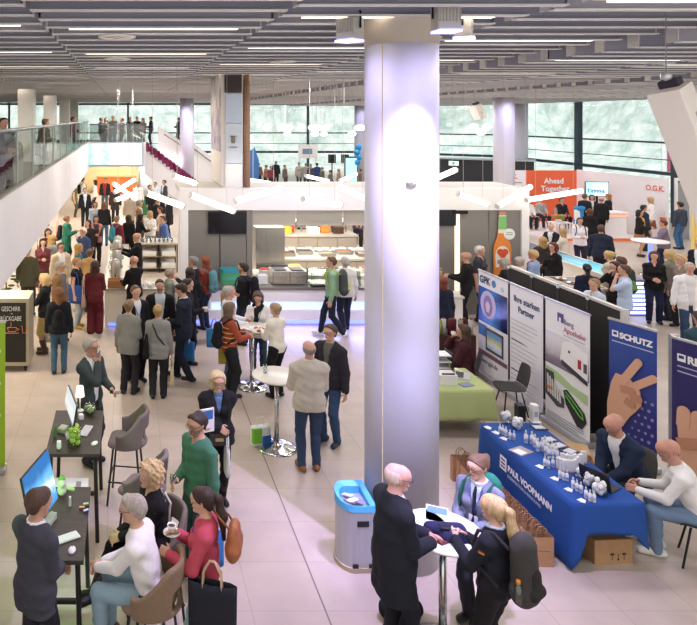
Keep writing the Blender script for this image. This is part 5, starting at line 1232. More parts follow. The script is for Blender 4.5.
# paper bags
KRAFT = mat('#b58a64', .8, 0, 'paper'); KRAFTD = mat('#9a7350', .8, 0, 'paper')
pb = None
for i in range(15):
    p = (4.6 + .012*math.sin(i*2.1), 7.53 + i*.125, 0); lab = 'brown paper carrier bag in the row along the blue cloth' if i else 'brown paper carrier bag at the front of the row, plain front showing'
    if pb is None:
        pb = thing('paper_bag', lab, 'paper bag', p, 0, 'brown paper bags along the blue cloth')
        m = MB(); m.bb(-.13, .13, -.045, .045, 0, .004); [m.bb(-.13, .13, s*.045-.001, s*.045+.001, 0, .33) for s in (1, -1)]; [m.bb(s*.13-.001, s*.13+.001, -.045, .045, 0, .33) for s in (1, -1)]; m.build('bag_body', KRAFT, pb)
        for s in (1, -1): MB().tube([(-.06, s*.04, .3), (-.055, s*.03, .4), (-.02, s*.02, .435), (.02, s*.02, .435), (.055, s*.03, .4), (.06, s*.04, .3)], .005, 6).build('handle', KRAFTD, pb)
    else: dup(pb, p, R(3*math.sin(i*1.7)), lab)
o = text('Paul Voormann', 'bag_lettering', .03, mat('#6d5540', .7), pb, frame((-.1, -.047, .17), (1, 0, 0), (0, 0, 1)))
CARD = mat('#c29a6c', .8, 0, 'paper')
def carton(x, y, w_, d_, h_, rz, lab, opened=False, z=0, marks=False):
    t = thing('cardboard_box', lab, 'cardboard box', (x, y, z), R(rz)); m = MB(); m.bb(-w_/2, w_/2, -d_/2, d_/2, 0, .006); [m.bb(-w_/2, w_/2, s*d_/2-.004, s*d_/2+.004, 0, h_) for s in (1, -1)]; [m.bb(s*w_/2-.004, s*w_/2+.004, -d_/2, d_/2, 0, h_) for s in (1, -1)]; m.build('box_body', CARD, t)
    for s in (1, -1):
        o = MB().bb(-w_/2, w_/2, 0, d_*.48, -.003, .003).build('flap', mat('#cba678', .8, 0, 'paper'), t); o.location = (0, s*d_/2, h_); o.rotation_euler = (R(20 if opened else 176) if s > 0 else R(-20+180 if opened else 4), 0, 0)
    if marks:
        m = MB()
        for i in range(3): x_ = -.02+i*.07; m.box((x_, -d_/2-.006, h_*.3), (.006, .002, .07)); m.box((x_, -d_/2-.006, h_*.3+.03*(1 if i != 1 else -1)), (.045 if i != 1 else .02, .002, .02))
        m.build('handling_marks', mat('#2d2620', .6), t)
carton(5.42, 7.72, .44, .36, .27, 4, 'cardboard box with handling marks under the near end of the blue table', marks=True)
carton(5.2, 8.14, .42, .34, .3, 0, 'plain cardboard box under the blue table behind the marked one')
carton(6.05, 9.15, .5, .4, .35, -20, 'open cardboard box behind the blue table by the banner', True)

# ---- chairs of the stand
def shell_chair(x, y, rz, col, lab, seat=.46, name='visitor_chair'):
    t = thing(name, lab, 'chair', (x, y, 0), R(rz)); cm_ = mat(col, .6)
    prof = [(.22, -.03), (.2, .0), (.1, .0), (-.05, -.012), (-.15, .0), (-.2, .05), (-.235, .15), (-.262, .27), (-.285, .4)]
    grid = []
    for k_, (y_, z_) in enumerate(prof):
        w_ = (.2, .215, .225, .225, .22, .2, .2, .2, .16)[k_]; grid.append([(w_*u_, y_ + (.05*u_*u_ if k_ > 4 else 0), seat + z_ + (.03*u_**2 if k_ < 5 else 0)) for u_ in [-1, -.8, -.4, 0, .4, .8, 1]])
    o = MB().sheet(grid[:6]).build('seat', cm_, t, solid=.02); q_ = o.modifiers.new('sub', 'SUBSURF'); q_.levels = 2; q_.render_levels = 2
    o = MB().sheet(grid[5:]).build('backrest', cm_, t, solid=.02); q_ = o.modifiers.new('sub', 'SUBSURF'); q_.levels = 2; q_.render_levels = 2
    for sx in (1, -1):
        for sy_ in (1, -1): MB().tube([(sx*.12, sy_*.12, seat-.03), (sx*.22, sy_*.2, 0)], .012, 8).build('leg', DARKM, t)
    return t
shell_chair(6.42, 11.3, 82, '#3d3b37', 'empty dark shell chair between the green table and the banners')

# ---- green table
t = thing('booth_table', 'folding table under a lime green cloth, right of the big column', 'table', (5.15, 10.95, 0)); MB().bb(-.62, .52, -.42, .42, .71, .74).build('table_top', mat('#b9b4ac', .5), t)
for x in (-.55, .45):
    for y in (-.36, .36): MB().tube([(x, y, 0), (x, y, .71)], .018, 8).build('leg', mat('#bcbab6', .3, .7), t)
LIME = cloth('#b4c274', .8); cl = thing('tablecloth', 'lime green cloth draped over the table right of the column', 'tablecloth', (5.1, 10.95, .74)); MB().bb(-.6, .6, -.45, .45, .002, .012).build('cloth_top', LIME, cl)
skirt(.6, .45, lambda c_, s: .46, .05, .012, cl, LIME)
def laptop(x, y, z, rz, lab, col='#c9c7c4'):
    t = thing('laptop', lab, 'laptop', (x, y, z), R(rz)); MB().bb(-.17, .17, -.12, .12, 0, .016).build('keyboard_base', mat(col, .4), t, bevel=.004); MB().bb(-.14, .14, -.02, .1, .016, .018).build('keys', mat('#4a4a50', .6), t); o = MB().bb(-.17, .17, -.006, .006, 0, .23).build('screen_lid', mat('#8f9a58', .5), t, bevel=.003); o.location = (0, .12, .012); o.rotation_euler = (R(-18), 0, 0); MB().bb(-.155, .155, -.009, -.006, .015, .215).build('display', mat('#3a4250', .25), o)
laptop(5.48, 11.05, .754, 62, 'open silver laptop on the lime green table')
t = thing('document_tray', 'black letter tray tower on the lime green table beside the column', 'letter tray', (5.2, 11.2, .754))
for i in range(4): m = MB(); m.bb(-.13, .13, -.15, .15, i*.1, i*.1+.008); [m.bb(s*.13-.005, s*.13+.005, -.15, .15, i*.1, i*.1+.06) for s in (1, -1)]; m.build('tray', BLACK, t); MB().bb(-.11, .11, -.14, .1, i*.1+.008, i*.1+.03).build('papers', PAPERW, t)
[MB().bb(sx*.13-.008, sx*.13+.008, sy_*.13-.01, sy_*.13+.01, 0, .34).build('post', BLACK, t) for sx in (1, -1) for sy_ in (1, -1)]
t = thing('white_box', 'white printer-like box on the lime green table', 'box', (5.08, 10.78, .754)); MB().bb(-.14, .14, -.12, .12, 0, .16).build('box_body', PLASTW, t, bevel=.01); MB().bb(-.1, .1, -.1, -.08, .16, .18).build('slot', DARKM, t)
t = thing('notepad', 'grey notepad on the lime green table front', 'notepad', (5.36, 10.68, .754), .3); MB().bb(-.1, .1, -.07, .07, 0, .01).build('pad', mat('#7e8aa2', .6), t)
t = thing('colour_brochure', 'yellow and white brochure on the lime green table', 'brochure', (5.46, 11.3, .754), .2); MB().bb(-.11, .11, -.08, .08, 0, .006).build('page', PAPERW, t); MB().bb(-.09, .09, -.06, .0, .006, .008).build('picture', mat('#e0c84a', .5), t)
# book-like rolls behind the seated woman
t = thing('display_shelf', 'low dark brown display shelf behind the seated woman', 'shelf', (6.3, 13.15, 0)); MB().bb(-.55, .38, -.22, .22, 0, .8).build('carcass', mat('#4a2320', .6), t)
for i, c_ in enumerate(('#6d3fa0', '#7a3fae', '#8a9a4a', '#cfc9bf', '#5e1f22', '#6a2a26', '#9a8a7a', '#5b2420', '#c9c2b4')):
    b_ = thing('fabric_roll', '%s upright roll on the low display shelf' % ('violet first', 'bright violet', 'olive green', 'pale cream', 'dark red', 'rust red', 'taupe', 'maroon', 'ivory last')[i], 'fabric roll', (5.82 + i*.1, 13.02 + .05*(i % 2), .8), 0, 'upright rolls on the low shelf'); MB().lathe([(.045, 0), (.045, .28), (.02, .285)], n=14).build('roll', cloth(c_), b_); MB().lathe([(.018, .28), (.018, .31), (0, .312)], n=10).build('core', mat('#8a4a2a', .7), b_)
# serving counter in front of the right kiosk panels
c = thing('plate_counter', 'white counter with plates where the bald man in black serves', 'counter', (7.25, 15.55, 0)); MB().bb(-.85, .35, -.25, .25, 0, .88).build('counter_body', KW, c); MB().bb(-.88, .38, -.28, .28, .88, .92).build('counter_top', mat('#d9d2c6', .3), c)
pl = None
for x, y in ((6.7, 15.45), (7.0, 15.6), (7.3, 15.45), (6.95, 15.38), (7.45, 15.65)):
    if pl is None: pl = thing('plate', 'white plate with food on the right serving counter', 'plate', (x, y, .92), 0, 'plates on the right serving counter'); MB().lathe([(.06, 0), (.13, .02), (.125, .024), (.06, .006), (0, .006)], n=20).build('plate_body', WHITE, pl); MB().ball((0, 0, .02), (.05, .04, .025), 8, 6).build('food', mat('#b5753c', .8), pl)
    else: dup(pl, (x, y, .92))

# ------------------------------------------------------------------ round bar tables
def bar_table(x, y, lab, r=.37):
    t = thing('bar_table', lab, 'table', (x, y, 0), 0, 'round white bar tables')
    MB().lathe([(0, 1.07), (r-.02, 1.07), (r, 1.08), (r, 1.095), (r-.008, 1.102), (0, 1.102)], n=40).build('table_top', mat('#f1ece4', .25), t); MB().lathe([(r-.03, 1.06), (r-.03, 1.07)], n=40).build('top_edge', mat('#a58a6a', .5), t)
    MB().lathe([(.036, .04), (.036, 1.06)], n=20).build('pole', CHROME, t); MB().lathe([(.3, 0), (.305, .008), (.25, .02), (.12, .04), (.06, .07), (.036, .1)], n=40).build('base', CHROME, t)
    return t
bar_table(2.25, 10.2, 'white bar table with a chrome foot beside the man in the beige jacket'); bar_table(2.3, 12.5, 'white bar table where four people stand eating', .34); bar_table(2.97, 6.36, 'white bar table of the man in the black coat', .37)
def on(z): return lambda x, y: ((x-CX)*(F*(H-z)/(y-CY))/F, F*(H-z)/(y-CY), z)
Q = on(1.103)
g2 = dup(gls, Q(265, 373), 0, 'empty glass on the bar table beside the beige jacket', 'glasses on bar tables'); 
for i, (x, y) in enumerate(((244, 331), (256, 329), (259, 332))):
    p = dup(pl, Q(x, y), i, 'plate with food on the bar table, %s' % ('before the woman in the orange sweater', 'before the woman with the black scarf', 'before the woman in the white sweater')[i], 'plates on the bar table of four')
t = thing('leaflet', 'blue-white leaflet on the bar table beside the black coat', 'leaflet', Q(437, 514), R(-25), 'leaflets on the near bar table'); MB().bb(-.1, .1, -.14, .14, 0, .003).build('sheet_page', PAPERW, t); MB().bb(-.09, .09, .0, .12, .003, .005).build('picture', mat('#5f87a8', .5), t)
t = thing('leaflet', 'white leaflet under the blue-white one on the near bar table', 'leaflet', Q(430, 518), R(15), 'leaflets on the near bar table'); MB().bb(-.1, .1, -.14, .14, 0, .003).build('sheet_page', mat('#dfe3ea', .6), t)
t = thing('cloth_cap', 'folded dark navy cloth bundle on the near bar table', 'cloth', Q(447, 535)); blob('cloth_body', [(A(-.14, .04, .04), A(.1, -.02, .05), .06, .07, .04, None), (A(-.05, -.08, .03), A(.12, -.09, .03), .05, .05, .04, None), ('x',)][:2], .014, cloth('#26264a'), t)
t = thing('gift_bag', 'green, white and blue carrier bag on the floor by the bar table foot', 'bag', (2.02, 10.28, 0), R(15)); m = MB(); m.bb(-.15, .15, -.06, .06, 0, .3); m.build('bag_body', mat('#e8ecec', .5), t, bevel=.03); MB().bb(-.152, .0, -.065, .0, .05, .28).build('green_print', mat('#7cc23a', .5), t, bevel=.01); MB().bb(0, .152, -.065, .0, .0, .16).build('blue_print', mat('#2a62b0', .5), t, bevel=.01); MB().tube([(-.06, 0, .28), (-.05, 0, .42), (.05, 0, .42), (.06, 0, .28)], .008, 6).build('handle', mat('#e8ecec', .5), t)

# ------------------------------------------------------------------ waste bin
t = thing('waste_bin', 'steel waste bin with a bright blue rim beside the big column', 'waste bin', (2.53, 7.6, 0), R(2))
def dshape(w_, d_, n=14): return [(-w_/2 + w_*.5*(1-math.cos(math.pi*.5*i/n))*.7, -d_/2 + 0*i) for i in range(0)] + [(w_/2, -d_/2), (w_/2, d_/2)] + [(-w_*.1 - w_*.4*math.sin(math.pi*i/n), d_/2*math.cos(math.pi*i/n)) for i in range(n+1)]
I4 = Matrix.Identity(4)
MB().prism(dshape(.36, .4), Matrix.Translation((0, 0, .05)), .62, smooth=False).build('bin_body', mat('#c6c4c8', .4, .55, 'metal'), t)
MB().prism(dshape(.4, .44), I4, .05).build('plinth', mat('#b7a78c', .6), t)
m = MB(); n_ = len(dshape(.38, .42)); a_ = dshape(.38, .42); b_ = dshape(.28, .31)
va = [(x, y, .66) for x, y in a_] + [(x, y, .76 + .16*y) for x, y in a_] + [(x, y, .73 + .16*y) for x, y in b_] + [(x, y, .6) for x, y in b_]
m.add(va, [(k_*n_+i, k_*n_+(i+1) % n_, (k_+1)*n_+(i+1) % n_, (k_+1)*n_+i) for k_ in range(3) for i in range(n_)]); m.add([(x, y, .61) for x, y in b_], [tuple(range(n_))]); m.build('rim', mat('#58b4e6', .45), t)
for i in range(7):
    o = MB().box((0, 0, 0), (.12, .09, .004)).build('paper_scrap', mat(('#f4f2ee', '#dcd6d2', '#8f86a4')[i % 3], .7, 0, 'paper'), t); o.location = (random.uniform(-.08, .06), random.uniform(-.08, .08), 0.64+i*.014); o.rotation_euler = (random.uniform(-.4, .4), random.uniform(-.4, .4), random.uniform(0, 3))
MB().bb(-.02, .11, -.208, -.199, .5, .56).build('handle_slot', BLACK, t)
for x in (-.04, .14): MB().bb(x-.03, x+.03, -.215, -.18, .03, .09).build('foot', BLACK, t)

# ------------------------------------------------------------------ left stand: two high tables
TBL = mat('#3a3029', .5, 0, 'wood'); BLK = mat('#191818', .5)
def high_table(x0, x1, y0, y1, lab):
    t = thing('high_table', lab, 'table', ((x0+x1)/2, (y0+y1)/2, 0)); w_, d_ = (x1-x0)/2, (y1-y0)/2; MB().bb(-w_, w_, -d_, d_, 1.01, 1.05).build('table_top', TBL, t, bevel=.004)
    for sx in (1, -1):
        for sy_ in (1, -1): MB().tube([(sx*(w_-.06), sy_*(d_-.08), 1.01), (sx*(w_-.03), sy_*(d_-.03), 0)], .024, 8).build('leg', BLK, t)
    MB().bb(-w_+.05, w_-.05, -.02, .02, .24, .28).build('foot_bar', BLK, t)
high_table(-.97, -.33, 7.9, 9.08, 'dark high table with a jar of green apples'); high_table(-.97, -.395, 6.0, 7.2, 'dark high table with the blue screen at the lower left')
def monitor(x, y, z, rz, w_, h_, lab, sm, z0_=.16, tilt=0):
    t = thing('monitor', lab, 'monitor', (x, y, z), R(rz)); a_ = MB().bb(-w_/2, w_/2, -.012, .012, 0, h_).build('housing', mat('#23252b', .4), t, bevel=.004); b_ = MB().bb(-w_/2+.008, w_/2-.008, -.016, -.012, .008, h_-.008).build('display', sm, t); MB().bb(-.03, .03, .03, .05, .0, z0_+.16).build('stand', mat('#c2c4c4', .35, .6), t); MB().bb(-.1, .1, -.05, .12, 0, .01).build('base', mat('#c2c4c4', .35, .6), t)
    for o in (a_, b_): o.location = (0, 0, z0_); o.rotation_euler = (R(-tilt), 0, 0)
monitor(-.725, 8.36, 1.05, -76, .66, .24, 'bright monitor seen nearly edge-on on the table with the apples', screen_mat('pale_screen', [(0, '#a8c8e2'), (.5, '#eef5fb'), (1, '#d2e4f2')], .45, 2), .26, 10)
monitor(-.8, 6.48, 1.05, 73, .6, .5, 'bright blue monitor facing the seated visitors', screen_mat('blue_screen', [(.1, '#2f77b8'), (.4, '#58a8dc'), (.55, '#e6f2fa'), (.75, '#6ab4e2'), (1, '#2f6ea8')], .6, 2), .12, 13)
TA = on(1.052)
t = thing('fruit_jar', 'glass jar filled with green apples', 'jar', TA(74, 446)); MB().lathe([(.08, 0), (.085, .02), (.085, .24), (.082, .24), (.08, .02), (0, .01)], n=24).build('jar_body', glass('#f2f8ec', .05, 'fruit_jar_glass'), t)
base_t = t.location.copy(); ap = None
for i in range(10):
    a = i*2.2; p = base_t + Vector((.042*math.cos(a), .042*math.sin(a), .045 + .02*i))
    if ap is None: ap = thing('apple', 'small green apple inside the glass jar', 'apple', p, 0, 'apples in the jar'); MB().lathe([(.004, -.028), (.02, -.03), (.033, -.008), (.032, .012), (.018, .028), (.003, .022)], n=14).build('flesh', mat('#c4dc5c', .4), ap); MB().tube([(0, 0, .02), (.004, 0, .038)], .002, 5).build('stalk', mat('#5a4426', .7), ap)
    else: dup(ap, p, a)
t = thing('table_lamp', 'small white table lamp at the back of the apple table', 'lamp', TA(80, 411)); MB().lathe([(.05, 0), (.05, .012), (.01, .016)], n=20).build('base', WHITE, t); MB().lathe([(.009, .012), (.009, .22)], n=10).build('stem', WHITE, t); MB().lathe([(.062, .2), (.045, .33), (.043, .33), (.06, .2)], n=24).build('lamp_shade', emis('#fff3e2', .9), t)
t = thing('glass_bowl', 'round glass bowl of pale green sweets on the apple table', 'bowl', TA(90, 414)); MB().lathe([(.03, 0), (.07, .03), (.085, .08), (.07, .13), (.066, .13), (.08, .08), (.066, .034), (0, .008)], n=24).build('bowl_body', glass('#e6f0e0', .18, 'bowl_glass'), t); m = MB(); [m.ball((.045*math.cos(i*2.4)*(i % 3)/2, .045*math.sin(i*2.4)*(i % 3)/2, .04+.003*i), .02, 8, 5) for i in range(20)]; tag(m.build('sweets', mat('#cfe0b4', .5), t), kind='stuff')
def slab(name, lab, cat, p, size, col, rz=0, extra=None, bev=.006):
    t = thing(name, lab, cat, p, R(rz)); MB().bb(-size[0]/2, size[0]/2, -size[1]/2, size[1]/2, 0, size[2]).build('body_shell' if not extra else extra[0], mat(col, .45), t, bevel=bev)
    if extra: MB().bb(-size[0]*.45, size[0]*.45, -size[1]*.42, size[1]*.42, size[2], size[2]+.004).build(extra[1], mat(extra[2], .5), t)
slab('keyboard', 'white keyboard on the apple table', 'keyboard', TA(86, 431), (.11, .28, .012), '#dcdcd6', -14, ('case', 'keys', '#c8c8c4'))
t = thing('computer_mouse', 'white computer mouse on the apple table', 'mouse', TA(94.5, 444), R(60)); MB().ball((0, 0, .008), (.055, .035, .022), 14, 8).build('shell', WHITE, t); MB().bb(.01, .03, -.004, .004, .026, .03).build('wheel', mat('#8a8a8a', .4), t)
slab('card_box', 'small white cube box beside the lamp on the apple table', 'box', TA(81, 419), (.06, .06, .06), '#f0efe8', 20, ('carton', 'lid', '#ffffff'))
slab('candle_glass', 'white candle glass at the near left of the apple table', 'candle', TA(59, 449), (.055, .055, .09), '#eef3e6', 0, ('glass_body', 'wax', '#fbfff4'), .02)
slab('phone_stand', 'slim green phone stand at the left edge of the apple table', 'stand', TA(55, 437), (.03, .05, .12), '#4f8a3c', 15, ('stand_body', 'phone', '#26302a'))
slab('desk_box', 'pale green wedge box at the monitor foot on the apple table', 'box', TA(63, 431), (.1, .14, .05), '#9fb08c', -20, ('carton', 'lid', '#b9c6a4'))
slab('keyboard', 'white keyboard at the front of the table with the blue screen', 'keyboard', TA(62, 540), (.34, .11, .012), '#e4e2dc', 30, ('case', 'keys', '#cfcdc8'))
t = thing('computer_mouse', 'white computer mouse at the front of the table with the blue screen', 'mouse', TA(72, 551), R(85)); MB().ball((0, 0, .008), (.055, .035, .022), 14, 8).build('shell', WHITE, t); MB().bb(.01, .03, -.004, .004, .026, .03).build('wheel', mat('#8a8a8a', .4), t)
slab('speaker_bar', 'long pale grey bar under the blue screen', 'speaker', TA(49, 524), (.07, .22, .06), '#c9d2bc', -20, ('case', 'grille', '#9aa492'))
slab('whiteboard_marker', 'white upright marker box on the table with the blue screen', 'box', TA(70, 506), (.025, .03, .09), '#e6ece0', 0, ('carton', 'lid', '#f6faf0'))
for i, (x, y, c_) in enumerate(((82, 509, '#c87a4a'), (86, 505.5, '#9ac25a'), (86, 512, '#3a6ab4'))): slab('eraser', '%s eraser on the table with the blue screen' % ('orange', 'green', 'blue and white')[i], 'eraser', TA(x, y), (.06, .025, .02), c_, 15*i, ('body_shell', 'sleeve', ('#e6c29a', '#d8e8b8', '#e8eef6')[i]))
t = thing('toy_plush', 'small green and white plush toy beside the blue screen', 'plush toy', TA(62, 495)); blob('toy_body', [(A(0, 0, .05), A(0, 0, .1), .05, .045, .03, None), (A(0, -.02, .14), A(0, -.02, .15), .045, .04, .02, None)], .01, mat('#dfe8d2', .8), t); blob('toy_arm', [(A(.04, 0, .08), A(.12, .0, .06), .02, .018, .01, None)], .008, mat('#b4d48a', .8), t); blob('toy_cap', [(A(0, -.01, .17), A(0, 0, .18), .04, .03, .02, None)], .01, mat('#6fae4f', .8), t)
t = thing('storage_box', 'white storage box with teal front standing under the apple table', 'box', (-.66, 7.72, 0)); MB().bb(-.2, .2, -.18, .18, 0, .74).build('box_body', mat('#e6e3da', .5), t, bevel=.01); MB().bb(-.17, .19, -.186, -.18, .3, .66).build('teal_label', mat('#2d9fb0', .5), t); MB().bb(-.06, .12, -.19, -.186, .5, .54).build('label_mark', WHITE, t); MB().bb(-.2, .2, -.18, .18, .74, .77).build('lid', mat('#efece4', .5), t); MB().bb(.06, .12, -.02, .1, .77, .773).build('sticker', mat('#9a948a', .6), t)
def bar_chair(x, y, rz, col, lab):
    t = thing('bar_chair', lab, 'chair', (x, y, 0), R(rz), 'upholstered bar chairs'); s = .76; cm_ = cloth(col)
    blob('seat', [(A(-.12, -.08, s), A(.12, -.08, s), .13, .13, .05, (A(0, 0, 1), 2.4)), (A(-.13, .12, s), A(.13, .12, s), .11, .11, .05, (A(0, 0, 1), 2.4))], .013, cm_, t)
    grid = []; NA, NV = 29, 9
    def pt(a, v):
        hgt = .42 if abs(a) < 45 else .42 - .24*min(1, ((abs(a)-45)/50)**.8)
        fl = 1 + .12*v; return (math.sin(R(a))*.262*fl, -math.cos(R(a))*.25*fl, s - .02 + (hgt+.02)*v)
    m = MB(); vs = [pt(-112 + 224*i/(NA-1), j/(NV-1)) for j in range(NV) for i in range(NA)]; fs = []
    for j in range(NV-1):
        for i in range(NA-1):
            a_ = -112 + 224*(i+.5)/(NA-1)
            if abs(a_) < 33 and 1 <= j <= 3: continue
            fs.append((j*NA+i, j*NA+i+1, (j+1)*NA+i+1, (j+1)*NA+i))
    m.add(vs, fs, 0, True); o = m.build('backrest', cm_, t, solid=.055); q_ = o.modifiers.new('sub', 'SUBSURF'); q_.levels = 1; q_.render_levels = 2
    for sx in (1, -1):
        for sy_ in (1, -1): MB().tube([(sx*.15, sy_*.15, s-.03), (sx*.22, sy_*.22, 0)], .014, 8).build('leg', BLK, t)
    m = MB(); c4 = [(.205, .205, .3), (-.205, .205, .3), (-.205, -.205, .3), (.205, -.205, .3), (.205, .205, .3)]; m.tube(c4, .011, 6); m.build('foot_rest', BLK, t)
    return t
bar_chair(-.02, 8.85, 82, '#7c6f66', 'empty taupe bar chair beside the apple table'); bar_chair(.16, 7.72, 62, '#83756f', 'empty taupe bar chair turned away, nearer the camera')

# lime banner and wheeled menu board
t, w_ = banner((-2.62, 9.45), (-1.72, 9.5), 2.1, 'lime green banner at the left edge', mat('#a9d02c', .5)); m = MB(); [m.prism(disc(.8, 1.7-.45*i, .03), fz(.006), .002) for i in range(3)]; m.build('dot_pattern', WP, t)
t = thing('menu_board', 'wheeled silver cabinet with a chalkboard front at the left edge', 'sign board', (-2.5, 13.35, 0)); MB().bb(-.56, .56, -.14, .5, .12, 1.44).build('cabinet_body', mat('#bdb49c', .4, .4), t, bevel=.01); MB().bb(-.52, .5, -.155, -.14, .2, 1.36).build('chalkboard', mat('#26261f', .8), t)
CHK = Matrix.Diagonal((.62, 1, 1, 1)); text('GESCHIRR', 'chalk_lettering', .13, mat('#e9e6df', .8), t, TX(.02, 1.2, .157) @ CHK); text('-', 'chalk_lettering', .13, mat('#e9e6df', .8), t, TX(.2, 1.12, .157)); text('RÜCKGABE', 'chalk_lettering', .13, mat('#e9e6df', .8), t, TX(.0, 1.01, .157) @ CHK)
ch = mat('#d9825f', .8); yb = -.158; m = MB(); zz = .8; XO = .3
m.tube([(XO-0.160, yb, zz+.08), (XO-0.140, yb, zz), (XO+0.000, yb, zz), (XO+0.020, yb, zz+.08), (XO-0.160, yb, zz+.08)], .008, 5); m.tube([(XO+0.020, yb, zz+.06), (XO+0.070, yb, zz+.05), (XO+0.030, yb, zz+.02)], .008, 5); m.tube([(XO-0.200, yb, zz-.03), (XO+0.060, yb, zz-.03)], .008, 5); m.tube([(XO+0.120, yb, zz+.12), (XO+0.140, yb, zz-.03), (XO+0.200, yb, zz-.03), (XO+0.220, yb, zz+.12)], .008, 5); m.tube([(XO-0.100, yb, zz+.1), (XO-0.080, yb, zz+.14), (XO-0.100, yb, zz+.18)], .006, 5); m.build('chalk_drawing', ch, t)
for x in (-.48, .48):
    for y in (-.05, .4): m = MB(); m.tube([(x-.02, y, .05), (x+.02, y, .05)], .05, 12); m.build('wheel', BLK, t); MB().bb(x-.03, x+.03, y-.02, y+.02, .05, .13).build('fork', DARKM, t)
t = thing('potted_plant', 'dark green leafy plant under the gallery behind the menu board', 'plant', (-3.0, 16.6, 0)); MB().lathe([(.12, 0), (.17, .35), (.15, .35), (0, .3)], n=16).build('pot', mat('#d8d2c8', .6), t); m = MB()
for i in range(46):
    a = random.uniform(0, 6.28); r = random.uniform(.05, .3); z = random.uniform(.5, 1.5); m.ball((r*math.cos(a), r*math.sin(a), z), (.09, .05, .03), 6, 4)
m.build('leaves', mat('#3d5a2a', .6), t); MB().tube([(0, 0, .3), (0, 0, 1.3)], .02, 6).build('stem', mat('#5a4a30', .7), t)

# ------------------------------------------------------------------ far right stand
BW = mat('#f1ecec', .55, 0, 'wall')
t = thing('booth_wall', 'white and orange back wall of the right-hand stand with white lettering', 'wall panel', (17.4, 32.0, 0)); MB().bb(0, 1.5, 0, .1, 0, 2.46).build('panel', BW, t); MB().bb(1.5, 3.9, 0, .1, 0, 2.46).build('orange_panel', mat('#e5643a', .5), t)
text('Ahead', 'lettering', .36, WP, t, frame((2.35, -.01, 1.85), (1, 0, 0), (0, 0, 1)), font_w=.008); text('Together', 'lettering', .36, WP, t, frame((2.2, -.01, 1.48), (1, 0, 0), (0, 0, 1)), font_w=.008)
text('O.G.K.', 'logo_lettering', .28, mat('#e0653f', .5), t, frame((.3, -.01, 2.08), (1, 0, 0), (0, 0, 1)), font_w=.008); m = MB(); m.bb(.3, .55, -.01, 0, 1.85, 1.92); m.bb(.95, 1.3, -.01, 0, 1.86, 1.91); m.build('partner_logos', mat('#a89a8a', .5), t)
p0 = Vector((21.3, 32.0)); p1 = Vector((21.9, 27.4)); d = p1-p0
t = thing('booth_wall', 'long plain white side wall of the right-hand stand with an orange logo', 'wall panel', (p0.x, p0.y, 0), math.atan2(d.y, d.x)); MB().bb(0, d.length, 0, .1, 0, 2.5).build('panel', BW, t); text('O.G.K.', 'logo_lettering', .3, mat('#e0653f', .5), t, frame((d.length-.95, -.01, 1.95), (1, 0, 0), (0, 0, 1)), font_w=.008); MB().bb(d.length-.25, d.length, -.06, .0, .5, .9).build('orange_box', mat('#e8743f', .5), t)
t = thing('stand_platform', 'low raised platform of the right-hand stand with an orange edge', 'platform', (18.6, 27.2, 0)); MB().bb(-1.6, 2.55, 0, 4.7, 0, .06).build('deck', mat('#e6dcd6', .5), t); MB().bb(-1.62, 2.55, -.03, 0, 0, .1).build('edge_strip', mat('#ee7a3c', .5), t)
t = thing('reception_desk', 'white reception desk with orange edge on the right-hand stand', 'desk', (19.6, 27.8, .06)); MB().bb(-.55, .75, -.3, .3, 0, 1.0).build('desk_body', BW, t); MB().bb(-.6, .8, -.34, .34, 1.0, 1.04).build('desk_top', WHITE, t); MB().bb(-.6, .8, -.35, -.34, .9, .94).build('edge_strip', emis('#ff9a50', 1.0), t)
t = thing('television', 'bright blue-white television with dark lettering on the right-hand stand', 'television', (20.6, 29.6, .06), R(-8)); MB().bb(-.48, .48, 0, .05, 1.45, 2.1).build('bezel', mat('#3c3c42', .4), t); MB().bb(-.45, .45, -.006, 0, 1.48, 2.07).build('screen', screen_mat('tv_blue', [(0, '#9fdcf0'), (1, '#d6f2fa')], .8), t); text('Tirinnis', 'screen_lettering', .24, mat('#2a6a80', .5), t, frame((-.42, -.012, 1.62), (1, 0, 0), (0, 0, 1)), font_w=.006); MB().bb(-.04, .04, .0, .05, 0, 1.45).build('stand_pole', DARKM, t); MB().bb(-.3, .3, -.15, .2, 0, .03).build('stand_base', DARKM, t)
t = thing('coffee_table', 'low white table in the lounge of the right-hand stand', 'table', (18.5, 28.9, .06)); MB().bb(-.38, .38, -.25, .25, .4, .44).build('table_top', WHITE, t); [MB().bb(sx*.33-.03, sx*.33+.03, sy_*.2-.03, sy_*.2+.03, 0, .4).build('leg', WHITE, t) for sx in (1, -1) for sy_ in (1, -1)]
t = thing('flower_bowl', 'orange and green flower bowl on the low white table', 'flowers', (18.45, 28.9, .5)); MB().lathe([(.08, 0), (.13, .1), (.11, .1), (0, .04)], n=14).build('bowl_body', WHITE, t); m = MB(); [m.ball((random.uniform(-.25, .25), random.uniform(-.12, .12), .14+random.uniform(0, .14)), .06, 6, 5) for i in range(16)]; m.build('leaves', mat('#8fa24a', .7), t); m = MB(); [m.ball((random.uniform(-.2, .2), random.uniform(-.14, .05), .2+random.uniform(0, .12)), .05, 6, 5) for i in range(8)]; m.build('blossoms', mat('#e08a3a', .6), t)
for i, (x, y) in enumerate(((17.75, 29.9), (18.55, 30.3), (19.3, 30.0))):
    t = shell_chair(x, y, 180, '#e6e2de', 'white lounge chair of the right-hand stand, %s from the orange panel edge' % ('first', 'second', 'third')[i]); t.location.z = .06
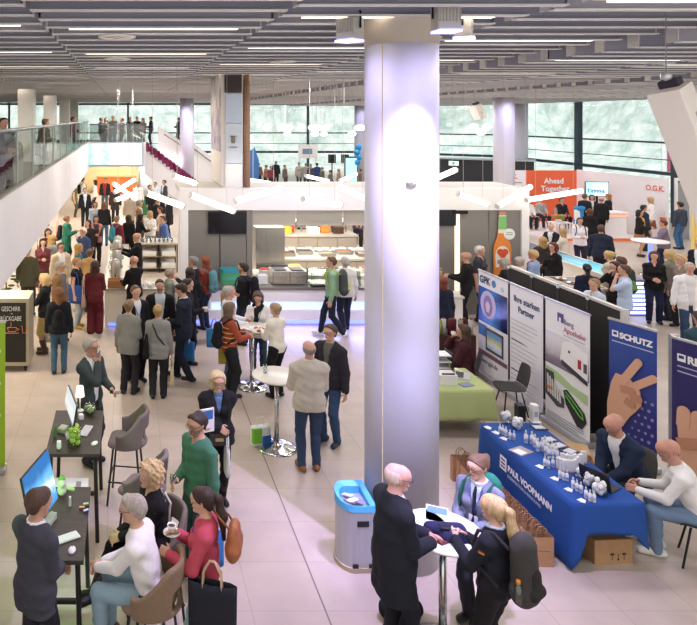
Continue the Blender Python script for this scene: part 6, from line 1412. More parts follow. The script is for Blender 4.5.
t = thing('high_stool', 'white bar stool with a bright blue jacket over it', 'stool', (18.7, 27.75, .06), R(20)); MB().bb(-.2, .2, -.2, .2, .7, .76).build('seat', WHITE, t, bevel=.02); MB().bb(-.2, .2, .17, .21, .76, 1.1).build('backrest', WHITE, t, bevel=.02); [MB().tube([(sx*.16, sy_*.16, .7), (sx*.22, sy_*.22, 0)], .018, 6).build('leg', WHITE, t) for sx in (1, -1) for sy_ in (1, -1)]
t = thing('blue_jacket', 'bright blue jacket draped over the white bar stool', 'jacket', (18.72, 27.95, 1.12)); blob('jacket_body', [(A(-.12, .06, -.5), A(-.1, .02, .08), .1, .1, .05, (A(0, 1, 0), 1.5)), (A(.12, .06, -.5), A(.1, .02, .08), .1, .1, .05, (A(0, 1, 0), 1.5)), (A(-.16, .0, .1), A(.16, .0, .1), .08, .08, .04, None)], .03, cloth('#2a90d8'), t)
# long display counters on the right
def long_counter(x0, x1, y0, y1, lab, topm, led=False):
    t = thing('display_counter', lab, 'counter', ((x0+x1)/2, (y0+y1)/2, 0)); w_, d_ = (x1-x0)/2, (y1-y0)/2; MB().bb(-w_+.05, w_-.05, -d_+.05, d_-.05, 0, .84).build('counter_body', mat('#e9e2d8', .5), t); MB().bb(-w_, w_, -d_, d_, .84, .9).build('counter_top', mat('#e0d6c8', .4), t); MB().bb(-w_+.06, w_-.06, -d_+.06, d_-.06, .9, .905).build('glass_panel', topm, t)
    if led:
        for i in range(8): MB().bb(-w_+.08, w_-.08, -d_+.035, -d_+.05, .06+i*.095, .11+i*.095).build('light_slat', emis('#9fb4ff', 2.2), t)
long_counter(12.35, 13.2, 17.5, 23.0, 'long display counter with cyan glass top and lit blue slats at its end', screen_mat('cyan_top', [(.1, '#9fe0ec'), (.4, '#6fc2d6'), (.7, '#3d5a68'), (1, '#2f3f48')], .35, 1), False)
t = thing('light_stand', 'low stand of glowing blue-white slats at the counter end', 'lamp', (12.85, 16.95, 0)); MB().bb(-.24, .24, 0, .3, 0, .9).build('stand_body', mat('#8c86b0', .5), t); [MB().bb(-.22, .22, -.02, 0, .05+i*.105, .11+i*.105).build('light_slat', emis('#b4c4ff', 2.4), t) for i in range(8)]
long_counter(10.7, 11.5, 16.1, 17.35, 'dark-topped display table with white plates behind the partition', mat('#5d5148', .3))
for i, (x, y) in enumerate(((10.95, 16.6), (11.2, 16.35), (10.95, 17.05))): dup(pl, (x, y, .905), 0, 'cream plate on the dark-topped display table, %s' % ('middle one', 'nearest one', 'farthest one')[i], 'plates on the display table')
t = thing('side_table', 'round white high table on a glowing blue post', 'table', (16.5, 21.3, 0)); MB().lathe([(0, 1.07), (.5, 1.07), (.5, 1.1), (0, 1.1)], n=32).build('table_top', WHITE, t); MB().lathe([(.06, .02), (.06, 1.07)], n=16).build('pole', emis('#7a8cf0', 1.2), t); MB().lathe([(.3, 0), (.3, .02), (.06, .03)], n=24).build('base', CHROME, t)
t = thing('booth_wall', 'yellow booth wall at the right edge', 'wall panel', (15.95, 19.0, 0)); MB().bb(0, 2.2, 0, .1, 0, 3.1).build('panel', mat('#f3d27a', .5), t); MB().bb(.05, 2.2, -.01, 0, 2.5, 2.56).build('stripe', WHITE, t); MB().bb(.05, 2.2, -.01, 0, 2.36, 2.42).build('stripe', WHITE, t)
t = thing('door_frame', 'open white door frame beyond the right-hand stand', 'door frame', (22.7, 27.6, 0)); MB().bb(-.3, -.22, -.05, .05, 0, 2.4).build('post', WHITE, t); MB().bb(.3, .38, -.05, .05, 0, 2.4).build('post', WHITE, t); MB().bb(-.3, .38, -.05, .05, 2.4, 2.5).build('head_rail', WHITE, t); MB().bb(-.2, .28, 0, .03, 0, 2.3).build('curtain', cloth('#9c9a98'), t)
# far centre: stage gear
for i, x in enumerate((332, 345)):
    p = at(x, 164, 47.6); t = thing('loudspeaker', 'black loudspeaker on a stand by the far windows, %s' % ('left of its pair', 'beside the far column')[i], 'loudspeaker', (p[0], p[1], 0), 0, 'loudspeakers on stands'); MB().bb(-.22, .22, -.2, .2, 1.75, 2.35).build('cabinet', BLACK, t); MB().tube([(0, 0, 0), (0, 0, 1.75)], .04, 8).build('stand_pole', DARKM, t); [MB().tube([(0, 0, .6), (.4*math.cos(a), .4*math.sin(a), 0)], .03, 6).build('leg', DARKM, t) for a in (0, 2.1, 4.2)]
p = at(351, 165, 46); t = thing('display_totem', 'pale blue upright display near the far column', 'display', (p[0], p[1], 0)); MB().bb(-.45, .45, -.06, .06, .1, 2.3).build('frame', mat('#30343c', .4), t); MB().bb(-.38, .38, -.07, -.06, .3, 2.2).build('display', emis('#a8dcf2', .8), t); MB().bb(-.5, .5, -.3, .3, 0, .1).build('base', DARKM, t)
for i, z in enumerate((1.9, 2.25, 2.6, 2.95)):
    p = at(358 + (i % 2)*2-1, 160, 46); t = thing('balloon', 'blue balloon in the column by the far windows, %s' % ('lowest', 'second from bottom', 'third from bottom', 'top')[i], 'balloon', (p[0], p[1], z), 0, 'blue balloons'); MB().ball((0, 0, 0), (.22, .2, .22), 12, 8).build('balloon_skin', mat('#2f9be0', .3), t); MB().tube([(0, 0, -.2), (0, 0, -.25)], [.02, .035], 6).build('knot', mat('#2f9be0', .3), t)
p = at(253, 165, 40); t = thing('beach_flag', 'blue and red upright flag right of the poster pillar', 'flag', (p[0], p[1], 0)); MB().tube([(0, 0, 0), (0, 0, 3.2)], .03, 6).build('pole', WHITE, t); MB().prism([(-.35, .3), (.3, .3), (.35, 2.4), (.1, 3.2), (-.3, 2.9)], frame((0, 0, 0), (1, 0, 0), (0, 0, 1)), .02).build('flag_cloth', cloth('#3a78c0'), t); MB().bb(-.35, .3, -.03, -.01, .3, .9).build('red_foot', cloth('#c8503a'), t)
p = at(345, 155, 50); t = thing('notice_board', 'white notice board with a blue picture by the far windows', 'board', (at(308, 150, 49)[0], 49, 0)); MB().bb(-.7, .7, 0, .06, 2.0, 3.0).build('board_face', WHITE, t); MB().bb(-.4, .3, -.02, 0, 2.3, 2.7).build('picture', mat('#7a93a8', .5), t); [MB().bb(s*.6-.04, s*.6+.04, 0, .06, 0, 2.0).build('post', WHITE, t) for s in (1, -1)]
# ------------------------------------------------------------------ people near the camera
P = person
BLOND, DBLOND, BROWN, DBROWN, BLACKH, GREY, WHITEH, GINGER = '#c2a878', '#a08862', '#5a4030', '#35261e', '#221c1a', '#9a948c', '#d6d2ca', '#8e5a34'
PALE, TAN = '#d3a58c', '#bd8a6a'
f = P('man in a charcoal blazer standing with clasped hands at the lower left table', 41, 489, 1.8, rel=48, hair=('short', '#4f3a2c'), top=('blazer', '#41414c', '#eceae8'), legs=('trousers', '#26262e'), RH=(.05, .25, -.43), LH=(-.02, .27, -.43), curl=(.9, .9), head=(18, 10))
f = P('grey-haired man in a white shirt and pale jeans seated on the brown bar chair', 131, 496, 1.76, rel=-72, seat=.76, lean=14, hair=('short', '#a89e92'), top=('tucked', '#f0ebe4'), legs=('jeans', '#86a6b8'), shoes='#5a4436', RH=(.05, .4, -.36), LH=(-.03, .42, -.36), curl=(.9, .9), ex=('glasses', 'belt'), skin=PALE, head=(-8, 4))
bar_chair(f.pos[0], f.pos[1], math.degrees(f.rz), '#8a6f55', 'brown bar chair under the seated man in the white shirt')
f = P('woman with curly blonde hair and a black and white patterned sweater on a bar chair', 150, 464, 1.66, sex='f', rel=-112, seat=.76, lean=5, hair=('curly', '#c8ab80'), top=('sweater', '#1d1b1e'), legs=('slim', '#1a191c'), shoes=('boot', '#151416'), RH=(.1, .34, -.38), LH=(.0, .36, -.36), skin=PALE, feet=((.10, .6, .46), (-.04, .64, .52)), head=(-5, 0))
bar_chair(f.pos[0], f.pos[1], math.degrees(f.rz), '#77695f', 'taupe bar chair under the seated woman with curly hair')
# pattern bands on her sweater
def sweater_pattern(f):
    m = MB(); q = f.q; p = lambda a, b, c: f.P + f.X1*a*q + f.U*b*q + f.Fv*c*1.18*q
    for sgn in (1, -1):
        m.tube([p(sgn*.02, .5, .10), p(sgn*.09, .42, .135), p(sgn*.05, .36, .165), p(sgn*.12, .28, .12), p(sgn*.06, .2, .14)], .011, 5)
        m.tube([p(sgn*.04, .5, -.1), p(sgn*.13, .42, -.12), p(sgn*.06, .34, -.13), p(sgn*.13, .24, -.09), p(sgn*.05, .14, -.11)], .011, 5)
        m.tube([p(sgn*.15, .5, .03), p(sgn*.2, .42, .05), p(sgn*.21, .42, -.04)], .011, 5)
    m.build('sweater_pattern', mat('#ece8e2', .7), f.ob)
sweater_pattern(f)
f = P('bearded man in a green sweater and glasses standing with a drink', 196, 414, 1.82, rel=-128, hair=('short', '#33261e'), top=('sweater', '#3f7a5c'), legs=('trousers', '#2b4a40'), shoes='#3a2a22', RH=(.1, .22, -.36), LH='down', ex=('glasses', 'beard'), head=(-8, 8))
def cupin(f, s, lab, col='#f4f1ea', glassy=False, saucer=False, cat='cup', grp=None):
    h_ = f.hand[s] + f.fdir[s]*.08*f.q + A(0, 0, -.01)
    t = thing('drinking_glass' if glassy else 'coffee_cup', lab, 'glass' if glassy else cat, f.W(h_), f.rz, grp)
    MB().lathe([(.022, 0), (.032, .02), (.036, .1), (.033, .1), (.02, .01), (0, .01)] if glassy else [(.022, 0), (.034, .02), (.042, .065), (.038, .065), (.02, .01), (0, .01)], n=16).build('cup_body', glass('#e6ecec', .2, 'drinking_glass') if glassy else mat(col, .3), t)
    if not glassy: MB().lathe([(0, .05), (.038, .052)], n=16).build('coffee', mat('#4a2f1e', .3), t); MB().tube([(.04, 0, .05), (.06, 0, .045), (.058, 0, .02), (.03, 0, .015)], .005, 6).build('handle', mat(col, .3), t)
    if saucer:
        u = thing('saucer', 'white saucer under the coffee cup of the woman in red', 'saucer', f.W(h_ - A(0, 0, .02)), f.rz); MB().lathe([(.03, 0), (.08, .014), (.078, .018), (.03, .005), (0, .005)], n=24).build('saucer_plate', WHITE, u)
    return t
cupin(f, 1, 'clear glass in the hand of the man in the green sweater', glassy=True)
tote(f, -1, 'blue carrier bag in the hand of the man in the green sweater', '#2f6fc0', w=.3, hgt=.34, strap='#2f6fc0', drop=.14)
f = P('woman in a red top with a dark ponytail holding a coffee cup', 201, 488, 1.68, sex='f', rel=-80, hair=('pony', '#35231b'), top=('sweater', '#cf4256'), legs=('trousers', '#a4cdbf'), shoes='#cfc9c0', RH=(.03, .27, -.17), LH=(-.14, .32, -.27), ex=('glasses', 'lanyard'), skin=PALE, head=(0, 8), curl=(.7, .8))
cupin(f, 1, 'white coffee cup held by the woman in red', saucer=True)
tote(f, -1, 'big dark blue tote bag with tan handles on the arm of the woman in red', '#26272f', w=.42, hgt=.42, d=.14, drop=.18, at_=A(-.27, -.1, 1.2))
g_ = f.P + f.U*.36 + f.X1*.0 - f.Fv*.25
t = thing('shoulder_bag', 'brown leather shoulder bag behind the woman in red', 'bag', f.W(g_ - A(0, 0, .14)), f.rz); blob('bag_body', [(A(-.09, 0, .1), A(.09, 0, .1), .1, .1, .05, (A(0, 1, 0), 1.4)), (A(-.06, 0, .22), A(.06, 0, .22), .07, .07, .06, (A(0, 1, 0), 1.4))], .012, mat('#9a5a30', .5), t, wob=.003); MB().tube([(-.08, 0, .24), (-.06, .12, .34), (.0, .22, .42), (.06, .2, .4), (.09, .06, .3), (.08, 0, .22)], .01, 6).build('strap', mat('#83491f', .5), t)
f = P('blonde woman in a black padded jacket holding papers, alone in the middle', 218, 373, 1.7, sex='f', rel=170, hair=('bob', '#cdb78e'), top=('puffer', '#201f23', '#5f7fae', .27), legs=('slim', '#1c1b20'), shoes=('boot', '#231d1a'), RH=(.02, .24, -.32), LH=(.12, .22, -.28), ex=('glasses',), skin=PALE, stance=.07, head=(0, 6))
t = thing('papers', 'white and blue brochures held by the blonde woman in the padded jacket', 'papers', f.W(f.hand[-1] + A(.07, .08, -.06)), f.rz + R(20)); o = MB().bb(-.1, .1, -.012, .012, 0, .29).build('paper_sheets', PAPERW, t); o = MB().bb(-.08, .08, .0121, .016, .16, .27).build('blue_print', mat('#3f6fb0', .5), t)
g_ = f.P + A(.02, .22, -.06); t = thing('handbag', 'small black handbag before the blonde woman in the padded jacket', 'bag', f.W(g_), f.rz); MB().bb(-.12, .12, -.04, .04, 0, .16).build('bag_body', mat('#2a2624', .5), t, bevel=.015); MB().bb(-.05, .05, .04, .046, .06, .1).build('clasp', mat('#bfae7a', .3, .8), t); MB().tube([(-.11, 0, .15), (-.15, -.05, .5), (-.1, -.12, .72)], .008, 6).build('strap', BLACK, t)
tote(f, -1, 'white carrier bag hanging behind the handbag of the padded jacket woman', '#e4e8e2', w=.26, hgt=.34, d=.06, strap='#dfe3dc', drop=.2, at_=f.hand[-1] + A(-.2, .0, -.08))
f = P('grey-haired man in a dark blazer drinking beside the apple table', 91, 339, 1.8, rel=132, hair=('short', '#b4aea2'), top=('blazer', '#3c4a48', '#eef0ee', -.4), legs=('trousers', '#34323a'), shoes='#1c1a1a', RH=(.02, .16, .02), LH=(-.1, .32, -.34), ex=('glasses',), stance=.09)
cupin(f, 1, 'small clear glass at the mouth of the man in the dark blazer', glassy=True)
t = thing('mobile_phone', 'black phone in the hand of the man in the dark blazer', 'phone', f.W(f.hand[-1] + f.fdir[-1]*.11), f.rz + R(40)); MB().bb(-.04, .04, -.08, .08, .0, .01).build('case', BLACK, t, bevel=.003); MB().bb(-.036, .036, -.075, .075, .01, .012).build('screen', mat('#1d3a2a', .2), t)
f = P('bald man in a long black coat at the near bar table', 400, 465, 1.83, rel=62, fat=1.12, hair=('buzz', '#dcc0b0'), top=('coat', '#22242b', '#f0eeee', .34), legs=('trousers', '#20222a'), RH=(.08, .3, -.34), LH=(-.02, .33, -.34), ex=('glasses',), skin='#d2a090', head=(10, 10))
t = thing('wallet', 'red-brown wallet in the hands of the man in the black coat', 'wallet', f.W(f.hand[1] + f.fdir[1]*.12), f.rz + R(20)); MB().bb(-.07, .07, -.05, .05, -.01, .012).build('wallet_body', mat('#6a3434', .5), t, bevel=.004); MB().bb(-.06, .06, -.04, .04, .012, .015).build('flap', mat('#7d4040', .5), t)
f = P('woman in a grey-blue uniform jacket and tie at the near bar table', 477, 456, 1.67, sex='f', rel=-155, hair=('bun', '#6a4e3a'), top=('blazer', '#7a7f94', '#cfdbe8', .22), legs=('trousers', '#30303a'), RH=(.08, .3, -.34), LH=(-.04, .28, -.32), ex=('glasses', ('tie', '#23242c'), ('lanyard', '#2f5fae')), skin=PALE, head=(12, 8))
backpack(f, 'green backpack on the woman in the grey-blue uniform', '#1f7a5e', '#17584a', .95)
f = P('woman with a long blonde ponytail and black sweater at the near bar table', 492, 496, 1.66, sex='f', rel=-62, fat=1.06, hair=('pony', '#c0a373'), top=('sweater', '#1f2229', '#b9cbd6'), legs=('trousers', '#201e22'), RH=(.03, .3, -.2), LH=(-.1, .34, -.2), skin=PALE, head=(0, 6))
backpack(f, 'dark grey backpack on the woman with the blonde ponytail', '#45413e', '#33302e', 1.08)
t = thing('water_bottle', 'small clear bottle with an orange cap in the side of the dark grey backpack', 'bottle', f.W(f.P + f.X1*-.15 - f.Fv*.26 + A(0, 0, .05)), f.rz); MB().lathe([(.03, 0), (.033, .02), (.033, .13), (.015, .16), (.015, .17)], n=14).build('bottle_body', glass('#eef2ee', .15, 'bottle_plastic'), t); MB().lathe([(.017, .168), (.017, .2), (0, .2)], n=12).build('cap', mat('#e8922c', .4), t)
t = thing('badge_patch', 'small black, red and gold sleeve flag on the black sweater', 'badge', f.W(f.sh - f.X1*.245 + f.U*-.1), f.rz + R(-90)); [MB().bb(-.025, .025, -.004, .004, z, z+.011).build('stripe', mat(c_, .6), t) for z, c_ in ((.022, '#1c1c1c'), (.011, '#b8342c'), (0, '#d8b03a'))]
t = thing('mobile_phone', 'black phone in the hands of the woman with the blonde ponytail', 'phone', f.W(f.hand[-1] + f.fdir[-1]*.11), f.rz + R(50)); MB().bb(-.045, .045, -.085, .085, .0, .012).build('case', BLACK, t, bevel=.003); MB().bb(-.04, .04, -.08, .08, .012, .014).build('screen', mat('#1c2430', .2), t)
t = thing('black_bag', 'black bag on the floor under the near bar table', 'bag', (2.72, 6.72, 0)); blob('bag_body', [(A(-.12, 0, .1), A(.12, 0, .1), .1, .1, .05, (A(0, 1, 0), 1.2))], .012, cloth('#1d1d22'), t, wob=.003); MB().tube([(-.12, 0, .18), (-.08, 0, .34), (.08, 0, .34), (.12, 0, .18)], .01, 6).build('handle', BLACK, t)
f = P('balding man in a beige jacket and jeans seen from behind', 309, 341, 1.84, rel=-12, fat=1.08, hair=('fringe', '#8f857c'), top=('jacket', '#c9beae'), legs=('jeans', '#2f4262'), shoes='#8a5c30', RH=(.1, .3, -.34), LH=(-.12, .32, -.32), skin='#cf9f8c')
f = P('man with glasses in a dark jacket and jeans facing the beige jacket', 330, 325, 1.83, rel=-148, hair=('short', '#4c3b30'), top=('jacket', '#2c2b33', '#5e6058', .12), legs=('jeans', '#34507a'), shoes='#26303e', RH='pocket', LH='down', ex=('glasses',), skin=PALE)
f = P('woman in a burgundy cardigan drinking coffee behind the lime green table', 463, 325, 1.68, sex='f', rel=-92, seat=.46, fat=1.1, hair=('long', '#4a3226'), top=('jacket', '#4c1f24'), legs=('trousers', '#1e1c20'), RH=(.02, .2, .06), LH=(-.1, .34, -.4), skin=PALE)
cupin(f, 1, 'white cup at the mouth of the woman in the burgundy cardigan')
shell_chair(f.pos[0], f.pos[1], math.degrees(f.rz), '#3d3b37', 'dark chair under the woman in the burgundy cardigan')
f = P('bald bearded man in a navy suit sitting bent forward behind the blue table', 611, 416, 1.85, rel=-146, seat=.46, lean=22, fat=1.12, hair=('bald', '#8a6a58'), top=('blazer', '#232f4a', '#ece8e4', .05), legs=('trousers', '#2a2e3a'), RH=(.04, .36, -.42), LH=(-.03, .38, -.42), curl=(.9, .9), ex=(('beard', '#5a4234'),), skin='#cc9580', head=(8, 14))
shell_chair(f.pos[0], f.pos[1], math.degrees(f.rz), '#56534d', 'grey chair under the bald man in the navy suit')
f = P('bald man with glasses in a white shirt and jeans sitting at the laptop', 664, 440, 1.8, rel=-94, seat=.46, lean=26, hair=('bald', '#8a6a58'), top=('shirt', '#efece8'), legs=('jeans', '#6f8cab'), shoes='#f0eee8', RH=(.1, .42, -.28), LH=(-.08, .44, -.3), ex=('glasses', ('beard', '#8a7262')), skin='#cc9580', head=(0, 12))
shell_chair(f.pos[0], f.pos[1], math.degrees(f.rz), '#2b2926', 'black chair under the bald man at the laptop')
# ------------------------------------------------------------------ group round the second bar table
f = P('woman in an orange striped sweater with a black shoulder pack at the rear bar table', 230, 303, 1.68, sex='f', rel=68, hair=('long', '#6e5a4c'), top=('sweater', '#b4482c'), legs=('trousers', '#23262c'), RH=(.1, .36, -.3), LH=(-.08, .34, -.26), skin=PALE)
m = MB(); pp_ = lambda a, z: f.P + f.U*z*f.q
for i in range(5): V = [(f.P + f.U*(.02+i*.09)*f.q + f.X1*(.165*math.cos(a)*(1.0 if i < 3 else 1.06)) + f.Fv*(.142*math.sin(a))) for a in [2*math.pi*k/20 for k in range(21)]]; m.tube([tuple(v) for v in V], .012, 5)
m.build('sweater_stripes', cloth('#d99a52'), f.ob)
backpack(f, 'small black pack on the woman in the orange striped sweater', '#1d1b20', None, .85)
f = P('grey-haired man in a white shirt behind the woman in the orange sweater', 229, 286, 1.8, rel=80, hair=('thin', '#b4aea6'), top=('shirt', '#e6e8ee'), legs=('jeans', '#4a6a92'), RH=(.1, .34, -.36), LH=(-.1, .34, -.34), skin=PALE)
tote(f, -1, 'yellow carrier bag beside the grey-haired man in the white shirt', '#e0c23a', w=.3, hgt=.36, strap='#e0c23a', drop=.2, at_=A(-.26, .0, .78))
tote(f, 1, 'blue carrier bag behind the grey-haired man in the white shirt', '#2f8ad0', w=.3, hgt=.34, strap='#2f8ad0', drop=.18, at_=A(-.1, -.25, 1.12))
f = P('woman in a white top with a thick black scarf eating at the rear bar table', 258, 293, 1.66, sex='f', rel=182, lean=6, hair=('bob', '#4e382c'), top=('shirt', '#ece6de'), legs=('jeans', '#2d4656'), RH=(.1, .3, -.3), LH=(-.1, .3, -.3), ex=('glasses', ('scarf', '#1b1a1e'), ('lanyard', '#2a4a9a')), skin=PALE, head=(0, 14))
f = P('woman in a cream sweater and black skirt eating at the rear bar table', 275, 303, 1.68, sex='f', rel=-48, lean=4, hair=('bun', '#a58c6c'), top=('sweater', '#efe7d6'), legs=('trousers', '#1b1a20'), RH=(.08, .34, -.28), LH=(-.06, .34, -.26), skin=PALE)
# ------------------------------------------------------------------ group left of the second bar table
f = P('young man in a navy uniform with his head bowed', 179, 284, 1.86, rel=-68, hair=('short', '#3a2a20'), top=('blazer', '#1f2738', '#e2e4ea', .2), legs=('trousers', '#1e2434'), RH='down', LH=(-.1, .25, -.36), ex=('tie',), walk=.35, skin=PALE, head=(0, 22))
tote(f, 1, 'white and blue carrier bag held by the young man in the navy uniform', '#2d7fd0', w=.34, hgt=.36, strap='#e8eaec', drop=.16)
f = P('bearded man in an open black coat and light shirt facing the camera', 160, 280, 1.83, rel=178, hair=('short', '#2e2420'), top=('coat', '#1d1c20', '#c9d6e2', -.4), legs=('trousers', '#1d1d24'), ex=('beard',), skin=PALE)
f = P('man in a black suit and white shirt behind the grey uniforms', 136, 286, 1.82, rel=155, hair=('short', '#6a503c'), top=('blazer', '#1e1d22', '#eceaea', .1), legs=('trousers', '#1c1c22'), ex=('lanyard',), skin=PALE)
f = P('woman in a grey uniform jacket seen from behind, left one of the pair', 129, 300, 1.7, sex='f', rel=22, hair=('bun', '#7d6444'), top=('blazer', '#8c8c86'), legs=('trousers', '#2a2a30'), skin=PALE, RH=(.08, .25, -.3))
f = P('woman in a grey uniform jacket with a black sling bag, from behind', 158, 305, 1.66, sex='f', rel=4, hair=('bun', '#b0915e'), top=('blazer', '#8f8f8b'), legs=('trousers', '#2a2a30'), ex=('strap',), skin=PALE, LH=(-.08, .25, -.3))
b_ = tote(f, -1, 'black sling bag on the hip of the woman in the grey uniform', '#1b1b1f', w=.28, hgt=.3, d=.1, strap='#1b1b1f', drop=.1, at_=A(-.2, -.1, 1.16))
tote(f, 1, 'beige cloth bag hanging between the grey and the navy uniform', '#cdb98c', w=.26, hgt=.36, d=.07, strap='#cdb98c', drop=.14)
f = P('young man in black holding a cup behind the navy uniform', 188, 279, 1.72, rel=84, hair=('short', '#38281f'), top=('jacket', '#1b1a1e'), legs=('trousers', '#1b1a1e'), RH=(.1, .3, -.3), LH='down', skin=PALE)
cupin(f, 1, 'white paper cup in the hand of the young man in black')
f = P('woman with dark hair in a black jacket by the kiosk, seen from behind', 190, 268, 1.68, sex='f', rel=-18, hair=('bob', '#2c1f1c'), top=('jacket', '#1c1b1f'), legs=('trousers', '#1c1b1f'), RH=(.1, .25, -.35))
f = P('grey-haired man in a dark suit by the grey kiosk panel', 193, 261, 1.8, rel=-70, hair=('short', '#7d7872'), top=('blazer', '#232228', '#dfe0e4', .1), legs=('trousers', '#222228'), LH=(-.1, .35, -.2))
f = P('woman with long red hair and a rust top with a teal backpack', 205, 262, 1.72, sex='f', rel=-50, hair=('long', '#84452a'), top=('sweater', '#a03a28'), legs=('jeans', '#263248'), LH=(-.1, .3, -.3))
backpack(f, 'teal backpack on the woman with long red hair', '#5a949c', '#4b8089', .95)
f = P('man with a black backpack ordering at the kiosk counter', 243, 263, 1.8, rel=-72, hair=('short', '#3c2c24'), top=('tee', '#1d1d20'), legs=('jeans', '#232a3c'), LH=(-.08, .3, -.3), ex=('beard',))
backpack(f, 'black backpack on the man ordering at the counter', '#1b1b20', '#2a2a30', 1.05)
tote(f, -1, 'brown paper bag in the hand of the man with the black backpack', '#b08a5e', w=.26, hgt=.3, d=.1, strap='#9a7850', drop=.08, name='paper_bag', cat='paper bag')
f = P('small grey-haired woman in a grey-green coat at the counter corner', 170, 269, 1.6, sex='f', rel=85, hair=('short', '#9a8c7c'), top=('coat', '#7d8070'), legs=('trousers', '#3a3a36'), skin=PALE)
f = P('man in a light green hoodie walking past the counter', 331, 257, 1.83, rel=-95, hair=('short', '#6a4e36'), top=('sweater', '#86b284'), legs=('jeans', '#22283e'), shoes='#f0eeea', walk=.45, skin=PALE)
backpack(f, 'grey and yellow-green backpack on the man in the green hoodie', '#4a524e', '#b6c24a', 1.08)
f = P('grey-haired person in dark clothes just behind the green hoodie', 345, 261, 1.74, rel=-20, hair=('short', '#b9b4ac'), top=('jacket', '#e2dfda'), legs=('trousers', '#26283a'), walk=.3)
f = P('bald barista in black seen from behind at the counter corner', 134, 256, 1.78, rel=-40, hair=('bald', GREY), top=('shirt', '#191819'), legs=('trousers', '#19181c'), RH=(.1, .35, -.3), LH=(-.1, .35, -.3))
f = P('bald barista in black pouring coffee at the steel urns', 137, 233, 1.8, rel=-85, hair=('bald', GREY), top=('shirt', '#1a191b'), legs=('trousers', '#19181c'), RH=(.1, .42, -.15), LH=(-.1, .42, -.2))
# ------------------------------------------------------------------ left crowd
f = P('woman in a maroon trouser suit seen from behind at the coffee counter', 95, 261, 1.68, sex='f', rel=8, hair=('long', '#3e2820'), top=('blazer', '#6a2029'), legs=('wide', '#6a1f29'), RH=(.1, .28, -.3))
tote(f, -1, 'pale pink shoulder bag of the woman in the maroon suit', '#c9a08e', w=.26, hgt=.3, d=.1, strap='#d6b29e', drop=.4, at_=A(-.26, -.02, 1.32))
f = P('woman with auburn hair in a dark jacket with a small black pack', 59, 288, 1.67, sex='f', rel=2, hair=('long', '#7a5230'), top=('jacket', '#20242c'), legs=('jeans', '#3f6482'), shoes='#1c1a1a')
backpack(f, 'small black leather pack on the auburn-haired woman', '#1a191b', None, .75)
f = P('blonde woman in a black jacket and patterned skirt at the menu board', 44, 274, 1.68, sex='f', rel=-80, hair=('bob', '#d2b27a'), top=('blazer', '#1d1d20'), legs=('skirt', '#b9a05e', '#c9a08a', .5), shoes=('boot', '#4a2e22'), LH=(-.1, .4, -.3), RH=(.1, .3, -.4), skin=PALE)
tote(f, 1, 'white carrier bag of the blonde woman at the menu board', '#ecebe6', w=.26, hgt=.36, d=.06, strap='#ecebe6', drop=.1, at_=A(.2, .0, .62))
f = P('grey-haired man in a tan brown blazer', 60, 262, 1.8, rel=115, hair=('short', '#a39c92'), top=('blazer', '#8c6238', '#5f6f84', -.05), legs=('trousers', '#3a3a44'), ex=('glasses',))
f = P('man in an olive blazer seen from behind beside the menu board', 28, 246, 1.78, rel=12, hair=('short', '#b5aca2'), top=('blazer', '#4d4a32'), legs=('trousers', '#3a383c'))
f = P('woman with short ginger hair in a black vest', 77, 258, 1.66, sex='f', rel=112, hair=('short', '#b0824c'), top=('vest', '#1d1d22'), legs=('jeans', '#9fb0b4'), shoes='#c8a050', skin=PALE)
tote(f, 1, 'large blue tote bag of the woman in the black vest', '#2a52a4', w=.36, hgt=.42, d=.08, strap='#2a52a4', drop=.3, at_=A(.2, .06, 1.35))
P('woman in a tan coat with pinned-up hair', 90, 249, 1.62, sex='f', rel=25, hair=('bun', '#6a4e36'), top=('coat', '#b98a4e'), legs=('trousers', '#3a342e'))
P('woman with long blonde hair and a teal top', 79, 245, 1.66, sex='f', rel=100, hair=('long', '#b08a4c'), top=('sweater', '#2d6a72'), legs=('trousers', '#2a2c34'))
P('dark-haired man with glasses in a beige coat', 61, 243, 1.76, rel=160, hair=('short', '#2a2220'), top=('coat', '#cdb78e', '#e6e2da', -.4), legs=('trousers', '#8c7e66'), ex=('glasses',))
P('woman in a patterned dark red blouse and long brown skirt', 43, 239, 1.64, sex='f', rel=175, hair=('bob', '#2e1d1a'), top=('shirt', '#6a2c34'), legs=('skirt', '#4a3524', '#2a2220', .7), RH=(.05, .25, -.25), LH=(-.05, .25, -.25))
P('woman with blonde hair in grey behind the patterned blouse', 52, 238, 1.66, sex='f', rel=30, hair=('long', '#b8945a'), top=('jacket', '#8a8a90'), legs=('trousers', '#3a3638'))
P('woman with dark hair and an orange scarf under the gallery', 48, 229, 1.7, sex='f', rel=170, hair=('bob', '#241a18'), top=('jacket', '#2a2428'), legs=('trousers', '#2a2428'), ex=(('scarf', '#d86a34'),))
P('person in a white top under the gallery edge', 46, 218, 1.72, sex='f', rel=170, hair=('long', '#4a3428'), top=('shirt', '#e9e2da'), legs=('trousers', '#4a4644'))
f = P('woman in a green coat with a dark backpack in the left crowd', 67, 216, 1.7, sex='f', rel=100, hair=('short', '#7a5230'), top=('parka', '#1f7058'), legs=('trousers', '#22242a'), RH=(.1, .35, -.2))
backpack(f, 'dark backpack on the woman in the green coat', '#20242a', None, .9)
f = P('white-haired man in a blue anorak drinking', 83, 228, 1.72, rel=-135, fat=1.15, hair=('short', '#dcd8d0'), top=('jacket', '#33456e'), legs=('trousers', '#30343c'), RH=(.04, .2, 0))
P('woman in a salmon pink padded vest', 96, 216, 1.7, sex='f', rel=172, hair=('bob', '#4a3024'), top=('vest', '#c8776a', '#4a3a3c', -.3), legs=('trousers', '#242228'), RH=(.05, .25, -.3), LH=(-.05, .25, -.3))
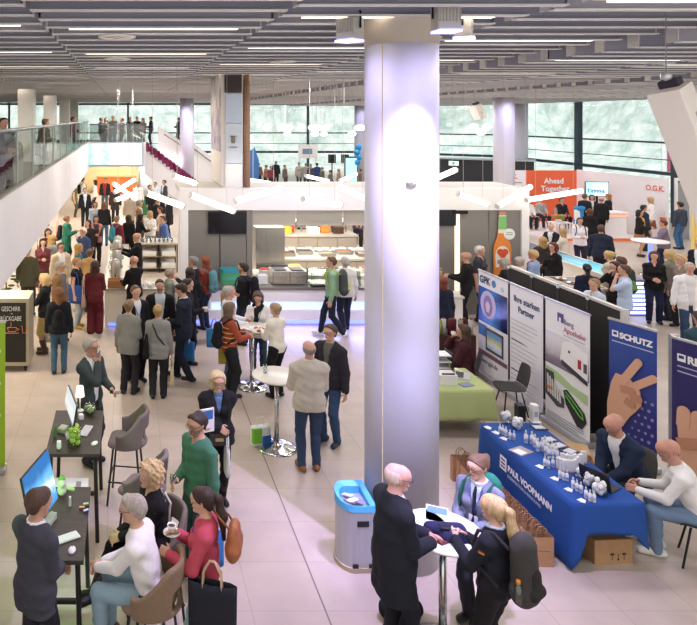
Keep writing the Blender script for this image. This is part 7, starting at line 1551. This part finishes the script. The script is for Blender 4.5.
P('woman with dark hair beside the salmon pink vest', 88, 218, 1.64, sex='f', rel=-150, hair=('long', '#231a18'), top=('jacket', '#231f22'), legs=('trousers', '#232024'))
P('man in a black suit with a light blue shirt far back on the left', 85, 188, 1.8, rel=175, hair=('short', '#2a2220'), top=('blazer', '#1e1e24', '#cfd8e8', -.05), legs=('trousers', '#1e1e24'))
f = P('person in a white shirt with a black rucksack far back on the left', 83, 178, 1.76, rel=60, hair=('short', '#2a2220'), top=('shirt', '#ece8e2'), legs=('trousers', '#3a3a40'))
backpack(f, 'black rucksack on the person in the white shirt far back', '#1e1e22', None, .9)
P('person in an olive vest far back on the left', 75, 183, 1.72, rel=100, hair=('short', '#8a6a44'), top=('vest', '#6a6a48'), legs=('trousers', '#4a443c'))
P('woman in a white blouse with dark hair far back on the left', 95, 180, 1.7, sex='f', rel=-80, hair=('long', '#33241e'), top=('shirt', '#efe6de'), legs=('trousers', '#2a262a'))
P('man in a red vest and black jacket before the orange counter', 105, 178, 1.78, rel=-170, hair=('short', '#4a382c'), top=('jacket', '#2a2226', '#b02a30', -.4), legs=('jeans', '#4a5a6a'))
P('person in a long dark coat before the orange counter', 115, 186, 1.74, rel=10, hair=('short', '#3a2c24'), top=('coat', '#37302c'), legs=('trousers', '#2e2a2a'))
P('woman in a grey-blue top in the left aisle', 95, 202, 1.66, sex='f', rel=170, hair=('bob', '#4a3428'), top=('shirt', '#9fb0c2'), legs=('trousers', '#3a4250'))
f = P('woman in a black jacket and blue jeans in the left aisle, back to the camera', 104, 201, 1.72, sex='f', rel=5, hair=('long', '#6a4a34'), top=('jacket', '#1f1e20'), legs=('jeans', '#3f6c94'))
f = P('person in a maroon jacket with a teal rucksack at the coffee counter', 117, 216, 1.74, rel=40, hair=('short', '#8a6a54'), top=('jacket', '#7a2436'), legs=('trousers', '#2a2830'))
backpack(f, 'teal rucksack on the person in the maroon jacket', '#2a8a9c', None, .9)
P('woman with long dark hair in black behind the coffee urns', 129, 215, 1.68, sex='f', rel=30, hair=('long', '#32231c'), top=('jacket', '#1e1c1e'), legs=('trousers', '#1e1c1e'))
P('man in a brown tweed blazer behind the serving table', 140, 201, 1.78, rel=100, hair=('short', '#8a7a68'), top=('blazer', '#8a5f3c', '#e0dcd4', 0), legs=('trousers', '#4a4440'))
P('person in a beige coat and dark red trousers', 130, 194, 1.74, rel=5, hair=('short', '#5a4636'), top=('coat', '#b5a28a'), legs=('trousers', '#5e2228'))
P('woman in black leaning at the serving table', 141, 214, 1.66, sex='f', rel=60, lean=12, hair=('bob', '#241a18'), top=('shirt', '#1f1c1e'), legs=('trousers', '#1f1c1e'), RH=(.1, .4, -.3))
P('blonde woman in a white top at the serving table', 150, 211, 1.68, sex='f', rel=180, hair=('long', '#cdb080'), top=('shirt', '#efe9e0'), legs=('trousers', '#8a8478'), RH=(.1, .3, -.3), LH=(-.1, .3, -.3))
P('woman in a light tan top at the serving table', 160, 207, 1.7, sex='f', rel=-100, hair=('short', '#4a2c20'), top=('shirt', '#d6b79c'), legs=('trousers', '#5a4e48'))
P('person in a blue shirt bending at the serving table', 162, 216, 1.62, rel=-120, lean=14, hair=('short', '#5a3a28'), top=('shirt', '#5a7ac0'), legs=('trousers', '#3a3c48'))
P('cook in white behind the small green counter', 138, 182, 1.76, rel=180, hair=('short', '#7d6a58'), top=('shirt', '#f0ece6'), legs=('trousers', '#3a3a40'))
P('man in a black jacket by the pale graphic wall', 150, 185, 1.76, rel=130, hair=('short', '#3a2a24'), top=('jacket', '#1f1d22'), legs=('trousers', '#1f1d22'))
P('person in black with dark hair in the right part of the left crowd', 157, 198, 1.74, rel=110, hair=('short', '#2a2020'), top=('jacket', '#231f22'), legs=('trousers', '#231f22'))
P('person in a pale blue shirt by the graphic wall', 155, 182, 1.72, rel=-150, hair=('short', '#5a4a3c'), top=('shirt', '#c8d4e2'), legs=('trousers', '#4a4c58'))
P('person in a dark grey suit by the graphic wall', 164, 180, 1.78, rel=-120, hair=('short', '#3a302a'), top=('blazer', '#4a4650', '#e0dce0', 0), legs=('trousers', '#3a3840'))
P('person in a dark coat beside the kiosk corner post', 169, 197, 1.74, rel=-70, hair=('short', '#4a3428'), top=('coat', '#2a262a'), legs=('trousers', '#2a262a'))
# ------------------------------------------------------------------ upper floor
for a in (
    ('person in black leaning on the gallery rail near the left edge', 3, 117, 1.74, 150, ('short', '#33241e'), ('jacket', '#2a262a'), '#2a262a'),
    ('person in a brown coat bending over the gallery rail', 41, 120, 1.72, 60, ('short', '#6a4a34'), ('coat', '#6e4a34'), '#3a302c'),
    ('person in a magenta top at the far end of the gallery rail', 80, 116, 1.76, 110, ('short', '#3a2420'), ('sweater', '#8a2450'), '#3a4258'),
    ('person in dark grey on the bridge, first from the gallery', 101, 118, 1.72, 120, ('short', '#4a382c'), ('jacket', '#4a4444'), '#33303a'),
    ('woman with dark hair on the bridge, second from the gallery', 106, 117, 1.7, 160, ('long', '#2a1d1a'), ('jacket', '#5a4038'), '#2a2830'),
    ('tall person in grey on the bridge, third from the gallery', 113, 115, 1.84, -170, ('short', '#5a463a'), ('jacket', '#6a6864'), '#4a5a72'),
    ('person in dark red leaning on the bridge rail, fourth from the gallery', 122, 118, 1.7, -120, ('short', '#3a2824'), ('jacket', '#7a3440'), '#26262e'),
    ('person in black at a bar table on the bridge, left one', 130, 117, 1.74, 150, ('short', '#2a2220'), ('jacket', '#1f1e22'), '#22222a'),
    ('man in black at a bar table on the bridge, middle one', 137, 116, 1.78, 180, ('short', '#2a1f1c'), ('jacket', '#232228'), '#22222a'),
    ('woman in brown at a bar table on the bridge', 143, 118, 1.68, -150, ('long', '#5a3a2a'), ('sweater', '#8a6a54'), '#2c2a30'),
    ('man in dark blue at a bar table on the bridge, right one', 151, 117, 1.78, -90, ('short', '#3a2c26'), ('jacket', '#2a3040'), '#22242c'),
    ('person in dark clothes above the stairs, beside the far column', 179, 118, 1.72, -60, ('short', '#4a342a'), ('jacket', '#33303a'), '#2c2c34')):
    l_, x, y, h_, r_, hr_, tp, lg = a
    if x > 85 or x == 179:
        Yb = {101: 37.3, 106: 38.6, 113: 37.4, 122: 38.2, 130: 41.2, 137: 42.3, 143: 41.0, 151: 42.2}.get(x, 44.5)
        P(l_, h=h_, rel=r_, hair=hr_, top=tp, legs=('trousers', lg), z0=3.25, pos=((x-CX)*Yb/F, Yb), RH=(.1, .3, -.3), LH=(-.1, .3, -.3))
    else:
        Yb = {3: 13.2, 41: 20.0, 80: 30.0}[x]
        P(l_, h=h_, rel=r_, hair=hr_, top=tp, legs=('trousers', lg), z0=3.25, pos=(min((x-CX)*Yb/F, -2.45), Yb), RH=(.1, .3, -.3), LH=(-.1, .3, -.3), lean=14 if x == 41 else 0)
for i, x in enumerate((.35, 1.05)): pass
t = thing('bar_table', 'dark bar table on the bridge before the far windows', 'table', (.75, 40.2, 3.25)); MB().bb(-.7, .7, -.25, .25, 1.0, 1.05).build('table_top', TBL, t); [MB().bb(sx*.6-.03, sx*.6+.03, -.2, .2, 0, 1.0).build('leg', BLK, t) for sx in (1, -1)]
t = thing('planter', 'low green plant trough behind the gallery rail', 'planter', (-2.6, 15.2, 3.25)); MB().bb(-.16, .16, -.5, .5, 0, .95).build('trough', mat('#d6d2c8', .5), t); m = MB(); [m.ball((random.uniform(-.14, .14), random.uniform(-.48, .48), 1.0+random.uniform(0, .14)), .07, 6, 5) for i in range(30)]; m.build('leaves', mat('#7fae34', .6), t)
# ------------------------------------------------------------------ kitchen staff and far hall
for i, (x, y, tp, lab) in enumerate(((5.5, 25.4, '#b8342c', 'cook in red working at the rear kitchen unit'), (6.6, 25.5, '#efe9e0', 'cook in white working at the rear kitchen unit'), (7.35, 25.3, '#3a3458', 'cook in dark purple working at the rear kitchen unit'), (8.6, 25.2, '#6a4a7a', 'kitchen helper in violet beside the rear kitchen unit'), (8.9, 21.5, '#33343c', 'kitchen helper in dark grey behind the big column side'))):
    P(lab, h=1.72, rel=175, hair=('short', '#4a3428'), top=('shirt', tp), legs=('trousers', '#2a2a30'), pos=(x, y), RH=(.1, .32, -.4), LH=(-.1, .32, -.4))
for i, (x, y, h_, r_, tp, lg, lab) in enumerate((
    (259, 163, 1.7, 150, '#7a5a4a', '#3a3438', 'person in brown by the far windows, next to the blue flag'), (266, 165, 1.66, -120, '#b06a50', '#3a3438', 'person in a rust top by the far windows'),
    (276, 161, 1.8, 5, '#23262a', '#23262a', 'person in black standing by the far windows, back to the camera'), (285, 165, 1.7, 120, '#6a6258', '#4a4440', 'person in grey-brown by the far windows'),
    (299, 162.5, 1.76, 175, '#b9b0a6', '#4a4a50', 'person in a light grey coat by the far windows'), (306, 163, 1.76, 10, '#a49c92', '#4a4a50', 'person in beige by the far windows, left of the navy one'),
    (311, 164, 1.74, 160, '#4a4a58', '#2a2a34', 'person in slate grey by the far windows'), (317, 163, 1.78, -20, '#2d4a8a', '#2a2a34', 'person in bright navy by the far windows'),
    (322, 167, 1.62, -60, '#5c6a4a', '#3a3a3a', 'person in olive by the far windows'), (271, 166, 1.62, 170, '#8a3a44', '#33303a', 'person in dark red by the far windows'),
    (330, 170, 1.5, -100, '#7a6a64', '#3a3638', 'person in taupe under the left loudspeaker'), (339, 169, 1.55, 110, '#a88a78', '#3a3638', 'person in tan under the right loudspeaker'), (360, 169, 1.56, -90, '#8a6258', '#3a3638', 'person in brown beside the blue balloons'))):
    P(lab, x, y, h_, sex='f' if i % 3 == 1 else 'm', rel=r_, hair=('short', ('#4a3428', '#2a211e', '#8a7a6a')[i % 3]), top=('coat' if i in (2, 4) else 'jacket', tp), legs=('trousers', lg))
# ------------------------------------------------------------------ right crowd
f = P('bald man in a black sweater serving plates by the right kiosk panels', 466, 252, 1.8, rel=-88, hair=('bald', GREY), top=('sweater', '#1f1c1e'), legs=('trousers', '#1c1b20'), RH=(.1, .36, -.3), LH=(-.1, .36, -.26))
P('white-haired woman in a dark grey polo shirt by the kiosk panels', 480, 246, 1.87, sex='f', rel=110, fat=1.15, hair=('short', '#dcd8d2'), top=('tee', '#3d3a40'), legs=('trousers', '#2a2830'), skin=PALE)
P('person with red-brown hair in dark blue beside the big column', 442, 277, 1.66, sex='f', rel=-30, hair=('bob', '#7a3a28'), top=('jacket', '#232a42'), legs=('trousers', '#22242e'))
P('person in a yellow top behind the big column', 438, 268, 1.68, sex='f', rel=150, hair=('bob', '#8a6a4a'), top=('sweater', '#d8a83a'), legs=('trousers', '#3a3438'))
P('grey-haired person in black with a yellow lanyard behind the first banner', 504, 259, 1.64, sex='f', rel=-80, hair=('bob', '#a39a90'), top=('shirt', '#232126'), legs=('trousers', '#232126'), ex=(('lanyard', '#d8b83a'),))
P('person with grey hair behind the black partition end', 520, 257, 1.64, sex='f', rel=60, hair=('short', '#b5afa8'), top=('shirt', '#d0ccc6'), legs=('trousers', '#4a4a50'))
P('blond man in a light blue shirt with a red scarf', 533, 250, 1.74, rel=-70, hair=('short', '#c9a873'), top=('shirt', '#8fa9d6'), legs=('trousers', '#33384a'), ex=(('scarf', '#c23a40'),), skin=PALE)
P('woman with red hair and glasses in black at the display table', 553, 243, 1.68, sex='f', rel=-140, hair=('bob', '#6a2a26'), top=('shirt', '#1d1b1e'), legs=('trousers', '#1d1b1e'), RH=(.1, .35, -.3), ex=('glasses',), skin=PALE)
P('woman with long blonde hair behind the red-haired woman', 543, 237, 1.68, sex='f', rel=-15, hair=('long', '#b08a54'), top=('jacket', '#3a3234'), legs=('trousers', '#2c2a30'))
P('bald man in a dark suit seated at the display counter', 551, 224, 1.76, rel=-150, seat=.46, lean=8, hair=('bald', GREY), top=('blazer', '#25242c', '#dfe2ea', 0), legs=('trousers', '#25242c'), RH=(.2, .35, -.3), LH=(-.1, .35, -.3), skin='#d6a58e')
P('woman in a beige jacket with long hair seated at the display counter', 562, 229, 1.74, sex='f', rel=-75, seat=.46, lean=6, hair=('long', '#a9865a'), top=('jacket', '#d3c8b6'), legs=('trousers', '#6a6258'), LH=(-.1, .4, -.2))
f = P('person in a white shirt with dark shoulder straps at the display counter', 580, 219, 1.72, sex='f', rel=165, hair=('short', '#4a3028'), top=('shirt', '#ece8f0'), legs=('trousers', '#2a2640'), RH=(.05, .25, -.3), LH=(-.05, .25, -.3))
backpack(f, 'dark rucksack on the person in the white shirt', '#3a3034', None, .8)
P('broad man in a navy jacket seen from behind at the display counter', 601, 225, 1.84, rel=5, fat=1.15, hair=('short', '#5a3a2c'), top=('jacket', '#242a3e'), legs=('trousers', '#2a2c3a'))
P('woman with a black ponytail in a navy top seen from behind', 587, 264, 1.68, sex='f', rel=-8, hair=('pony', '#191718'), top=('sweater', '#1d2440'), legs=('trousers', '#22242e'))
P('person with light brown hair in pale blue behind the partition', 594, 279, 1.62, rel=-140, hair=('short', '#a07a54'), top=('shirt', '#c9d6e8'), legs=('trousers', '#3a4050'), skin=PALE)
P('blonde woman with a bun in a cream cardigan', 609, 251, 1.72, sex='f', rel=-70, hair=('bun', '#c4a468'), top=('jacket', '#cbb89c', '#2a2628', -.4), legs=('trousers', '#4a443e'), skin=PALE)
P('woman in a black vest touching her face', 615, 262, 1.7, sex='f', rel=-130, hair=('bob', '#3a2622'), top=('shirt', '#211f23'), legs=('trousers', '#2c2a30'), RH=(.02, .16, .05), skin=PALE)
f = P('man in a pale blue uniform shirt touching his chin', 624, 265, 1.8, rel=-95, hair=('short', '#5a4030'), top=('tee', '#b4cbe8'), legs=('trousers', '#2c3448'), LH=(-.02, .16, .02), skin=PALE)
f = P('woman with brown hair and a dark rucksack behind the uniform shirt', 621, 257, 1.7, sex='f', rel=-40, hair=('long', '#5a3828'), top=('jacket', '#4a4a44'), legs=('trousers', '#2c2c34'))
backpack(f, 'dark green rucksack beside the man in the uniform shirt', '#33403a', '#5f9a4a', 1.05)
f = P('woman with brown hair in a black top and navy trousers holding a cup', 654, 252, 1.74, sex='f', rel=172, hair=('bob', '#4e382c'), top=('shirt', '#1f1d20'), legs=('trousers', '#242a4c'), RH=(.06, .3, -.3), LH=(-.08, .26, -.32), skin=PALE)
P('blonde woman in an olive jacket facing left', 669, 253, 1.74, sex='f', rel=-75, hair=('bob', '#c2a46c'), top=('jacket', '#83806a'), legs=('trousers', '#2a2838'), skin=PALE, RH=(.08, .3, -.28))
P('blonde woman half hidden behind the olive jacket', 681, 252, 1.74, sex='f', rel=-150, hair=('bob', '#c9a87a'), top=('shirt', '#8a7a6e'), legs=('trousers', '#2c2830'), skin=PALE)
P('grey-haired man in a white jacket and waistcoat at the right edge', 690, 263, 1.84, rel=172, fat=1.1, hair=('short', '#b0aaa2'), top=('blazer', '#efecea', '#e2e0e0', -.4), legs=('jeans', '#2f4a72'), skin='#cf9c86')
P('person in a dark teal top cut by the right edge', 700, 312, 1.72, rel=-40, fat=1.1, hair=('short', '#3a2c26'), top=('sweater', '#31525c'), legs=('trousers', '#22262c'))
P('person in a black suit at the right edge behind the white jacket', 699, 240, 1.76, rel=-150, hair=('short', '#c0a070'), top=('blazer', '#1f1e26', '#dfe2ea', 0), legs=('trousers', '#1f1e26'))
f = P('woman in a purple shirt with a grey rucksack at the glowing side table', 663, 220, 1.7, sex='f', rel=-100, fat=1.35, hair=('short', '#5a3a2e'), top=('shirt', '#7a6a86'), legs=('trousers', '#2a2a4a'), LH=(-.1, .4, -.3))
tote(f, 1, 'green carrier bag of the woman in the purple shirt', '#4f9a6a', w=.26, hgt=.3, strap='#4f9a6a', drop=.1)
P('woman in a yellow scarf and brown skirt at the glowing side table', 640, 210, 1.68, sex='f', rel=100, hair=('bob', '#2c201c'), top=('jacket', '#26221f'), legs=('skirt', '#a8683c', '#2a2440', .4), ex=(('scarf', '#e0a52c'),), RH=(.1, .35, -.3))
P('person in dark navy behind the yellow scarf', 644, 205, 1.72, rel=60, hair=('short', '#2c221e'), top=('jacket', '#2a3048'), legs=('trousers', '#2a2c38'))
f = P('woman with long blonde hair in white and a brown skirt', 650, 197, 1.78, sex='f', rel=-110, hair=('long', '#c2a070'), top=('shirt', '#ece6e0'), legs=('skirt', '#8a4a30', '#c9a08a', .45))
f = P('man in a dark grey sweater and jeans at the door frame', 680, 202, 1.8, rel=-50, hair=('short', '#2e2622'), top=('sweater', '#3d4654'), legs=('jeans', '#3f6c9c'))
P('man in a dark suit before the television, back to the camera', 585, 194, 1.8, rel=30, hair=('short', '#5a4a34'), top=('blazer', '#25242a'), legs=('trousers', '#25242a'))
P('woman with dark hair facing out before the television', 592, 195, 1.72, sex='f', rel=175, hair=('bob', '#231a18'), top=('blazer', '#26242a', '#e4d8d0', 0), legs=('trousers', '#26242a'))
f = P('balding man in black before the television', 601, 197, 1.78, rel=-30, hair=('fringe', '#7a6a5c'), top=('jacket', '#1d1c20'), legs=('trousers', '#1d1c20'))
P('woman with ginger hair in black right of the television', 608, 194, 1.72, sex='f', rel=-110, hair=('long', '#a2703e'), top=('jacket', '#252227'), legs=('trousers', '#252227'))
P('woman with dark brown hair in black, back to the camera, near the television', 590, 209, 1.68, sex='f', rel=10, hair=('bob', '#5a3422'), top=('jacket', '#1f1c20'), legs=('trousers', '#1f1c20'))
for lab, (x, y), tp, lg, hc_ in (('person in white seated in the lounge left of the flower bowl', (17.75, 29.9), '#efe8e2', '#2c2a30', '#5a4030'), ('person in grey seated in the lounge behind the flower bowl', (18.55, 30.3), '#a9a29c', '#33303a', '#8a6a4a'), ('person in black seated in the lounge right of the flower bowl', (19.3, 30.0), '#2a272b', '#232128', '#3a2a24')):
    P(lab, h=1.72, rel=150, seat=.46, hair=('short', hc_), top=('shirt', tp), legs=('trousers', lg), pos=(x, y), z0=.06, RH=(.1, .35, -.4), LH=(-.1, .35, -.4))
